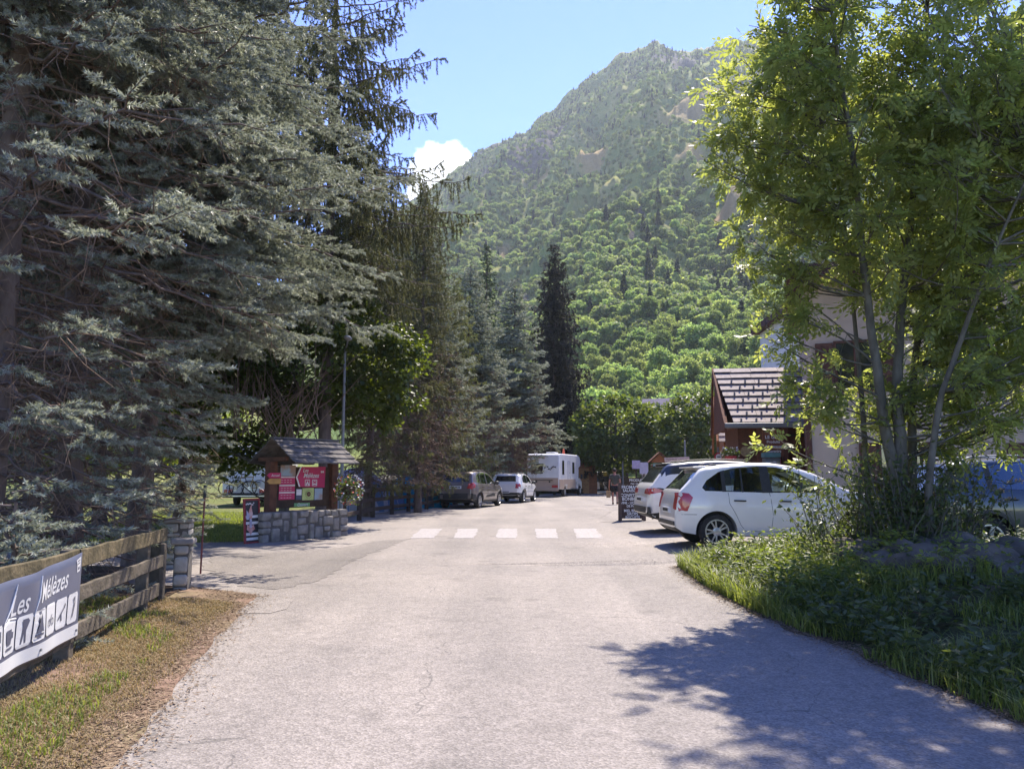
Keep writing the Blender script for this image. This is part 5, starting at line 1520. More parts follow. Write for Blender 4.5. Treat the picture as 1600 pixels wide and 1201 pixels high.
# ---------------------------------------------------------------- motorhome up the road
MH_W = mat('motorhome white', (0.74, 0.735, 0.72), 0.4, c2=(0.66, 0.655, 0.65), scale=2, coat=0.3)
MH_B = mat('motorhome beige', (0.44, 0.33, 0.26), 0.45, c2=(0.40, 0.30, 0.235), scale=2)
def motorhome(label, loc, rz, bikes=False, beige=True):
    t = thing('motorhome', label, 'motorhome', loc, rz, 'motorhomes')
    W = 2.2
    mb = MB()
    prof = [(0, .55), (0, 2.70), (.06, 2.80), (.2, 2.86), (5.4, 2.88), (5.95, 2.78), (6.25, 2.45), (6.2, 2.1), (5.6, 1.95), (5.6, .95), (4.6, .95), (4.6, .5), (2.25, .5), (2.15, .75), (1.45, .75), (1.35, .5)]
    mb.prism(prof, -W / 2, W / 2, 'y')
    mb.build('body', MH_W, t, bev=.06, smooth=40)
    mb = MB(); mb.prism([(5.58, .5), (5.58, 1.96), (6.05, 1.95), (6.45, 1.28), (7.0, 1.05), (7.12, .8), (7.12, .45), (6.85, .42), (6.75, .78), (6.05, .78), (5.95, .42)], -.98, .98, 'y')
    cabo = mb.build('cab', MH_W, t, bev=.05, smooth=40)
    for sd in (-1, 1):
        mb = MB(); mb.prism([(5.72, 1.22), (5.72, 1.78), (6.02, 1.78), (6.32, 1.28), (6.3, 1.22)], sd * .985, sd * .992, 'y'); mb.build('cab_window', GLASSK, cabo)
        mb = MB(); mb.box((6.25, sd * 1.16, 1.35), (.12, .16, .34)); mb.build('mirror', BLK, t, bev=.03)
        for x in (1.8, 6.4):
            make_wheel(t, 'wheel', (x, sd * .93, .34), .34, .2, 6, sd, .2, 's')
        mb = MB(); mb.box((1.05, sd * 1.104, 1.95), (.55, .02, .95)); mb.box((3.95, sd * 1.104, 1.95), (.6, .02, .8)); f = mb.build('window_frame', BLK, t, bev=.03)
        mb = MB(); mb.box((1.05, sd * 1.114, 1.95), (.47, .012, .86)); mb.box((3.95, sd * 1.114, 1.95), (.5, .012, .70)); mb.build('side_window', GLASSK, f)
        if beige:
            mb = MB(); mb.box((3.4, sd * 1.103, .86), (2.35, .018, .62)); mb.box((.66, sd * 1.103, .86), (1.3, .018, .62)); mb.box((1.8, sd * 1.103, 1.0), (.95, .018, .34)); mb.build('side_stripe', MH_B, t)
        mb = MB()
        for q in [(2.35, 1.05, 2.35), (2.95, 1.05, 2.35)]: mb.box((q[0], sd * 1.106, (q[1] + q[2]) / 2 + .05), (.012, .012, q[2] - q[1]))
        mb.box((2.65, sd * 1.106, 2.40), (.6, .012, .012)); mb.box((2.85, sd * 1.12, 1.6), (.10, .02, .05)); mb.build('habitation_door', SEAM, t)
    if beige:
        mb = MB(); mb.box((-.008, 0, .92), (.016, W - .14, .7)); mb.build('rear_stripe', MH_B, t)
    mb = MB(); mb.box((-.012, .42 if beige else .1, 1.88), (.024, .82 if beige else 1.3, .66 if beige else .5)); fr = mb.build('window_frame', BLK, t, bev=.03)
    mb = MB(); mb.box((-.028, .42 if beige else .1, 1.88), (.012, .70 if beige else 1.2, .55 if beige else .4)); mb.build('rear_window', mat('brown tinted window', (0.05, 0.032, 0.028), .12, c2=(.035, .025, .022)), fr)
    for sd in (-1, 1):
        mb = MB(); mb.box((-.03, sd * .80, .72), (.05, .40, .16)); mb.build('tail_light', REDL, t, bev=.02)
    mb = MB(); mb.box((-.02, 0, .52), (.10, W - .1, .22)); mb.build('bumper', MH_B if beige else BLK, t, bev=.03)
    mb = MB(); mb.box((-.02, .1, 2.60), (.05, .5, .05)); mb.build('high_brake_light', REDL, t)
    mb = MB(); mb.box((-.03, 0, 1.12), (.04, 1.3, .035)); mb.box((-.03, .45, 1.02), (.05, .1, .10)); mb.box((-.03, -.45, 1.02), (.05, .1, .10)); mb.build('carrier_rail', BLK, t)
    mb = MB(); mb.box((1.6, -.2, 2.93), (.9, .6, .14)); mb.box((3.4, .3, 2.95), (.5, .5, .2)); mb.build('roof_hatch', MH_W, t, bev=.03)
    mb = MB(); mb.lathe([(.10, 2.86), (.085, 3.0), (.10, 3.1), (.001, 3.12)], 10, Matrix.Translation((.7, .7, 0))); mb.build('roof_vent', MH_W, t)
    if beige:
        mb = MB(); mb.lathe([(.12, 0), (.09, .05), (.05, .34), (.001, .38)], 10, Matrix.Translation((2.6, -.75, 2.88))); mb.build('roof_marker', mat('orange plastic', (.7, .13, .06), .5), t)
        # dark decor of dots and strokes beside the rear window
        mb = MB()
        rq = random.Random(4)
        for k in range(14):
            a = k / 13
            yy = -.08 - a * .78; zz = 1.92 + .12 * math.sin(a * 9) + rq.uniform(-.05, .05)
            mb.box((-.012, yy, zz), (.02, rq.uniform(.03, .09), rq.uniform(.02, .10)), rx=rq.uniform(-.6, .6))
        mb.build('decor_stripe', LETTER_K, t)
    return t
motorhome('white and beige motorhome with overcab bed parked by the wooden hut', (2.05, 51.0, 0.0), R(72))
cp = motorhome('white camper standing on the lawn with bicycles on its rear rack', (-12.35, 36.0, 0.0), R(93), beige=False)
def bicycle(label, loc, rz, frame_c):
    t = thing('bicycle', label, 'bicycle', loc, rz, 'bicycles on the rack of the camper')
    for x in (0, 1.05):
        mb = MB(); M = Matrix.Translation((x, 0, .34)) @ Matrix.Rotation(R(90), 4, 'X')
        mb.tube([M @ Vector((.33 * math.cos(a), .33 * math.sin(a), 0)) for a in np.linspace(0, 2 * math.pi, 29)], .024, 6, cap=False)
        w = mb.build('wheel', TYRE, t, smooth=60)
        mb = MB()
        for k in range(12):
            a = math.pi * 2 * k / 12; mb.tube([M @ Vector((0, 0, 0)), M @ Vector((.31 * math.cos(a), .31 * math.sin(a), 0))], .0025, 3)
        mb.tube([M @ Vector((0, 0, -.05)), M @ Vector((0, 0, .05))], .025, 8)
        mb.build('spokes', RIM, w)
    mb = MB()
    bb, st, hd, hb = (.44, 0, .30), (.28, 0, .82), (.86, 0, .80), (.90, 0, .66)
    for a, b in ((bb, st), (st, hd), (bb, hb), ((0, 0, .34), bb), ((0, 0, .34), (.33, 0, .70))): mb.tube([a, b], .020, 6)
    mb.tube([(.83, 0, .88), hb, (1.05, 0, .34)], .018, 6); mb.build('frame', frame_c, t, smooth=60)
    mb = MB(); mb.tube([st, (.24, 0, .95)], .014, 6); mb.box((.22, 0, .96), (.26, .13, .05)); mb.build('saddle', BLK, t, bev=.02)
    mb = MB(); mb.tube([(.83, 0, .88), (.82, 0, .95)], .015, 6); mb.tube([(.80, -.30, .95), (.84, 0, .95), (.80, .30, .95)], .014, 6); mb.build('handlebar', BLK, t, smooth=60)
    mb = MB(); M = Matrix.Translation((.44, 0, .30)) @ Matrix.Rotation(R(90), 4, 'X')
    mb.lathe([(.09, -.03), (.09, -.02), (.02, -.02)], 16, M); mb.tube([(.44, -.08, .30), (.56, -.08, .20)], .012, 5); mb.tube([(.44, .08, .30), (.32, .08, .40)], .012, 5); mb.build('crank', RIM, t)
    return t
bicycle('black mountain bike with tan wheel on the rear rack of the camper', (-13.15, 35.62, .52), R(4), mat('bike frame black', (.03, .03, .035), .4))
bicycle('dark bike with yellow details on the rear rack of the camper, behind the black one', (-11.55, 35.40, .55), R(178), mat('bike frame ochre', (.32, .22, .06), .4))
mb = MB()
for y in (-.32, -.58): mb.box((y, 0, .5), (.05, 2.2, .05))
for s_ in (-.7, .7): mb.tube([(.0, s_, .62), (-.65, s_, .5)], .025, 6); mb.tube([(-.05, s_, 1.5), (-.5, s_, .55)], .015, 6)
mb.build('bike_rack', RIM, cp)
# ------------------------------------------------------------------ left side: fence, banner, sign, camp
def wood(name, a, b, sc=5, st=(1, 1, 1)):
    return mat(name, a, 0.85, c2=b, scale=sc, bump=0.5, bscale=30, stretch=st, spec=0.2)
W_OLD = wood('weathered grey planks', (0.145, 0.12, 0.092), (0.07, 0.06, 0.045), 7)
W_MOSS = wood('mossy plank', (0.165, 0.13, 0.075), (0.075, 0.062, 0.035), 6)
W_BROWN = wood('brown stained timber', (0.13, 0.062, 0.040), (0.085, 0.042, 0.030), 8)
W_DARK = wood('dark stained timber', (0.045, 0.034, 0.028), (0.07, 0.052, 0.042), 8)
W_SHING = wood('grey shingle wood', (0.16, 0.145, 0.135), (0.085, 0.075, 0.07), 5)
STONE = mat('rough field stone', (0.30, 0.275, 0.245), 0.9, c2=(0.17, 0.155, 0.14), scale=5, bump=0.8, bscale=14)
STONE2 = mat('pale rough stone', (0.40, 0.37, 0.32), 0.9, c2=(0.26, 0.24, 0.205), scale=6, bump=0.8, bscale=16)
MORTAR = mat('dark mortar', (0.13, 0.12, 0.105), 0.95, c2=(0.09, 0.08, 0.07), scale=20)
STEEL = mat('galvanised steel', (0.24, 0.245, 0.25), 0.6, metal=0.3, c2=(0.18, 0.185, 0.19), scale=6)
def basis(o, u, w=Vector((0, 0, 1))):
    """matrix with x along u (horizontal), y along w and z out of the face"""
    u = Vector(u).normalized(); w = Vector(w).normalized(); n = u.cross(w)
    return Matrix(((u.x, w.x, n.x, o[0]), (u.y, w.y, n.y, o[1]), (u.z, w.z, n.z, o[2]), (0, 0, 0, 1)))
def stones_wall(name, m, parent, L, T, H, seed, size=0.24, M=None):
    """irregular stones laid in rough courses round a mortar core; front, back and end faces"""
    rg = random.Random(seed)
    mb = MB()
    def stone(c, d):
        # lumpy block
        vs = []
        for sx in (-1, 1):
            for sy in (-1, 1):
                for sz in (-1, 1):
                    vs.append((c[0] + sx * d[0] / 2 * rg.uniform(.82, 1.0), c[1] + sy * d[1] / 2 * rg.uniform(.9, 1.0), c[2] + sz * d[2] / 2 * rg.uniform(.82, 1.0)))
        mb.add(vs, [(0, 1, 3, 2), (4, 6, 7, 5), (0, 4, 5, 1), (2, 3, 7, 6), (0, 2, 6, 4), (1, 5, 7, 3)], M)
    # rubble: a grid of seeds, each stone a jittered cell; some stones two rows high
    cols_, rows_ = max(1, round(L / (size * 1.15))), max(1, round(H / (size * .72)))
    taken = set()
    xs_ = [[(i + (0 if i in (0, cols_) else rg.uniform(-.32, .32))) * L / cols_ for i in range(cols_ + 1)] for _ in range(rows_)]
    zs_ = [[(j + (0 if j in (0, rows_) else rg.uniform(-.28, .28))) * H / rows_ for j in range(rows_ + 1)] for _ in range(cols_)]
    for j in range(rows_):
        for i in range(cols_):
            if (i, j) in taken: continue
            x0, x1 = xs_[j][i], xs_[j][i + 1]; z0, z1 = zs_[i][j], zs_[i][j + 1]
            if j + 1 < rows_ and rg.random() < .22:
                z1 = zs_[i][j + 2]; taken.add((i, j + 1)); x1 = min(x1, xs_[j + 1][i + 1]); x0 = max(x0, xs_[j + 1][i])
            stone(((x0 + x1) / 2, T / 2, (z0 + z1) / 2), (max(.06, x1 - x0) * .98, T + rg.uniform(-.03, .06), max(.05, z1 - z0) * .98))
    o = link(name, mb.mesh(name), m, parent)
    b = o.modifiers.new('bevel', 'BEVEL'); b.width = 0.035; b.segments = 3; b.limit_method = 'ANGLE'; b.angle_limit = R(30)
    o.data.polygons.foreach_set('use_smooth', [True] * len(o.data.polygons))
    return o
# near plank fence
FA, FB = Vector((-2.72, 3.0, 0)), Vector((-3.80, 8.5, 0))
fu = (FB - FA).normalized(); fn = Vector((fu.y, -fu.x, 0))
t = thing('plank_fence', 'weathered three plank fence along the left verge', 'fence', FA)
def fence_pt(y):
    return FA + fu * ((y - FA.y) / fu.y)
for y in (3.1, 5.95, 8.0):
    p = fence_pt(y) - FA - fn * .06
    mb = MB(); mb.box((p.x, p.y, .40), (.11, .11, .98), math.atan2(fu.y, fu.x)); mb.build('post', W_OLD, t, bev=.012)
rr = random.Random(2)
for k, (z0, z1, hh, m_) in enumerate([(.845, .80, .135, W_MOSS), (.58, .53, .12, W_OLD), (.31, .24, .13, W_OLD)]):
    for a, b in ((3.0, 5.93), (5.96, 8.62 - .12 * k)):
        pa, pb = fence_pt(a) - FA, fence_pt(b) - FA
        za, zb = [z0 + (z1 - z0) * (q - 3) / 5.6 for q in (a, b)]
        c = (pa + pb) / 2; L = (pb - pa).length
        mb = MB()
        n = 12
        M = Matrix.Translation((c.x, c.y, (za + zb) / 2)) @ Matrix.Rotation(math.atan2(fu.y, fu.x), 4, 'Z') @ Matrix.Rotation(-math.atan2(zb - za, L), 4, 'Y')
        vs = []; fs = []
        for i in range(n + 1):
            x = -L / 2 + L * i / n
            e0 = rr.uniform(-.006, .006); e1 = rr.uniform(-.006, .006)
            vs += [(x, -.018, -hh / 2 + e0), (x, .018, -hh / 2 + e0), (x, .018, hh / 2 + e1), (x, -.018, hh / 2 + e1)]
        for i in range(n):
            for j in range(4): fs.append((i * 4 + j, i * 4 + (j + 1) % 4, i * 4 + 4 + (j + 1) % 4, i * 4 + 4 + j))
        fs += [(3, 2, 1, 0), tuple(n * 4 + j for j in range(4))]
        mb.add(vs, fs, M); mb.build('plank', m_, t, bev=.006)
# end post of the gate, pale split plank
p = fence_pt(8.62); mb = MB(); mb.box((p.x - .04, p.y + .05, .30), (.05, .10, .80), R(8)); mb.box((p.x - .2, p.y + .16, .33), (.26, .06, .74), R(-20))
o = mb.build('gate_post', W_OLD, None, bev=.01); tag(o, 'grey gate post with a dark board at the end of the plank fence', 'post')
# banner on the fence
BAN = mat('navy banner vinyl', (0.075, 0.085, 0.135), 0.32, spec=0.5, c2=(0.095, 0.105, 0.155), scale=2)
BANW = mat('banner white print', (0.62, 0.62, 0.62), 0.35, spec=0.5, c2=(0.55, 0.55, 0.56), scale=3)
BANB = mat('banner navy print', (0.075, 0.085, 0.135), 0.35, spec=0.5)
b0 = fence_pt(3.05); b1 = fence_pt(5.90); BL = (b1 - b0).length
t = thing('banner', 'navy vinyl banner with white lettering and a row of white pictograms on the plank fence', 'banner', b0 + fn * .024)
def ban(u, v, l=0.0):
    """u along, v up, 0..BL x 0..0.6, sagging vinyl"""
    q = u / BL
    z = .285 + (.235 - .285) * q * 0.6 + v * (1.0 + .06 * (q - .5))
    z -= 0.05 * (v / .58) * 4 * q * (1 - q)
    d = 0.018 * math.sin(u * 9 + v * 4) * (0.4 + .6 * math.sin(u * 2.3) ** 2) * math.sin(math.pi * min(1, max(0, q))) ** .5 + 0.022
    p = fu * u + fn * (d + l)
    return (p.x, p.y, z)
def ban_grid(mb, u0, u1, v0, v1, l, n=40, k=6):
    vs = []; fs = []
    for i in range(n + 1):
        for j in range(k + 1): vs.append(ban(u0 + (u1 - u0) * i / n, v0 + (v1 - v0) * j / k, l))
    for i in range(n):
        for j in range(k): fs.append((i * (k + 1) + j, (i + 1) * (k + 1) + j, (i + 1) * (k + 1) + j + 1, i * (k + 1) + j + 1))
    mb.add(vs, fs)
mb = MB(); ban_grid(mb, 0, BL, 0, .60, 0, 90, 8); o = mb.build('sheet', BAN, t, smooth=80)
sl = o.modifiers.new('thick', 'SOLIDIFY'); sl.thickness = .003; sl.offset = -1
mb = MB(); ban_grid(mb, 0, BL, .012, .10, .0022, 90, 2); mb.build('white_stripe', BANW, t, smooth=80)
def ban_text(body, u, v, size, shear, m, xs=1.0, name='lettering', bold=0.0, rise=0.0, l=.0024):
    me = text_mesh(body, size, 0.0, shear, 'CENTER', bold, xs)
    bm = bmesh.new(); bm.from_mesh(me)
    bmesh.ops.subdivide_edges(bm, edges=[e for e in bm.edges if e.calc_length() > .05], cuts=2)
    for vtx in bm.verts:
        vtx.co = Vector(ban(u + vtx.co.x, v + vtx.co.y + rise * vtx.co.x, l))
    bm.to_mesh(me); bm.free(); me.materials.clear()
    return link(name, me, m, t)
ban_text('Les', BL - 1.05, .415, .19, .28, BANW, .85, bold=.002)
ban_text('Mélèzes', BL - .52, .445, .19, .28, BANW, .80, bold=.002, rise=.05)
# the swash of the capital letters
for pts in ([(-1.24, .33), (-1.16, .40), (-1.11, .52), (-1.10, .56)], [(-1.25, .30), (-1.17, .345), (-1.08, .335)], [(-.86, .30), (-.80, .42), (-.765, .56)]):
    q = [Vector(ban(BL + a, b_, .003)) for a, b_ in pts]
    mb = MB(); mb.tube(q, [.002, .006, .006, .003][:len(q)], 6)
    mb.build('letter_swash', BANW, t, smooth=80)
# small flag mark top right
mb = MB()
def ban_poly(mb, pts, l=.0026):
    pp = dens_poly(pts, .05)
    tri = tessellate_polygon([[Vector((a, b_, 0)) for a, b_ in pp]])
    vs = [ban(a, b_, l) for a, b_ in pp]
    fs = []
    for f in tri:
        A, B, C = [Vector(vs[i]) for i in f]
        fs.append(tuple(f) if (B - A).cross(C - A).dot(fn) > 0 else (f[0], f[2], f[1]))
    mb.add(vs, fs)
ban_poly(mb, [(BL - .125, .56), (BL - .03, .575), (BL - .03, .52), (BL - .045, .475), (BL - .10, .47), (BL - .105, .525)])
mb.build('corner_mark', BANW, t)
mb = MB()
for v in (.55, .53): ban_poly(mb, [(BL - .10, v - .006), (BL - .045, v), (BL - .045, v + .008), (BL - .10, v + .002)], .003)
ban_poly(mb, [(BL - .09, .485), (BL - .05, .49), (BL - .055, .51), (BL - .085, .505)], .003)
mb.build('corner_print', BANB, t)
# row of pictogram tiles
NT = 14; tw = (BL - .06) / NT
for k in range(NT):
    u0 = .02 + k * tw; u1 = u0 + tw * .90
    mb = MB(); v0, v1 = .125, .335
    c = .018
    ban_poly(mb, [(u0 + c, v0), (u1 - c, v0), (u1, v0 + c), (u1, v1 - c), (u1 - c, v1), (u0 + c, v1), (u0, v1 - c), (u0, v0 + c)], .004)
    tl = mb.build('pictogram_tile', BANW, t)
    uc = (u0 + u1) / 2; vc = .23
    mb = MB()
    g = k % 7 if k < NT - 8 else [0, 1, 2, 3, 4, 5, 6, 7][k - (NT - 8)]
    P = lambda pts: ban_poly(mb, [(uc + a, vc + b_) for a, b_ in pts], .0085)
    if g == 0: P([(-.06, -.07), (-.045, -.07), (.0, .03), (.045, -.07), (.06, -.07), (.008, .08), (-.008, .08)])          # tent
    elif g == 1:
        P([(-.055, .0), (.055, .0), (.055, .07), (-.055, .07)]); P([(-.05, -.02), (.05, -.02), (.05, -.05), (-.05, -.05)]); P([(-.04, -.05), (-.02, -.05), (-.02, -.075), (-.04, -.075)]); P([(.02, -.05), (.04, -.05), (.04, -.075), (.02, -.075)])
    elif g == 2: P([(-.05, .05), (.035, .05), (.035, .03), (.06, .03), (.06, -.01), (.035, -.01), (.02, -.045), (-.035, -.045), (-.05, -.02)]); P([(-.06, -.06), (.05, -.06), (.04, -.075), (-.05, -.075)])
    elif g == 3: P([(-.03, .08), (.03, .08), (.05, .06), (.02, .0), (.03, -.08), (.01, -.08), (0, -.01), (-.02, -.08), (-.04, -.08), (-.02, .02)])
    elif g == 4: P([(.01, .08), (.055, -.05), (-.05, -.05), (-.02, 0.0)]); P([(-.06, -.06), (.06, -.06), (.05, -.075), (-.05, -.075)])
    elif g in (5,):
        for cx_ in (-.032, .032):
            for j in range(10):
                a0, a1 = j * .628, (j + 1) * .628
                P([(cx_ + .026 * math.cos(a0), .0 + .026 * math.sin(a0) - .02), (cx_ + .026 * math.cos(a1), .026 * math.sin(a1) - .02), (cx_ + .018 * math.cos(a1), .018 * math.sin(a1) - .02), (cx_ + .018 * math.cos(a0), .018 * math.sin(a0) - .02)])
        P([(-.03, -.02), (.02, .03), (.03, .03), (-.02, -.02)])
    elif g == 6: P([(-.06, -.03), (.05, .045), (.055, .035), (-.05, -.042)]); P([(-.02, .0), (0, .01), (.01, -.05), (-.005, -.055)]); P([(.045, .06), (.06, .06), (.06, .04), (.045, .04)])
    else: P([(.0, .07), (.03, .08), (.035, .02), (.0, -.06), (-.02, -.07), (.01, .0), (.02, .04)])
    mb.build('pictogram', BANB, tl)
mb = MB()
for k in range(5):
    u = .15 + k * (BL - .2) / 4; mb.tube([ban(u, .055, .002), ban(u, .055, .012)], .010, 8)
mb.build('eyelet', STEEL, t)

# stone pillars at the drive
for (px, d, w, h, lab) in [(296, 9.6, .19, .62, 'rough stone gate pillar with flat cap at the end of the plank fence'), (290, 12.2, .34, .72, 'second stone pillar with flat cap further back at the drive')]:
    x = wx(px, d); z = float(gh(x, d))
    t = thing('stone_pillar', lab, 'pillar', (x, d, z - .02), R(8), 'stone pillars at the drive')
    stones_wall('stonework', STONE2, t, w, w, h, 5 + int(px), .17, Matrix.Translation((-w / 2, -w / 2, 0)))
    mb = MB(); mb.box((0, 0, h / 2), (w * .9, w * .9, h * .98)); mb.build('core', MORTAR, t)
    mb = MB(); mb.box((0, 0, h + .035), (w + .07, w + .07, .07), R(4)); mb.build('cap', STONE, t, bev=.02)
x, y = gp(313, 899); t = thing('marker_pole', 'thin rusty red marker pole standing by the stone gate pillar', 'pole', (x, y, 0))
mb = MB(); mb.tube([(0, 0, -.05), (.01, 0, 1.12)], .014, 8); mb.build('pole', mat('rusty red paint', (0.22, 0.055, 0.045), .7, c2=(.14, .05, .04), scale=20), t)
mb = MB(); mb.tube([(.01, 0, 1.12), (.01, 0, 1.30)], .024, 8); mb.build('top', BLK, t)

# ---------------------------------------------------------------- campsite sign with its little roof on a stone base
K0 = Vector((wx(416, 16.5), 16.5, 0)); K1 = Vector((wx(549, 18.6), 18.6, 0))
ku = (K1 - K0).normalized(); KL = (K1 - K0).length; kn = Vector((ku.y, -ku.x, 0))
ka = math.atan2(ku.y, ku.x)
t = thing('campsite_sign', 'campsite sign board with shingled roof on a rough stone base', 'sign', K0, ka)
stones_wall('stone_base', STONE, t, KL, .55, .66, 8, .23)
mb = MB(); mb.box((KL / 2, .28, .31), (KL - .06, .5, .60)); mb.build('mortar_core', MORTAR, t)
for x in (.42, KL - .28):
    mb = MB(); mb.box((x, .30, 1.15), (.20, .18, 1.2)); mb.build('post', W_BROWN, t, bev=.01)
mb = MB(); mb.box((KL / 2 + .07, .33, 1.18), (KL - .9, .05, .92)); mb.build('back_board', wood('dark sign boards', (.085, .055, .04), (.05, .035, .028)), t)
mb = MB()
for x in (.46, KL - .26):
    mb.box((x, .30, 1.80), (.09, .9, .09))
mb.build('rafter', W_BROWN, t)
# shingle courses, front and back slope
mb = MB(); rq = random.Random(6)
for sd in (-1, 1):
    for c in range(5):
        f0 = c / 5; f1 = (c + 1.25) / 5
        y0 = .30 + sd * (.78 - .76 * f0); z0 = 1.70 + .56 * f0
        x = .40
        while x < KL - .20:
            w = min(rq.uniform(.13, .24), KL - .18 - x)
            dz = rq.uniform(0, .014)
            y1 = .30 + sd * (.78 - .76 * min(1, f1)); z1 = 1.70 + .56 * min(1, f1) - .015
            th = .03
            vs = [(x, y0, z0 + dz), (x + w * .97, y0, z0 + dz), (x + w * .97, y1, z1), (x, y1, z1), (x, y0, z0 + dz + th), (x + w * .97, y0, z0 + dz + th), (x + w * .97, y1, z1 + .012), (x, y1, z1 + .012)]
            fs = [(0, 3, 2, 1), (4, 5, 6, 7), (0, 1, 5, 4), (1, 2, 6, 5), (2, 3, 7, 6), (3, 0, 4, 7)]
            mb.add(vs, fs); x += w
mb.box((KL / 2 + .11, .30, 2.275), (KL - .56, .14, .035))
mb.build('roof', W_SHING, t)
PINK = mat('magenta sign panel', (0.50, 0.035, 0.12), 0.45, c2=(.44, .03, .105), scale=2)
PWHT = mat('sign white', (0.72, 0.70, 0.70), 0.5, c2=(.62, .60, .60))
CREAM = mat('pale pink strip', (0.66, 0.55, 0.55), 0.5)
LIMEG = mat('pale green panel', (0.50, 0.58, 0.22), 0.5)
GREEN = mat('green panel', (0.20, 0.42, 0.19), 0.5)
SKYB = mat('printed picture', (0.30, 0.38, 0.46), 0.5, c2=(0.33, 0.22, 0.17), scale=3.2, contrast=(.42, .58))
OCHRE = mat('ochre panel', (0.52, 0.30, 0.10), 0.5)
NAVY = mat('navy panel', (0.07, 0.085, 0.13), 0.5)
def sp(x0, x1, z0, z1, m, name, lift=0.0, par=None):
    mb = MB(); mb.box(((x0 + x1) / 2, .29 - lift, (z0 + z1) / 2), (x1 - x0, .012, z1 - z0)); return mb.build(name, m, par or t)
FACE = lambda x, z, lift: Matrix(((1, 0, 0, x), (0, 0, -1, .283 - lift), (0, 1, 0, z), (0, 0, 0, 1)))
# px to local: 416..549 across KL
sc_ = KL / 133.0
def kx(px): return (px - 416) * sc_ * 1.0
def kz(py, px): # photograph height to metres above ground at that point of the base
    d = K0.y + (K1.y - K0.y) * (px - 416) / 133.0
    return EYE - (py - HOR) / F * d
mb = MB()
pA = [(kx(473), kz(745, 473)), (kx(479.5), kz(729, 479)), (kx(520), kz(729, 520)), (kx(519), kz(761, 520)), (kx(478), kz(760, 478))]
mb.prism(pA, .262, .276, 'y'); bigp = mb.build('arrow_panel', PINK, t)
mb = MB(); mb.prism([pA[0], pA[1], (pA[1][0] + .04, pA[1][1]), (pA[0][0] + .04, pA[0][1]), (pA[4][0] + .04, pA[4][1]), pA[4]], .257, .2615, 'y'); mb.build('white_edge', PWHT, bigp)
zt = kz(733, 486); zm = kz(742.5, 497)
text_part('Les', .12, PWHT, bigp, FACE(kx(487.5), kz(734.8, 487), .028), shear=.3, bold=.001)
text_part('Mélèzes', .155, PWHT, bigp, FACE(kx(496.5), kz(742.8, 497), .028), shear=.3, bold=.001, xs=.92)
text_part('**', .12, PWHT, bigp, FACE(kx(514.5), kz(738.5, 514), .028), shear=0, bold=.002)
for i, px in enumerate((491, 502.5)):
    x0 = kx(px); z0 = kz(753.8, px)
    mb = MB()
    h = .066
    for a, b_ in (((-h, -h), (h, -h)), ((h, -h), (h, h)), ((h, h), (-h, h)), ((-h, h), (-h, -h))):
        mb.box((x0 + (a[0] + b_[0]) / 2, .258, z0 + (a[1] + b_[1]) / 2), (abs(a[0] - b_[0]) + .012, .008, abs(a[1] - b_[1]) + .012))
    if i == 0:
        mb.prism([(x0 - .052, z0 - .05), (x0, z0 + .045), (x0 + .052, z0 - .05), (x0 + .025, z0 - .06), (x0, z0 - .01), (x0 - .025, z0 - .06)], .252, .258, 'y')
    else:
        mb.prism([(x0 - .055, z0 + .015), (x0, z0 + .05), (x0 + .055, z0 + .015), (x0 + .04, z0 + .015), (x0, z0 + .036), (x0 - .04, z0 + .015)], .252, .258, 'y')
        mb.box((x0, .255, z0 - .028), (.09, .006, .024)); mb.box((x0 - .045, .2545, z0 - .03), (.010, .006, .045)); mb.box((x0 + .045, .2545, z0 - .03), (.010, .006, .045))
    mb.build('pictogram', PWHT, bigp)
sp(kx(451), kx(473.5), kz(743, 460), kz(726.5, 460), SKYB, 'picture_panel')
lst = sp(kx(449.5), kx(473), kz(780, 460), kz(743.6, 460), PINK, 'price_panel')
for py in (745, 758, 769): sp(kx(449.6), kx(472.8), kz(py + 1.3, 460), kz(py - 1.3, 460), CREAM, 'strip', .008, lst)
for py in (749.5, 753, 762, 765.5, 773, 777):
    for q in range(4): sp(kx(452 + q * 4.4), kx(452 + q * 4.4 + 2.6), kz(py + .35, 460), kz(py - .35, 460), CREAM, 'price_line', .007, lst)
sp(kx(475), kx(484), kz(780, 480), kz(763, 480), NAVY, 'small_panel'); sp(kx(475.5), kx(483.3), kz(773, 480), kz(764, 480), PWHT, 'small_poster', .008)
gpn = sp(kx(485), kx(503), kz(780.5, 494), kz(762, 494), LIMEG, 'round_logo_panel')
mb = MB(); M = FACE(kx(494), kz(771.3, 494), .02)
mb.lathe([(.055, 0), (.055, .006)], 24, M); mb.build('logo_disc', mat('dark red print', (.12, .02, .03), .5), gpn)
mb = MB(); M = FACE(kx(494), kz(771.3, 494), .024)
for a in range(14):
    an = a * 2 * math.pi / 14; mb.box(M @ Vector((.095 * math.cos(an), .095 * math.sin(an), 0)), (.016, .006, .016), ry=an)
mb.box(M @ Vector((-.02, 0, .004)), (.02, .006, .03)); mb.box(M @ Vector((.02, 0, .004)), (.02, .006, .03)); mb.build('logo_ring', mat('olive print', (.20, .24, .07), .5), gpn)
sp(kx(504.3), kx(517), kz(780, 510), kz(762.5, 510), SKYB, 'picture_panel')
gp_ = sp(kx(473), kx(497), kz(790.5, 485), kz(785, 485), GREEN, 'open_panel')
text_part('Ouvert', .105, PWHT, gp_, FACE(kx(485), kz(787.8, 485), .012), shear=.15)
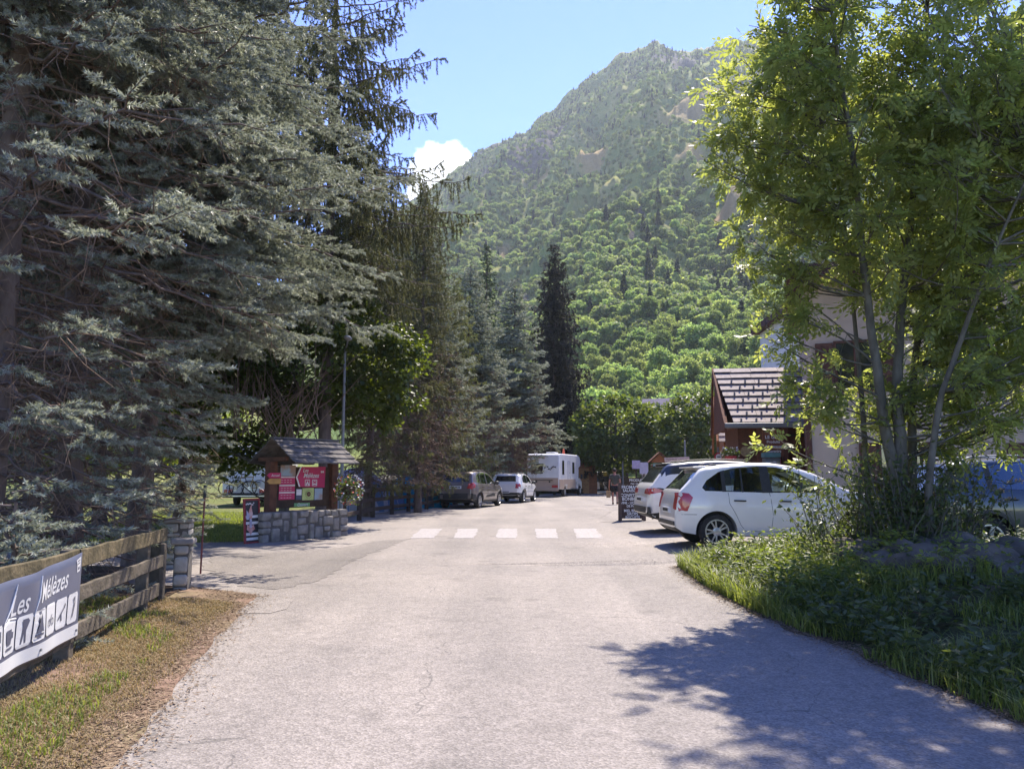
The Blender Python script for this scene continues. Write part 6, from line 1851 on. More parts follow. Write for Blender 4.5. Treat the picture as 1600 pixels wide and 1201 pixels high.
# arrow finger boards on the left post
for z0, m_, w_ in ((kz(742.5, 436), PINK, 'Accueil'), (kz(751.5, 436), OCHRE, '')):
    x1 = kx(447); x0 = kx(427.5); hz2 = .058
    mb = MB(); mb.prism([(x0, z0), (x0 + .07, z0 + hz2), (x1, z0 + hz2), (x1, z0 - hz2), (x0 + .07, z0 - hz2)], .175, .20, 'y'); fb = mb.build('finger_board', m_, t)
    if w_: text_part(w_, .075, PWHT, fb, Matrix(((1, 0, 0, (x0 + x1) / 2 + .03), (0, 0, -1, .172), (0, 1, 0, z0), (0, 0, 0, 1))), shear=.2)
# leaning poster board at the left end of the base
q0 = Vector((wx(389, 16.25), 16.25, 0)); q1 = Vector((wx(413.5, 16.65), 16.65, 0)); qu = (q1 - q0).normalized(); qL = (q1 - q0).length
t = thing('poster_board', 'narrow red framed poster board leaning at the left end of the stone base', 'poster', q0 + Vector((0, 0, .02)), math.atan2(qu.y, qu.x))
qh = .92
T_ = Matrix.Rotation(R(-5), 4, 'X')
REDF = mat('dark red frame', (.26, .03, .035), .6)
mb = MB()
for c, d in (((qL / 2, 0, .02), (qL, .04, .04)), ((qL / 2, 0, qh), (qL, .04, .04)), ((.02, 0, qh / 2), (.04, .035, qh)), ((qL - .02, 0, qh / 2), (.04, .035, qh))): mb.box(c, d, M=T_)
mb.build('frame', REDF, t)
mb = MB(); mb.box((qL / 2, .005, qh / 2), (qL - .05, .012, qh - .03), M=T_); mb.build('sheet', mat('dark slate print', (.035, .035, .04), .5), t)
mb = MB()
for z in (.07, .17, .40, .53): mb.box((qL / 2, -.004, z + .03), (qL - .09, .008, .055), M=T_)
mb.build('white_bars', PWHT, t)
mb = MB()
mb.prism([(.06, .30), (.12, .26), (.17, .17), (.22, .26), (.29, .30), (.25, .40), (.20, .36), (.17, .45), (.13, .37), (.08, .40)], -.016, -.009, 'y', T_)
mb.prism([(.13, .55), (.20, .50), (.24, .62), (.21, .75), (.23, .84), (.16, .74), (.12, .64)], -.016, -.009, 'y', T_); mb.build('salmon_shape', mat('salmon print', (.52, .20, .17), .5, c2=(.60, .42, .38), scale=14), t)
mb = MB(); mb.prism([(.07, .70), (.15, .60), (.13, .50), (.06, .50)], -.017, -.010, 'y', T_); mb.prism([(.14, .33), (.20, .33), (.21, .50), (.15, .52)], -.018, -.011, 'y', T_); mb.build('lilac_shape', mat('lilac print', (.45, .43, .55), .5), t)
mb = MB(); rq = random.Random(3)
for k in range(8): mb.box((.07 + .03 * k, -.006, qh - .09 + rq.uniform(-.02, .02)), (.02, .01, .03), M=T_)
mb.build('heading', PWHT, t)
# hanging flower basket on the right post of the sign
c = K1 - ku * .20 + kn * .02
t = thing('flower_basket', 'hanging basket of trailing flowers at the right post of the campsite sign', 'flower basket', (c.x + .12, c.y - .1, 1.02))
mb = MB(); mb.lathe([(.05, -.02), (.16, .06), (.20, .17), (.17, .17), (.001, .14)], 14); mb.build('basket', W_DARK, t, smooth=50)
rng = np.random.default_rng(71); n = 420
P = norm(rng.normal(size=(n, 3))) * rng.uniform(.1, .34, n)[:, None] * np.array([1, .9, 1.0]) + np.array([0, 0, .12]); P[:, 2] -= 0.25 * (np.hypot(P[:, 0], P[:, 1]) > .22) * rng.random(n)
V, rn = leaf_quads(P, norm(rng.normal(size=(n, 3))), norm(rng.normal(size=(n, 3))), .075, .055, rng.random(n)); link('leaves', quad_mesh('leaves', V, rn), L_SHRUB, t)
n = 110; P = norm(rng.normal(size=(n, 3))) * .34 + np.array([0, 0, .1])
for nm, sl_, col in (('white_flowers', slice(0, 60), (.75, .72, .68)), ('red_flowers', slice(60, 110), (.6, .12, .08))):
    q = P[sl_]; k = len(q); V, rn = leaf_quads(q, norm(rng.normal(size=(k, 3))), norm(rng.normal(size=(k, 3))), .06, .05, rng.random(k)); link(nm, quad_mesh(nm, V, rn), mat(nm, col, .6), t)
mb = MB(); mb.tube([(0, 0, .15), (0, 0, .62), (-.1, .06, .66)], .006, 5); mb.build('hook', BLK, t)
# lamp post behind the sign
x = wx(536, 21.0); t = thing('lamp_post', 'tall slim grey lamp post behind the campsite sign', 'lamp post', (x, 21.0, 0))
mb = MB(); mb.tube([(0, 0, 0), (0, 0, 1.0), (0, 0, 4.9)], [.06, .05, .035], 12); mb.build('pole', STEEL, t, smooth=60)
mb = MB(); mb.tube([(0, 0, 4.85), (.1, -.2, 5.05), (.2, -.6, 5.1)], .025, 8); mb.build('arm', STEEL, t, smooth=60)
mb = MB(); mb.ball((.24, -.78, 5.08), (.10, .26, .06)); mb.build('lamp_head', STEEL, t, smooth=60)
# rail fence along the camp
RF = [Vector((wx(540, 22.5), 22.5, 0)), Vector((wx(585, 26.5), 26.5, 0)), Vector((wx(640, 30.5), 30.5, 0)), Vector((wx(692, 35), 35, 0))]
t = thing('rail_fence', 'dark brown rail fence between the road and the tents', 'fence', RF[0])
for a, b in zip(RF, RF[1:]):
    for f in (0, .5):
        p = a.lerp(b, f) - RF[0]; mb = MB(); mb.box((p.x, p.y, .5), (.13, .13, 1.04), .5); mb.build('post', W_DARK, t, bev=.01)
    for z in (.30, .62, .95):
        mb = MB(); d = (b - a); c = (a + b) / 2 - RF[0]
        mb.box((c.x, c.y - .08, z), (d.length, .05, .13), math.atan2(d.y, d.x)); mb.build('rail', W_DARK, t, bev=.01)
p = RF[-1] - RF[0]; mb = MB(); mb.box((p.x, p.y, .5), (.13, .13, 1.04), .5); mb.build('post', W_DARK, t, bev=.01)
# tents behind the rail fence
def tent(label, loc, rz, sc, col, col2):
    t = thing('dome_tent', label, 'tent', loc, rz, 'tents behind the rail fence'); t.scale = sc
    mb = MB(); n, k = 20, 9; vs = []; fs = []
    for i in range(k + 1):
        a = math.pi / 2 * i / k
        for j in range(n):
            b = 2 * math.pi * j / n
            rr_ = (1 + .05 * math.cos(4 * b)) * math.cos(a) ** .75
            vs.append((1.5 * rr_ * math.cos(b), 1.15 * rr_ * math.sin(b), 1.35 * math.sin(a)))
    for i in range(k):
        for j in range(n): fs.append((i * n + j, i * n + (j + 1) % n, (i + 1) * n + (j + 1) % n, (i + 1) * n + j))
    mb.add(vs, fs); mb.build('flysheet', col, t, smooth=60)
    mb = MB()
    for b in (R(45), R(135)):
        mb.tube([(1.53 * math.cos(a) * math.cos(b), 1.18 * math.cos(a) * math.sin(b), 1.38 * math.sin(a)) for a in np.linspace(0, math.pi, 15)], .015, 5)
    mb.build('pole', col2, t)
    mb = MB(); mb.prism([(-.5, .05), (.5, .05), (.35, .8), (0, 1.0), (-.35, .8)], -1.16, -1.02, 'y'); mb.build('door', col2, t)
TBLUE = leaf_mat('turquoise tent cloth', [(0.03, 0.40, 0.66), (0.02, 0.34, 0.58)], (1.3, 1.3, 1.3), 0.55, 0.6, 0.2); TNAVY = mat('blue tent cloth', (0.10, 0.20, 0.42), .6); TGREY = mat('pale lilac tent cloth', (0.42, 0.44, 0.56), .6); TDK = mat('dark tent trim', (.03, .05, .09), .6); TSAND = mat('sand tent cloth', (.52, .47, .34), .6); TYEL = mat('yellow groundsheet', (.55, .55, .12), .6)
tent('turquoise dome tent behind the rail fence, nearest the parked estate car', (wx(652, 35), 35, 0), .4, (1.0, 1.0, 1.1), TBLUE, TDK)
tent('turquoise low tent between the trunks, right of the larger turquoise dome', (wx(676, 38.5), 38.5, 0), 1.2, (.9, .9, 1.05), TBLUE, TNAVY)
tent('pale lilac tent behind the trunk just right of the campsite sign', (wx(559, 30), 30, 0), .9, (.95, .95, 1.25), TGREY, TNAVY)
tent('blue tent low behind the rail fence with pale trim', (wx(585, 34), 34, 0), .2, (1.0, 1.0, .8), TNAVY, TGREY)
tent('sand coloured tent between two trunks behind the rail fence', (wx(618, 40), 40, 0), .5, (1.0, 1.0, 1.1), TSAND, TGREY)
# ------------------------------------------------------------------ right side and far street
PLASTER = mat('beige rough plaster', (0.50, 0.375, 0.275), 0.9, c2=(0.44, 0.33, 0.24), scale=2, bump=0.3, bscale=60)
PLWHITE = mat('white plaster', (0.62, 0.60, 0.57), 0.9, c2=(0.56, 0.54, 0.51), scale=2)
CHAL = wood('red brown chalet boards', (0.15, 0.060, 0.036), (0.095, 0.042, 0.028), 6)
CHALO = wood('orange brown chalet boards', (0.30, 0.125, 0.055), (0.20, 0.085, 0.042), 6)
SHIN = mat('pale grey larch shingles', (0.34, 0.285, 0.265), 0.85, c2=(0.19, 0.16, 0.148), scale=7, bump=0.5, bscale=30, contrast=(.3, .75))
GUT = mat('grey gutter', (0.17, 0.175, 0.185), 0.5, c2=(.14, .145, .15))
# shop: steep shingled roof over a timber front
SD = 25.0
sx0, sx1 = wx(1137, SD), wx(1232, SD)
ez = at(1180, 664, SD).z; rz_ = at(1180, 556, SD).z
t = thing('shop_chalet', 'small timber shop with a steep shingled roof and gable to the left', 'shop', (sx0 + .25, SD, 0), R(-9))
Wd = sx1 - sx0 + 1.2
run = 3.3
mb = MB(); rq = random.Random(12)
NC = 9
dep = 2.6
# courses of boards on the slope facing the road, with snow hooks
hooks = MB()
for sd in (-1, 1):
    for c in range(NC):
        f0, f1 = c / NC, (c + 1.12) / NC
        y0 = run * f0 if sd < 0 else 1.35 * run - .35 * run * f0
        y1 = run * min(f1, 1) if sd < 0 else 1.35 * run - .35 * run * min(f1, 1)
        z0 = ez + (rz_ - ez) * f0 + .07; z1 = ez + (rz_ - ez) * min(f1, 1)
        x = -.05 + (-.30) * f0
        xend = Wd
        while x < xend:
            w = min(rq.uniform(.5, 1.1), xend - x)
            d0 = rq.uniform(-.01, .012)
            th = .035
            vs = [(x, y0, z0 + d0), (x + w * .985, y0, z0 + d0), (x + w * .985, y1, z1), (x, y1, z1)]
            nrm_ = Vector((0, -(rz_ - ez), run)).normalized() if sd < 0 else Vector((0, rz_ - ez, run)).normalized()
            vs += [tuple(Vector(v) + nrm_ * th) for v in vs]
            mb.add(vs, [(0, 3, 2, 1), (4, 5, 6, 7), (0, 1, 5, 4), (1, 2, 6, 5), (2, 3, 7, 6), (3, 0, 4, 7)]); x += w
        if sd < 0 and c < NC - 2:
            x = .2 + .23 * (c % 2)
            while x < Wd - .3:
                hooks.box((x, y0 + .02, z0 + .09), (.05, .10, .11)); x += .47
roof = mb.build('roof', SHIN, t)
hooks.build('snow_hooks', STEEL, roof)
mb = MB(); mb.prism([(run * .08, ez - .02), (run, rz_ - .02), (1.33 * run, ez - .02)], .02, Wd, 'x'); mb.build('roof_deck', CHAL, t)
# left gable: overhanging board front with curved barge board
mb = MB(); mb.prism([(-.12, ez - .22), (-.12, ez + .06), (run, rz_ + .06), (1.35 * run + .06, ez + .06), (1.35 * run + .06, ez - .22), (run, rz_ - .30)], -.36, -.29, 'x'); mb.build('barge_board', CHAL, t)
mb = MB(); mb.prism([(.1, ez - .1), (run, rz_ - .1), (1.34 * run, ez - .1)], -.26, -.18, 'x')
mb.build('gable_boards', CHAL, t)
mb = MB(); mb.box((Wd / 2 - .1, -.10, ez - .02), (Wd + .5, .14, .16)); mb.build('gutter', GUT, t, bev=.03)
mb = MB(); mb.box((Wd / 2, .675 * run + .2, ez / 2), (Wd - .3, 1.35 * run - .8, ez - .02)); mb.build('wall', CHAL, t)
for x in (.75, 1.55):
    mb = MB(); mb.box((x, .10, ez / 2), (.16, .16, ez - .12)); mb.build('post', CHAL, t, bev=.01)
mb = MB(); mb.box((1.15, .06, ez - .50), (.86, .05, .70)); mb.build('fascia_board', CHALO, t)
mb = MB(); mb.box((1.17, .02, ez - .62), (.62, .03, .82)); sb = mb.build('hand_painted_board', wood('painted sign board', (.20, .075, .045), (.15, .06, .04), 6), t)
SF = lambda x, z: Matrix(((1, 0, 0, x), (0, 0, -1, .002), (0, 1, 0, z), (0, 0, 0, 1)))
for i, (s_, sz) in enumerate([('LE GITE', .15), ('Produits', .12), ('Régionaux', .12), ('Souvenirs', .12)]):
    text_part(s_, sz, LETTER_W, sb, SF(1.17, ez - .40 - .15 * i), bold=.002)
mb = MB(); mb.box((1.17, -.03, ez - 1.25), (.40, .05, .32)); mb.build('pink_plaque', mat('pink plaque', (.45, .10, .16), .6), t)
mb = MB(); mb.lathe([(.17, -.02), (.17, .02)], 18, Matrix.Translation((.32, .1, ez - .85)) @ Matrix.Rotation(R(90), 4, 'X')); mb.build('round_ornament', wood('pale carved wood', (.35, .25, .13), (.22, .15, .08), 12), t)
# glazed shop front to the right, dark, with things behind
mb = MB(); mb.box((2.35, .62, ez - 1.3), (1.5, .03, 2.0)); mb.build('shop_window', GLASSK, t)
mb = MB()
for x in (1.62, 2.35, 3.08): mb.box((x, .58, ez - 1.3), (.07, .06, 2.0))
mb.box((2.35, .58, ez - .32), (1.5, .06, .08)); mb.build('window_frame', W_DARK, t)
# bracket brace and lower gable behind
t2 = thing('rear_chalet', 'second narrow shingled gable roof just behind and left of the shop', 'building', (wx(1119, 30.5), 30.5, 0), R(-12))
ez2, rz2 = at(1115, 690, 29).z, at(1115, 608, 29).z
mb = MB(); rq = random.Random(3)
for c in range(9):
    f0, f1 = c / 9, (c + 1.1) / 9
    vs = [(.1, 2 * f0, ez2 + (rz2 - ez2) * f0 + .05), (3.2, 2 * f0, ez2 + (rz2 - ez2) * f0 + .05), (3.2, 2 * f1, ez2 + (rz2 - ez2) * f1), (.1, 2 * f1, ez2 + (rz2 - ez2) * f1)]
    vs += [(a, b - .02, c_ + .04) for a, b, c_ in vs]
    mb.add(vs, [(0, 3, 2, 1), (4, 5, 6, 7), (0, 1, 5, 4), (1, 2, 6, 5), (2, 3, 7, 6), (3, 0, 4, 7)])
mb.build('roof', SHIN, t2)
mb = MB(); mb.prism([(-.1, ez2 - .35), (-.1, ez2 + .1), (2.0, rz2 + .08), (4.1, ez2 + .1), (4.1, ez2 - .35), (2.0, rz2 - .2)], .0, .08, 'x'); mb.build('barge_board', CHALO, t2)
mb = MB(); mb.box((1.7, 2.1, ez2 / 2), (2.8, 3.6, ez2)); mb.prism([(.3, ez2), (2.0, rz2 - .1), (3.8, ez2)], .3, 3.1, 'x'); mb.build('wall', CHALO, t2)
# what stands in front of the shop
t = thing('postcard_rack', 'tall rotating postcard rack full of cards beside the shop post', 'postcard rack', (wx(1203, 24.0), 24.0, .1))
mb = MB(); mb.tube([(0, 0, 0), (0, 0, 1.95)], .03, 8); mb.tube([(-.3, 0, .03), (.3, 0, .03)], .02, 6); mb.tube([(0, -.3, .03), (0, .3, .03)], .02, 6); mb.build('stand', BLK, t)
mb = MB(); mb.box((0, 0, 1.15), (.46, .30, 1.45)); mb.build('frame', mat('rack grey', (.10, .115, .12), .6), t)
mb = MB(); mb.box((0, 0, 1.97), (.50, .32, .14)); mb.build('header', mat('teal header', (.09, .21, .22), .6), t)
rq = random.Random(8)
cols = [(.30, .34, .36), (.16, .22, .28), (.42, .40, .36), (.36, .20, .13), (.14, .20, .12), (.50, .52, .54), (.22, .30, .38)]
for r_ in range(8):
    for c in range(4):
        mb = MB(); mb.box((-.17 + .113 * c, -.165, .52 + r_ * .17), (.10, .02, .145), rx=R(-8)); k = rq.randrange(7); mb.build('postcard', mat('card print %d' % k, cols[k], .5, c2=tuple(v * .5 for v in cols[(k + 2) % 7]), scale=9), t)
t = thing('gumball_machine', 'red topped gumball machine between the shop post and postcard rack', 'vending machine', (wx(1187, 24.2), 24.2, .1))
mb = MB(); mb.lathe([(.16, 0), (.16, .05), (.04, .07), (.04, .75), (.13, .78), (.15, 1.0)], 16); mb.build('stand', mat('red enamel', (.42, .03, .03), .35), t, smooth=40)
mb = MB(); mb.ball((0, 0, 1.17), (.18, .18, .17)); mb.build('globe', mat('pink globe', (.55, .25, .22), .2), t, smooth=80)
mb = MB(); mb.lathe([(.19, 1.24), (.19, 1.30), (.13, 1.40), (.001, 1.46)], 16); mb.build('lid', mat('red enamel', (.42, .03, .03)), t, smooth=50)
t = thing('toy_rack', 'narrow rack with red items left of the shop post', 'rack', (wx(1167, 24.0), 24.0, .1))
mb = MB(); mb.box((-.17, 0, .8), (.03, .3, 1.6)); mb.box((.17, 0, .8), (.03, .3, 1.6)); mb.box((0, 0, 1.6), (.37, .3, .03)); mb.build('frame', PWHT, t)
mb = MB()
for k in range(6): mb.ball((.02 * (-1) ** k, -.05, .4 + .19 * k), (.05, .05, .085))
mb.build('red_items', mat('red enamel', (.42, .03, .03)), t, smooth=60)
t = thing('flower_pot', 'red flower pot with white blossom hanging at the left shop corner', 'flower pot', (wx(1140, 24.3), 24.3, 1.75))
mb = MB(); mb.lathe([(.14, 0), (.20, .30), (.18, .30), (.001, .26)], 16); mb.build('pot', mat('red pot', (.42, .04, .05), .5), t, smooth=50)
rng = np.random.default_rng(72); n = 260; P = norm(rng.normal(size=(n, 3))) * rng.uniform(.1, .3, n)[:, None] * np.array([1.1, .8, .6]) + np.array([0, 0, .38])
V, rn = leaf_quads(P, norm(rng.normal(size=(n, 3))), norm(rng.normal(size=(n, 3))), .09, .06, rng.random(n)); link('leaves', quad_mesh('leaves', V, rn), L_SHRUB, t)
n = 60; P = norm(rng.normal(size=(n, 3))) * .3 * np.array([1.1, .8, .6]) + np.array([0, -.03, .40]); V, rn = leaf_quads(P, norm(rng.normal(size=(n, 3))), norm(rng.normal(size=(n, 3))), .07, .06, rng.random(n)); link('blossom', quad_mesh('blossom', V, rn), mat('white_flowers', (.75, .72, .68), .6), t)
mb = MB(); mb.box((0, .05, -.9), (.07, .07, 1.75)); mb.build('pole', W_DARK, t)
t = thing('round_road_sign', 'round white road sign with red rim left of the shop', 'road sign', (wx(1121.5, 27.5), 27.5, .09))
mb = MB(); mb.tube([(0, .03, 0), (0, .03, 2.35)], .03, 8); mb.build('post', STEEL, t)
Ms = Matrix.Translation((0, 0, at(1121, 713.5, 27.5).z - .09)) @ Matrix.Rotation(R(90), 4, 'X')
mb = MB(); mb.lathe([(.155, -.01), (.155, .01)], 24, Ms); d_ = mb.build('disc', mat('sign red', (.5, .03, .05), .4), t)
mb = MB(); mb.lathe([(.105, .011), (.105, .014)], 24, Ms); mb.build('white_field', PWHT, d_)
mb = MB(); mb.box((0, -.018, at(1121, 713.5, 27.5).z - .09), (.11, .006, .035)); mb.build('dark_symbol', LETTER_K, d_)
# large beige house behind the ash tree
HD = 21.5
hx0 = wx(1268, HD)
t = thing('beige_house', 'large beige plastered house with brown shutters behind the ash tree', 'house', (hx0, HD, 0.05), R(-19))
ht = at(1230, 478, HD + 3).z
mb = MB(); mb.box((9, 4, 3.6), (18, 8, 7.2)); mb.build('wall', PLASTER, t)
mb = MB(); mb.prism([(-1.0, 6.95), (-1.0, 7.12), (4, 7.5), (9, 7.12), (9, 6.95), (4, 7.3)], -.5, 19, 'x'); mb.build('roof', wood('dark brown roof', (.10, .055, .045), (.07, .04, .035), 4), t)
mb = MB(); mb.box((9.25, -1.04, 6.98), (19.6, .08, .30)); mb.build('fascia', wood('dark brown fascia', (.085, .042, .035), (.06, .03, .028), 4), t)
for i, (x, z, w, h) in enumerate([(2.2, 1.3, 1.0, 1.9), (5.8, 1.5, 1.1, 1.4), (9.6, 1.5, 1.1, 1.4), (1.2, 4.4, 1.0, 1.3), (4.6, 4.4, 1.0, 1.3), (8.2, 4.4, 1.0, 1.3)]):
    mb = MB(); mb.box((x, -.02, z), (w, .06, h)); wn_ = mb.build('window', GLASSK, t)
    mb = MB()
    for sx in (-1, 1): mb.box((x + sx * w / 2, -.04, z), (.07, .1, h + .14)); 
    mb.box((x, -.04, z + h / 2 + .035), (w, .1, .07)); mb.box((x, -.04, z - h / 2 - .035), (w, .12, .07)); mb.box((x, -.04, z), (.05, .07, h)); mb.build('frame', W_BROWN, wn_)
    for sx in (-1, 1):
        mb = MB(); mb.box((x + sx * (w * .5 + w * .28), -.06, z), (w * .46, .05, h + .05)); mb.build('shutter', W_BROWN, t, bev=.01)
mb = MB(); mb.tube([(3.15, -.08, .1), (3.15, -.08, 6.8)], .07, 10); mb.build('downpipe', PLWHITE, t, smooth=60)
mb = MB(); mb.box((-.08, .6, 2.0), (.14, 1.3, 4.0)); mb.build('corner_boards', W_BROWN, t)
for x in (6.4, 12):
    mb = MB(); mb.tube([(x, -.1, 2.4), (x + 1.3, -1.2, 3.6)], .09, 6); mb.build('roof_brace', wood('pale brace', (.26, .19, .13), (.2, .14, .1)), t)
t = thing('upper_house', 'pale house with brown fascia rising behind the shop roof', 'house', (wx(1238, 44), 44, 0), R(-3))
ut = at(1212, 492, 44).z
mb = MB(); mb.box((4, 3, ut / 2), (8, 6, ut)); mb.build('wall', PLWHITE, t)
mb = MB(); mb.box((4, 2.6, ut + .20), (9.0, 7.6, .42)); mb.build('roof_edge', wood('dark brown fascia', (.085, .042, .035), (.06, .03, .028), 4), t)
mb = MB(); mb.box((1.0, -.03, 4.2), (.9, .08, 1.3)); mb.build('window', GLASSK, t)
mb = MB(); mb.box((.35, -.06, 4.2), (.4, .06, 1.35)); mb.box((1.65, -.06, 4.2), (.4, .06, 1.35)); mb.build('shutter', W_BROWN, t)
# far roof behind the limes
t = thing('far_house', 'far house with a pinkish grey roof between the lime trees', 'house', (wx(1062, 92), 92, 0), R(-20))
mb = MB(); mb.box((0, 3, 3.0), (9, 8, 6)); mb.build('wall', PLASTER, t)
mb = MB(); mb.prism([(-1.4, 5.4), (-1.4, 5.7), (3.2, 11.0), (8, 5.7), (8, 5.4), (3.2, 10.7)], -5, 5, 'x'); mb.build('roof', mat('pinkish grey roof', (.40, .30, .27), .9, c2=(.33, .25, .225), scale=1.5), t)
# wooden hut
hu = Vector((wx(914, 60.5), 60.5, 0))
t = thing('wooden_hut', 'narrow orange brown wooden hut with gable roof behind the motorhome', 'hut', hu, R(-6))
mb = MB(); mb.prism([(-.9, 0), (.9, 0), (.9, 2.1), (0, 2.75), (-.9, 2.1)], 0, 2.2, 'y'); mb.build('wall', CHALO, t)
mb = MB(); mb.box((-.15, -.03, 1.0), (.85, .06, 1.95)); dr = mb.build('door', wood('light door boards', (.42, .23, .09), (.30, .16, .07), 8), t)
mb = MB(); mb.box((.2, -.08, 1.0), (.05, .05, .16)); mb.build('handle', BLK, dr)
for sx in (-1, 1):
    mb = MB(); M = Matrix.Translation((sx * .55, 1.0, 2.46)) @ Matrix.Rotation(sx * math.atan2(.65, .9), 4, 'Y'); mb.box((0, 0, 0), (1.42, 2.7, .07), M=M); mb.build('roof', SHIN, t)
# recycling bins under a pergola rail, right of the hut
for i, (px, m_, lid, lab) in enumerate([(932, (.05, .09, .15), (.5, .52, .54), 'dark blue recycling bin with a pale lid, next to the wooden hut'), (943, (.07, .08, .10), (.55, .42, .06), 'dark recycling bin with a yellow band, second from the hut'), (955, (.06, .07, .08), (.10, .11, .12), 'dark grey recycling bin partly behind the person')]):
    x = wx(px, 68); t = thing('recycling_bin', lab, 'bin', (x, 68, 0), 0, 'recycling bins beyond the hut')
    mb = MB(); mb.prism([(-.55, 0), (.55, 0), (.62, 1.35), (-.62, 1.35)], -.5, .5, 'y'); mb.build('body', mat('bin body %d' % i, m_, .5), t, bev=.05)
    mb = MB(); mb.prism([(-.62, 1.36), (.62, 1.36), (.45, 1.75), (-.45, 1.75)], -.5, .5, 'y'); mb.build('lid', mat('bin lid %d' % i, lid, .5), t, bev=.06)
    mb = MB(); mb.box((0, -.56, .55), (.35, .02, .6)); mb.build('notice', PWHT, t)
t = thing('timber_screen', 'low grey timber screen with a pale top rail behind the recycling bins', 'screen', (wx(950, 71), 71, 0), 0)
mb = MB(); mb.box((0, 0, .95), (3.6, .10, 1.9)); mb.build('boards', W_DARK, t)
mb = MB(); mb.box((0, -.06, 1.98), (4.0, .25, .12)); mb.build('top_rail', PWHT, t)
kx0 = wx(985, 60)
mb = MB(); rows = [(wx(918, 62), 62), (wx(945, 64), 64), (wx(962, 66.5), 66.5)]
for a, b in zip(rows, rows[1:]):
    d = Vector((b[0] - a[0], b[1] - a[1], 0)); mb.box(((a[0] + b[0]) / 2, (a[1] + b[1]) / 2, .07), (d.length + .05, .25, .16), math.atan2(d.y, d.x))
tag(mb.build('kerb', mat('pale kerb stone', (.45, .43, .41), .8)), 'pale kerb in front of the recycling bins', 'kerb', kind='structure')
for px, d, h, lab in [(972, 58, 2.9, 'short grey post right of the person under the lime tree'), (1069.5, 50, 3.6, 'white painted post between the far lime trees')]:
    t = thing('street_post', lab, 'post', (wx(px, d), d, 0)); mb = MB(); mb.tube([(0, 0, 0), (0, 0, h)], .06, 8); mb.build('pole', STEEL, t, smooth=60); mb = MB(); mb.lathe([(.07, h), (.05, h + .08), (.001, h + .1)], 8); mb.build('cap', STEEL, t)
# small roofed notice and long white sign behind the cars
d = 44; t = thing('notice_kiosk', 'small gabled notice board with a turquoise panel behind the black roofed car', 'notice board', (wx(1029, d), d, 0.02))
zt = at(1029, 709, d).z
mb = MB(); mb.box((-.42, 0, zt / 2 - .3), (.1, .1, zt - .6)); mb.box((.42, 0, zt / 2 - .3), (.1, .1, zt - .6)); mb.build('post', CHAL, t)
mb = MB(); mb.prism([(-.5, zt - .5), (.5, zt - .5), (0, zt - .04)], -.05, .05, 'y'); mb.build('gable', CHALO, t)
for sx in (-1, 1):
    mb = MB(); M = Matrix.Translation((sx * .30, 0, zt - .24)) @ Matrix.Rotation(sx * R(42), 4, 'Y'); mb.box((0, 0, .03), (.85, .5, .05), M=M); mb.build('roof', CHAL, t)
mb = MB(); mb.box((0, -.02, zt - .85), (.74, .05, .6)); mb.build('turquoise_panel', mat('turquoise panel', (.09, .36, .42), .6), t)
d = 38; t = thing('long_sign', 'long pale wooden sign with worn dark lettering above the black car roof', 'sign', (wx(1056.5, d), d, 0.03))
zs = at(1056, 718.5, d).z
mb = MB(); mb.box((0, 0, zs), (1.22, .05, .22), ry=R(-2)); bd = mb.build('board', mat('pale pinkish board', (.55, .46, .42), .8, c2=(.45, .37, .34), scale=6), t)
text_part('PIZZERIA  DU LAC', .13, mat('faded brown letters', (.22, .15, .12), .8), bd, Matrix(((1, 0, 0, 0), (0, 0, -1, -.027), (0, 1, 0, zs), (0, 0, 0, 1))))
mb = MB(); mb.box((-.5, .05, zs / 2), (.08, .05, zs)); mb.box((.5, .05, zs / 2), (.08, .05, zs)); mb.build('post', W_DARK, t)
for i, (px, py0, py1, d, col, lab) in enumerate([(993, 719, 732, 52, (.42, .36, .50), 'lilac notice panel under the lime tree'), (1005, 722, 740, 50, (.45, .43, .52), 'pale lilac poster panel beside the gabled notice board')]):
    za, zb = at(px, py1, d).z, at(px, py0, d).z
    t = thing('notice_board', lab, 'notice board', (wx(px, d), d, 0)); mb = MB(); mb.box((0, 0, (za + zb) / 2), (.55, .05, zb - za)); mb.build('panel', mat('lilac panel %d' % i, col, .6, c2=tuple(v * .8 for v in col)), t); mb = MB(); mb.box((0, .05, zb / 2), (.08, .06, zb)); mb.build('post', W_DARK, t)
# chalk board on the pavement
bd0 = Vector((wx(965.5, 23.0), 23.0, .06))
t = thing('sandwich_board', 'dark brown wooden sandwich board with white hand lettering by the white car', 'sandwich board', bd0, R(-4))
bw, bh = .78, 1.18
Tb = Matrix.Rotation(R(-9), 4, 'X'); Tb2 = Matrix.Translation((0, .5, 0)) @ Matrix.Rotation(R(9), 4, 'X')
WB = wood('chocolate board', (.075, .047, .038), (.055, .036, .03), 8)
mb = MB(); mb.box((bw / 2, 0, .62), (bw - .1, .03, 1.0), M=Tb); fr = mb.build('front_panel', WB, t)
mb = MB(); mb.box((bw / 2, 0, .62), (bw - .1, .03, 1.0), M=Tb2); mb.build('back_panel', WB, t)
mb = MB()
for x in (.04, bw - .04):
    mb.box((x, 0, bh / 2), (.08, .05, bh), M=Tb); mb.box((x, 0, bh / 2), (.08, .05, bh), M=Tb2)
mb.build('frame', wood('board frame', (.12, .082, .066), (.09, .06, .05), 8), t, bev=.008)
lines = [('FROMAGES', .135, 1.04), ('SALAISONS', .12, .94), ('CONFITURES', .13, .80), ('BONBONS', .14, .69), ('VINS - LIQUEURS', .10, .575), ('DE PAYS', .10, .48), ('MIEL BIÈRES', .11, .345), ('SIROPS', .12, .25), ('BISCUITS', .12, .15)]
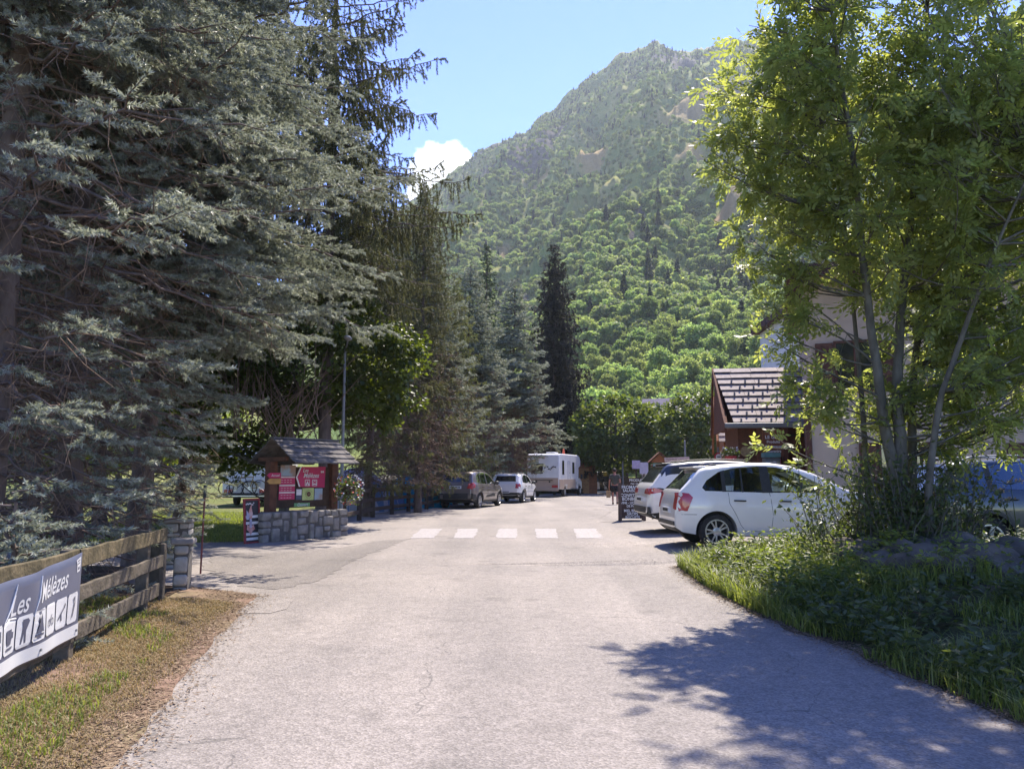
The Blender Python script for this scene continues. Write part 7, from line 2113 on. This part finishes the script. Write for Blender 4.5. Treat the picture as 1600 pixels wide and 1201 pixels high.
for s_, sz, z in lines:
    text_part(s_, sz, LETTER_W, fr, Tb @ Matrix(((1, 0, 0, bw / 2), (0, 0, -1, -.018), (0, 1, 0, z), (0, 0, 0, 1))), bold=.0015, xs=.88)
t = thing('price_board', 'smaller lettered wooden board standing behind the sandwich board', 'sign board', (wx(982, 26.5), 26.5, .07), R(-4))
zt = at(985, 746, 26.5).z - .07
mb = MB(); mb.box((.26, 0, zt - .16), (.62, .03, .32)); f2 = mb.build('panel', WB, t)
mb = MB(); mb.box((.0, .03, zt / 2), (.06, .04, zt)); mb.box((.52, .03, zt / 2), (.06, .04, zt)); mb.build('leg', WB, t)
for s_, z in (('PRODUITS', zt - .09), ('DU PAYS', zt - .23)): text_part(s_, .125, LETTER_W, f2, Matrix(((1, 0, 0, .26), (0, 0, -1, -.018), (0, 1, 0, z), (0, 0, 0, 1))), bold=.002, xs=.9)

# ---------------------------------------------------------------- the person walking away
def skin_body(name, joints, edges, radii, m, parent, lv=2):
    me = bpy.data.meshes.new(name); me.from_pydata(joints, edges, [])
    o = link(name, me, m, parent)
    sk = o.modifiers.new('skin', 'SKIN'); sk.use_smooth_shade = True
    for i, v in enumerate(me.skin_vertices[0].data):
        v.radius = radii[i] if hasattr(radii[i], '__len__') else (radii[i], radii[i]); v.use_root = (i == 0)
    sb = o.modifiers.new('sub', 'SUBSURF'); sb.levels = lv; sb.render_levels = lv
    dg = bpy.context.evaluated_depsgraph_get()
    m2 = bpy.data.meshes.new_from_object(o.evaluated_get(dg)); o.modifiers.clear(); o.data = m2
    return o
SKIN = mat('sunburnt skin', (.42, .20, .14), .55, c2=(.38, .17, .12)); SHIRT = mat('dark olive grey shirt', (.075, .075, .062), .85, c2=(.06, .06, .05), scale=8); SHORT = mat('black shorts cloth', (.018, .018, .022), .85); HAIR = mat('dark brown hair', (.03, .022, .017), .7); SHOE = mat('dark shoes', (.03, .03, .032), .7)
fx, fy = gp(961, 788.5)
t = thing('person', 'person in dark olive shirt and black shorts walking away carrying a paper bag', 'person', (fx, fy, 0.02), R(-8))
# x right, y forward (away), z up; one skin for legs, trunk, head and arms
J = [(0, 0, .93), (0, .01, 1.12), (0, .0, 1.34), (0, 0, 1.47), (0, .01, 1.53), (0, .02, 1.63), (0, .02, 1.71),
     (-.20, 0, 1.40), (-.25, -.04, 1.12), (-.27, .06, .90), (-.275, .10, .82),
     (.20, 0, 1.40), (.26, -.08, 1.14), (.25, .02, .92), (.25, .05, .84),
     (-.10, 0, .86), (-.105, .10, .50), (-.10, -.03, .09), (-.10, .07, .03), (-.10, .15, .025),
     (.10, 0, .86), (.11, -.05, .49), (.105, -.20, .13), (.105, -.13, .04), (.105, -.07, .03)]
E = [(0, 1), (1, 2), (2, 3), (3, 4), (4, 5), (5, 6), (2, 7), (7, 8), (8, 9), (9, 10), (2, 11), (11, 12), (12, 13), (13, 14), (0, 15), (15, 16), (16, 17), (17, 18), (18, 19), (0, 20), (20, 21), (21, 22), (22, 23), (23, 24)]
Rr = [(.145, .10), (.14, .10), (.16, .11), (.06, .06), (.055, .055), (.088, .10), (.07, .08), .062, .045, .033, .034, .062, .045, .033, .034, .085, .058, .036, .042, .03, .085, .058, .036, .042, .03]
skin_body('body', J, E, Rr, SKIN, t)
# hands: palm edge with five fingers each
for hx, hy, hz3, sd in ((-.275, .10, .82, -1), (.25, .05, .84, 1)):
    mb = MB()
    mb.ball((hx, hy + .005, hz3 - .045), (.018, .036, .05), 8)
    for f in range(4):
        y0 = hy - .03 + .02 * f; l = (.055, .07, .075, .065)[f]
        mb.tube([(hx, y0, hz3 - .075), (hx - sd * .012, y0 + .004, hz3 - .075 - l * .5), (hx - sd * .035, y0 + .006, hz3 - .075 - l * .8)], [.009, .009, .007], 6)
    mb.tube([(hx - sd * .01, hy + .035, hz3 - .03), (hx - sd * .03, hy + .055, hz3 - .06), (hx - sd * .04, hy + .05, hz3 - .085)], [.011, .010, .008], 6)
    mb.build('hand', SKIN, t, smooth=60)
skin_body('shirt', [(0, 0, .90), (0, .01, 1.12), (0, 0, 1.34), (0, 0, 1.46), (-.19, 0, 1.405), (-.245, -.03, 1.20), (.19, 0, 1.405), (.25, -.05, 1.21)], [(0, 1), (1, 2), (2, 3), (2, 4), (4, 5), (2, 6), (6, 7)], [(.175, .125), (.165, .125), (.185, .135), (.075, .075), .085, .072, .085, .072], SHIRT, t)
skin_body('shorts', [(0, 0, .94), (-.10, .01, .84), (-.11, .07, .58), (.10, .01, .84), (.115, -.03, .58)], [(0, 1), (1, 2), (0, 3), (3, 4)], [(.165, .12), .108, .098, .108, .098], SHORT, t)
mb = MB(); mb.ball((0, -.005, 1.675), (.095, .108, .10), 12); mb.build('hair', HAIR, t, smooth=80)
for sx in (-1, 1):
    mb = MB(); mb.ball((sx * .094, .02, 1.64), (.015, .025, .035), 8); mb.build('ear', SKIN, t, smooth=80)
for pts in ([(-.10, -.05, .05), (-.10, .16, .045)], [(.105, -.22, .11), (.105, -.05, .045)]):
    mb = MB(); mb.tube([pts[0], (Vector(pts[0]) + Vector(pts[1])) / 2 + Vector((0, 0, .012)), pts[1]], [.045, .052, .036], 8); mb.build('shoe', SHOE, t, smooth=70)
bag = thing('paper_bag', 'tan paper carrier bag hanging from the left hand of the person', 'bag', (fx - .30, fy + .13, .02), R(-8))
KRAFT = mat('kraft paper', (.45, .31, .17), .8, c2=(.36, .24, .13))
mb = MB(); mb.prism([(-.10, .33), (.10, .33), (.12, .66), (-.12, .66)], -.07, .07, 'y'); mb.build('bag_body', KRAFT, bag)
mb = MB(); mb.tube([(-.05, 0, .66), (-.02, 0, .76), (.02, 0, .76), (.05, 0, .66)], .005, 5); mb.build('handle', KRAFT, bag)

# ---------------------------------------------------------------- stones, undergrowth and grass of the right bank
def rock(name, seed, c, s, label, m=None, rz=0):
    rg = np.random.default_rng(seed)
    bm = bmesh.new(); bmesh.ops.create_icosphere(bm, subdivisions=3, radius=1)
    D = [norm(rg.normal(size=3)) for _ in range(9)]; K = rg.uniform(.62, .95, 9)
    for v in bm.verts:
        p = np.array(v.co)
        for d_, k in zip(D, K):
            q = p @ d_
            if q > k: p = p - d_ * (q - k) * .85
        n_ = float(fbm(np.array(p[0] * 2 + seed), np.array(p[1] * 2 + p[2] * 1.7), 3, 3)) - .5
        p = p * (1 + .16 * n_)
        v.co = Vector(p * np.array(s))
    for f in bm.faces: f.smooth = True
    me = bpy.data.meshes.new(name); bm.to_mesh(me); bm.free(); me.set_sharp_from_angle(angle=R(40))
    o = link(name, me, m or STONE); o.location = c; o.rotation_euler = (0, 0, rz)
    return tag(o, label, 'stone', 'stones heaped at the foot of the ash tree')
ROCKM = mat('dark bank stone', (0.13, 0.108, 0.083), 0.95, c2=(0.06, 0.052, 0.04), scale=4, bump=0.9, bscale=18)
rg = random.Random(17)
ROCKS = [(1474, 884, 9.7, .34, .20, 'long flat topped boulder, the largest stone right of the ash trunks'), (1395, 906, 9.2, .24, .16, 'angular stone below the ash trunks'), (1440, 925, 8.9, .22, .14, 'low grey stone half sunk in the weeds under the flat boulder'),
         (1510, 925, 9.0, .26, .17, 'rounded stone below and right of the flat boulder'), (1560, 915, 9.2, .28, .18, 'broad dark stone at the right end of the heap'), (1345, 880, 9.8, .20, .16, 'small pale stone left of the ash trunks'), (1590, 950, 8.6, .24, .16, 'stone at the right edge of the photo in deep shade'),
         (1310, 868, 10.2, .18, .15, 'leftmost small stone of the heap beside the hatchback'), (1425, 880, 9.8, .2, .15, 'stone wedged against the ash trunks'), (1480, 960, 8.4, .2, .12, 'lowest stone of the heap, nearest the road'), (1365, 925, 8.9, .2, .14, 'dark stone under the angular one, left of the low grey stone'), (1420, 960, 8.5, .2, .13, 'stone left of the lowest stone of the heap'), (1535, 960, 8.5, .24, .15, 'dark stone right of the lowest stone of the heap'), (1320, 900, 9.5, .19, .14, 'stone below the small pale one at the left of the heap'), (1580, 880, 10.2, .22, .13, 'stone before the wheel of the blue car'), (1500, 900, 9.4, .2, .16, 'stone leaning on the right end of the flat boulder')]
for i, (px, py, d, s, h, lab) in enumerate(ROCKS):
    x = wx(px, d)
    rock('stone', 60 + i, (x, d, float(bank_h(x, d)) + h * .85), (s * rg.uniform(1.25, 1.65), s * rg.uniform(.9, 1.2), h * 1.5), lab, ROCKM, rg.uniform(0, 3))
def blades(n, xs, ys, zfn, h, w, rng, bend=0.5, clump=0.0):
    """grass: each blade two quads, bending over"""
    z = zfn(xs, ys)
    a = rng.uniform(0, 6.283, n); H = h * rng.uniform(.45, 1.25, n); b = H * bend * rng.uniform(.2, 1.3, n)
    dx, dy = np.cos(a), np.sin(a); px_, py_ = -dy * w * .5, dx * w * .5
    B = np.stack([xs, ys, z - .01], -1); S = np.stack([px_, py_, 0 * a], -1)
    D = np.stack([dx, dy, 0 * a], -1)
    M1 = B + D * (b * .3)[:, None] + np.stack([0 * a, 0 * a, H * .6], -1)
    T1 = B + D * b[:, None] + np.stack([0 * a, 0 * a, H * (1 - .25 * bend)], -1)
    V = np.stack([B - S, B + S, M1 + S * .8, M1 - S * .8, T1 + S * .12, T1 - S * .12], 1)
    i = np.arange(n)[:, None] * 6
    Fq = np.concatenate([i + np.array([[0, 1, 2, 3]]), i + np.array([[3, 2, 4, 5]])])
    return V.reshape(-1, 3), Fq, np.repeat(np.clip(rng.random(n), 0, 1), 6)
rng = np.random.default_rng(81)
def bank_points(n, ymin, ymax, depth, rng, edge=-.06):
    y = ymin + (ymax - ymin) * rng.random(n) ** 1.0
    xe = road_r(np.minimum(y, Y_TIP - .02)) + np.maximum(0, y - Y_TIP) * 4
    return xe + edge + depth * rng.random(n) ** 1.15, y
x, y = bank_points(52000, 3.2, Y_TIP + .35, 6.5, rng)
k = (fbm(x * .9, y * .9, 3, 7) > .40) & ((rng.random(len(x)) < .10) | (y < 7.6) | (x < 3.8) | (y > 10.6)); x, y = x[k], y[k]
V, Fq, rn = blades(len(x), x, y, bank_h, .20, .011, rng, .8)
tag(link('grass', mesh_np('grass', V, Fq=Fq, rnd=rn), L_GRASS), 'rough green grass growing over the right bank', 'grass', kind='stuff')
# tall bright grass at the tip of the bank
x, y = bank_points(15000, 8.0, Y_TIP + .3, 2.4, rng); V, Fq, rn = blades(len(x), x, y, bank_h, .30, .012, rng, .7)
tag(link('grass', mesh_np('grass', V, Fq=Fq, rnd=np.clip(rn * .6 + .4, 0, 1)), L_GRASS), 'tall sunlit grass at the tip of the right bank', 'grass', kind='stuff')
# leafy weeds
def weeds(n, x, y, zfn, h, leaf, rng, per=16, upright=.5):
    z = zfn(x, y); H = h * rng.uniform(.5, 1.3, n)
    idx = np.repeat(np.arange(n), per); m = n * per
    f = rng.random(m) ** .7; a = rng.uniform(0, 6.283, m)
    lean = np.stack([rng.normal(scale=.25, size=n), rng.normal(scale=.25, size=n)], -1)[idx]
    P = np.stack([x[idx] + lean[:, 0] * f * H[idx] + np.cos(a) * .03, y[idx] + lean[:, 1] * f * H[idx] + np.sin(a) * .03, z[idx] + f * H[idx]], -1)
    ax = norm(np.stack([np.cos(a), np.sin(a), rng.normal(scale=.35, size=m) + .15], -1)); nr = norm(np.stack([-np.cos(a) * .35, -np.sin(a) * .35, 1 + 0 * a], -1) + rng.normal(scale=.4, size=(m, 3)))
    L_ = leaf * rng.uniform(.5, 1.4, m) * (1.15 - .5 * f)
    V, rn = leaf_quads(P, ax, nr, L_, L_ * .5, np.clip(rng.random(n)[idx] * .7 + rng.random(m) * .3, 0, 1), .15)
    sv = []
    return V, rn
x, y = bank_points(2600, 3.4, Y_TIP + .25, 6.0, rng, .05)
k = (fbm(x * .8 + 9, y * .8, 3, 17) > .42) & ((rng.random(len(x)) < .07) | (y < 7.5) | (x < 3.7) | (y > 10.8)); x, y = x[k], y[k]
V, rn = weeds(len(x), x, y, bank_h, .30, .10, rng)
tag(link('undergrowth', quad_mesh('undergrowth', V, rn), L_SHRUB), 'low leafy weeds covering the right bank', 'ground cover', kind='stuff')
x, y = bank_points(420, 8.2, Y_TIP - .5, 2.4, rng, .3); V, rn = weeds(len(x), x, y, bank_h, .38, .10, rng, 26)
tag(link('undergrowth', quad_mesh('undergrowth', V, rn), L_GRASS), 'sunlit nettles and tall weeds beside the white hatchback', 'ground cover', kind='stuff')
# shrub of thin suckers round the ash base
def shrub(label, px, d, n, spread, h, seed, leafm, leaf=.07, per=9, tall=None):
    rng = np.random.default_rng(seed)
    x0 = wx(px, d); z0 = float(bank_h(x0, d))
    t = thing('shrub', label, 'shrub', (x0, d, z0)); st = []; PP = []; AA = []
    for k in range(n):
        b = np.array([rng.normal(scale=spread * .35), rng.normal(scale=spread * .25), -.08]); l = h * rng.uniform(.5, 1.1)
        d_ = norm(np.array([rng.normal(scale=.28) + b[0] * .35 / spread, rng.normal(scale=.25), 1.0]))
        p1 = b + d_ * l * .5 + rng.normal(scale=.03, size=3); p2 = b + d_ * l + np.array([rng.normal(scale=.1), rng.normal(scale=.1), -.05])
        st.append((np.stack([b, p1, p2]), np.array([.010, .007, .003])))
        for f in rng.uniform(.3, 1.05, per + 6):
            p = p1 * (1 - (f - .5) * 2) + p2 * (f - .5) * 2 if f > .5 else b * (1 - f * 2) + p1 * f * 2
            for q in range(2):
                PP.append(p + rng.normal(scale=.07, size=3)); AA.append(norm(rng.normal(size=3) + d_ * .4))
    PP = np.array(PP); AA = np.array(AA); m = len(PP)
    nr = norm(rng.normal(scale=.6, size=(m, 3)) + np.array([0, 0, 1.0])); L_ = leaf * rng.uniform(.6, 1.4, m)
    V, rn = leaf_quads(PP, AA, nr, L_, L_ * .55, rng.random(m), .1)
    link('stems', wood_mesh('stems', st, 4), ASHBARK, t); link('leaves', quad_mesh('leaves', V, rn), leafm, t)
shrub('dense shrub of thin suckers round the foot of the ash trunks', 1405, 10.1, 90, 1.1, 1.5, 91, L_SHRUB)
shrub('leafy shrub of dark suckers left of the ash trunks, before the hatchback bonnet', 1345, 10.6, 60, .8, 1.45, 92, L_SHRUB)
shrub('leafy shrub right of the ash trunks, before the tail of the blue car', 1452, 10.4, 60, .7, 1.6, 93, L_SHRUB)
t = thing('umbel_plant', 'tall umbel weed with flat seed heads before the blue car wheel', 'plant', (wx(1573, 10.2), 10.2, float(bank_h(wx(1573, 10.2), 10.2))))
st = []; rg2 = np.random.default_rng(5); hd = []
for k in range(3):
    tp = np.array([rg2.normal(scale=.10) - .1, rg2.normal(scale=.08), .75 + .12 * k]); st.append((np.stack([[0, 0, 0], tp * .5 + [.03, 0, 0], tp]), np.array([.008, .006, .004])))
    for j in range(14):
        e = tp + np.array([rg2.normal(scale=.06), rg2.normal(scale=.06), rg2.uniform(.03, .07)]); st.append((np.stack([tp, (tp + e) / 2, e]), np.array([.002, .002, .002])))
        for q in range(5): hd.append(e + rg2.normal(scale=.014, size=3))
link('stems', wood_mesh('stems', st, 4), L_GRASS, t)
hd = np.array(hd); V, rn = leaf_quads(hd, norm(rg2.normal(size=hd.shape)), norm(rg2.normal(size=hd.shape) + [0, 0, 1]), .022, .02, rg2.random(len(hd))); link('seed_heads', quad_mesh('seed_heads', V, rn), L_DRY, t)
# ---------------------------------------------------------------- grass of the left verge
def verge_pts(n, y0, y1, depth, rng):
    y = y0 + (y1 - y0) * rng.random(n) ** 1.0
    return verge_right(y) - .02 - depth * rng.random(n), y
x, y = verge_pts(120000, 3.0, 8.8, 2.6, rng)
k = (fbm(x * 1.6, y * 1.6, 3, 23) + .5 * rng.random(len(x)) > .50) & (verge_right(y) - x > .10 + .45 * rng.random(len(x)) * fbm(x * 2, y * 2, 2, 3)) ; x, y = x[k], y[k]
V, Fq, rn = blades(len(x), x, y, verge_h, .045, .006, rng, .9)
tag(link('dry_grass', mesh_np('dry_grass', V, Fq=Fq, rnd=rn), L_DRY), 'short dry straw coloured grass on the left verge', 'grass', kind='stuff')
x, y = verge_pts(26000, 3.0, 8.8, 2.8, rng)
k = (fbm(x * 1.1 + 4, y * 1.1, 3, 33) > .60) & (verge_right(y) - x > .35); x, y = x[k], y[k]
V, Fq, rn = blades(len(x), x, y, verge_h, .085, .007, rng, .8)
tag(link('grass', mesh_np('grass', V, Fq=Fq, rnd=rn), L_GRASS), 'green tufts of grass along the plank fence', 'grass', kind='stuff')
x = rng.uniform(-13, -5.5, 30000); y = rng.uniform(16.8, 30, 30000); V, Fq, rn = blades(len(x), x, y, gh, .09, .02, rng, .7)
tag(link('grass', mesh_np('grass', V, Fq=Fq, rnd=np.clip(rn * .5 + .5, 0, 1)), L_GRASS), 'sunlit lawn grass in front of the camper', 'grass', kind='stuff')
# a few fallen needles, cones and stones lie loose along the asphalt edge
mb = MB(); rq = random.Random(31)
for k in range(260):
    yy = rq.uniform(3.2, 9); xx = float(road_l(min(yy, Y_MOUTH))) + rq.uniform(-.15, .35) * rq.random(); s = rq.uniform(.003, .008)
    mb.box((xx, yy, float(gh(xx, yy)) + .012 + s * .3), (s * 2, s * 1.4, s), rq.uniform(0, 3))
tag(mb.build('gravel', STONE2), 'loose grit scattered along the left asphalt edge', 'gravel', kind='stuff')

# brown needle litter blown along the verge, its edge thinning out over the asphalt
rng = np.random.default_rng(91)
def litter(n, xs, ys, zs, ln, label, m):
    a = rng.uniform(0, 6.28, n)
    P = np.stack([xs, ys, zs], -1); ax = norm(np.stack([np.cos(a), np.sin(a), rng.normal(scale=.12, size=n)], -1))
    nr = norm(np.stack([0 * a, 0 * a, 1 + 0 * a], -1) + rng.normal(scale=.3, size=(n, 3)))
    V, rn = leaf_quads(P, ax, nr, ln * rng.uniform(.5, 1.4, n), ln * .22 * rng.uniform(.6, 1.6, n), rng.random(n))
    return tag(link('needle_litter', quad_mesh('needle_litter', V, rn), m), label, 'needle litter', kind='stuff')
L_LIT = leaf_mat('fallen needles', [(0.11, 0.075, 0.05), (0.21, 0.145, 0.095), (0.32, 0.245, 0.16)], (1, 1, 1), 0.0, 0.9, 0.1)
n = 26000; y = rng.uniform(3, Y_MOUTH + .4, n); d = rng.normal(scale=.17, size=n) - .10
x = road_l(np.minimum(y, Y_MOUTH)) + d - np.maximum(0, y - Y_MOUTH) * 1.6
k = (fbm(x * 3, y * 3, 3, 5) + .25 * rng.random(n) > .48); x, y, n = x[k], y[k], int(k.sum())
z = np.maximum(verge_h(x, y), gh(x, y) + .014) + .004
litter(n, x, y, z, .035, 'reddish brown needles strewn along the edge of the left verge', L_LIT)
n = 16000; y = rng.uniform(3, Y_TIP, n); x = road_r(np.minimum(y, Y_TIP - .02)) + rng.normal(scale=.10, size=n) - .02
litter(n, x, y, np.maximum(bank_h(x, y) + .014, gh(x, y) + .014) + .004, .03, 'dry brown bits strewn along the edge of the right bank', L_LIT)
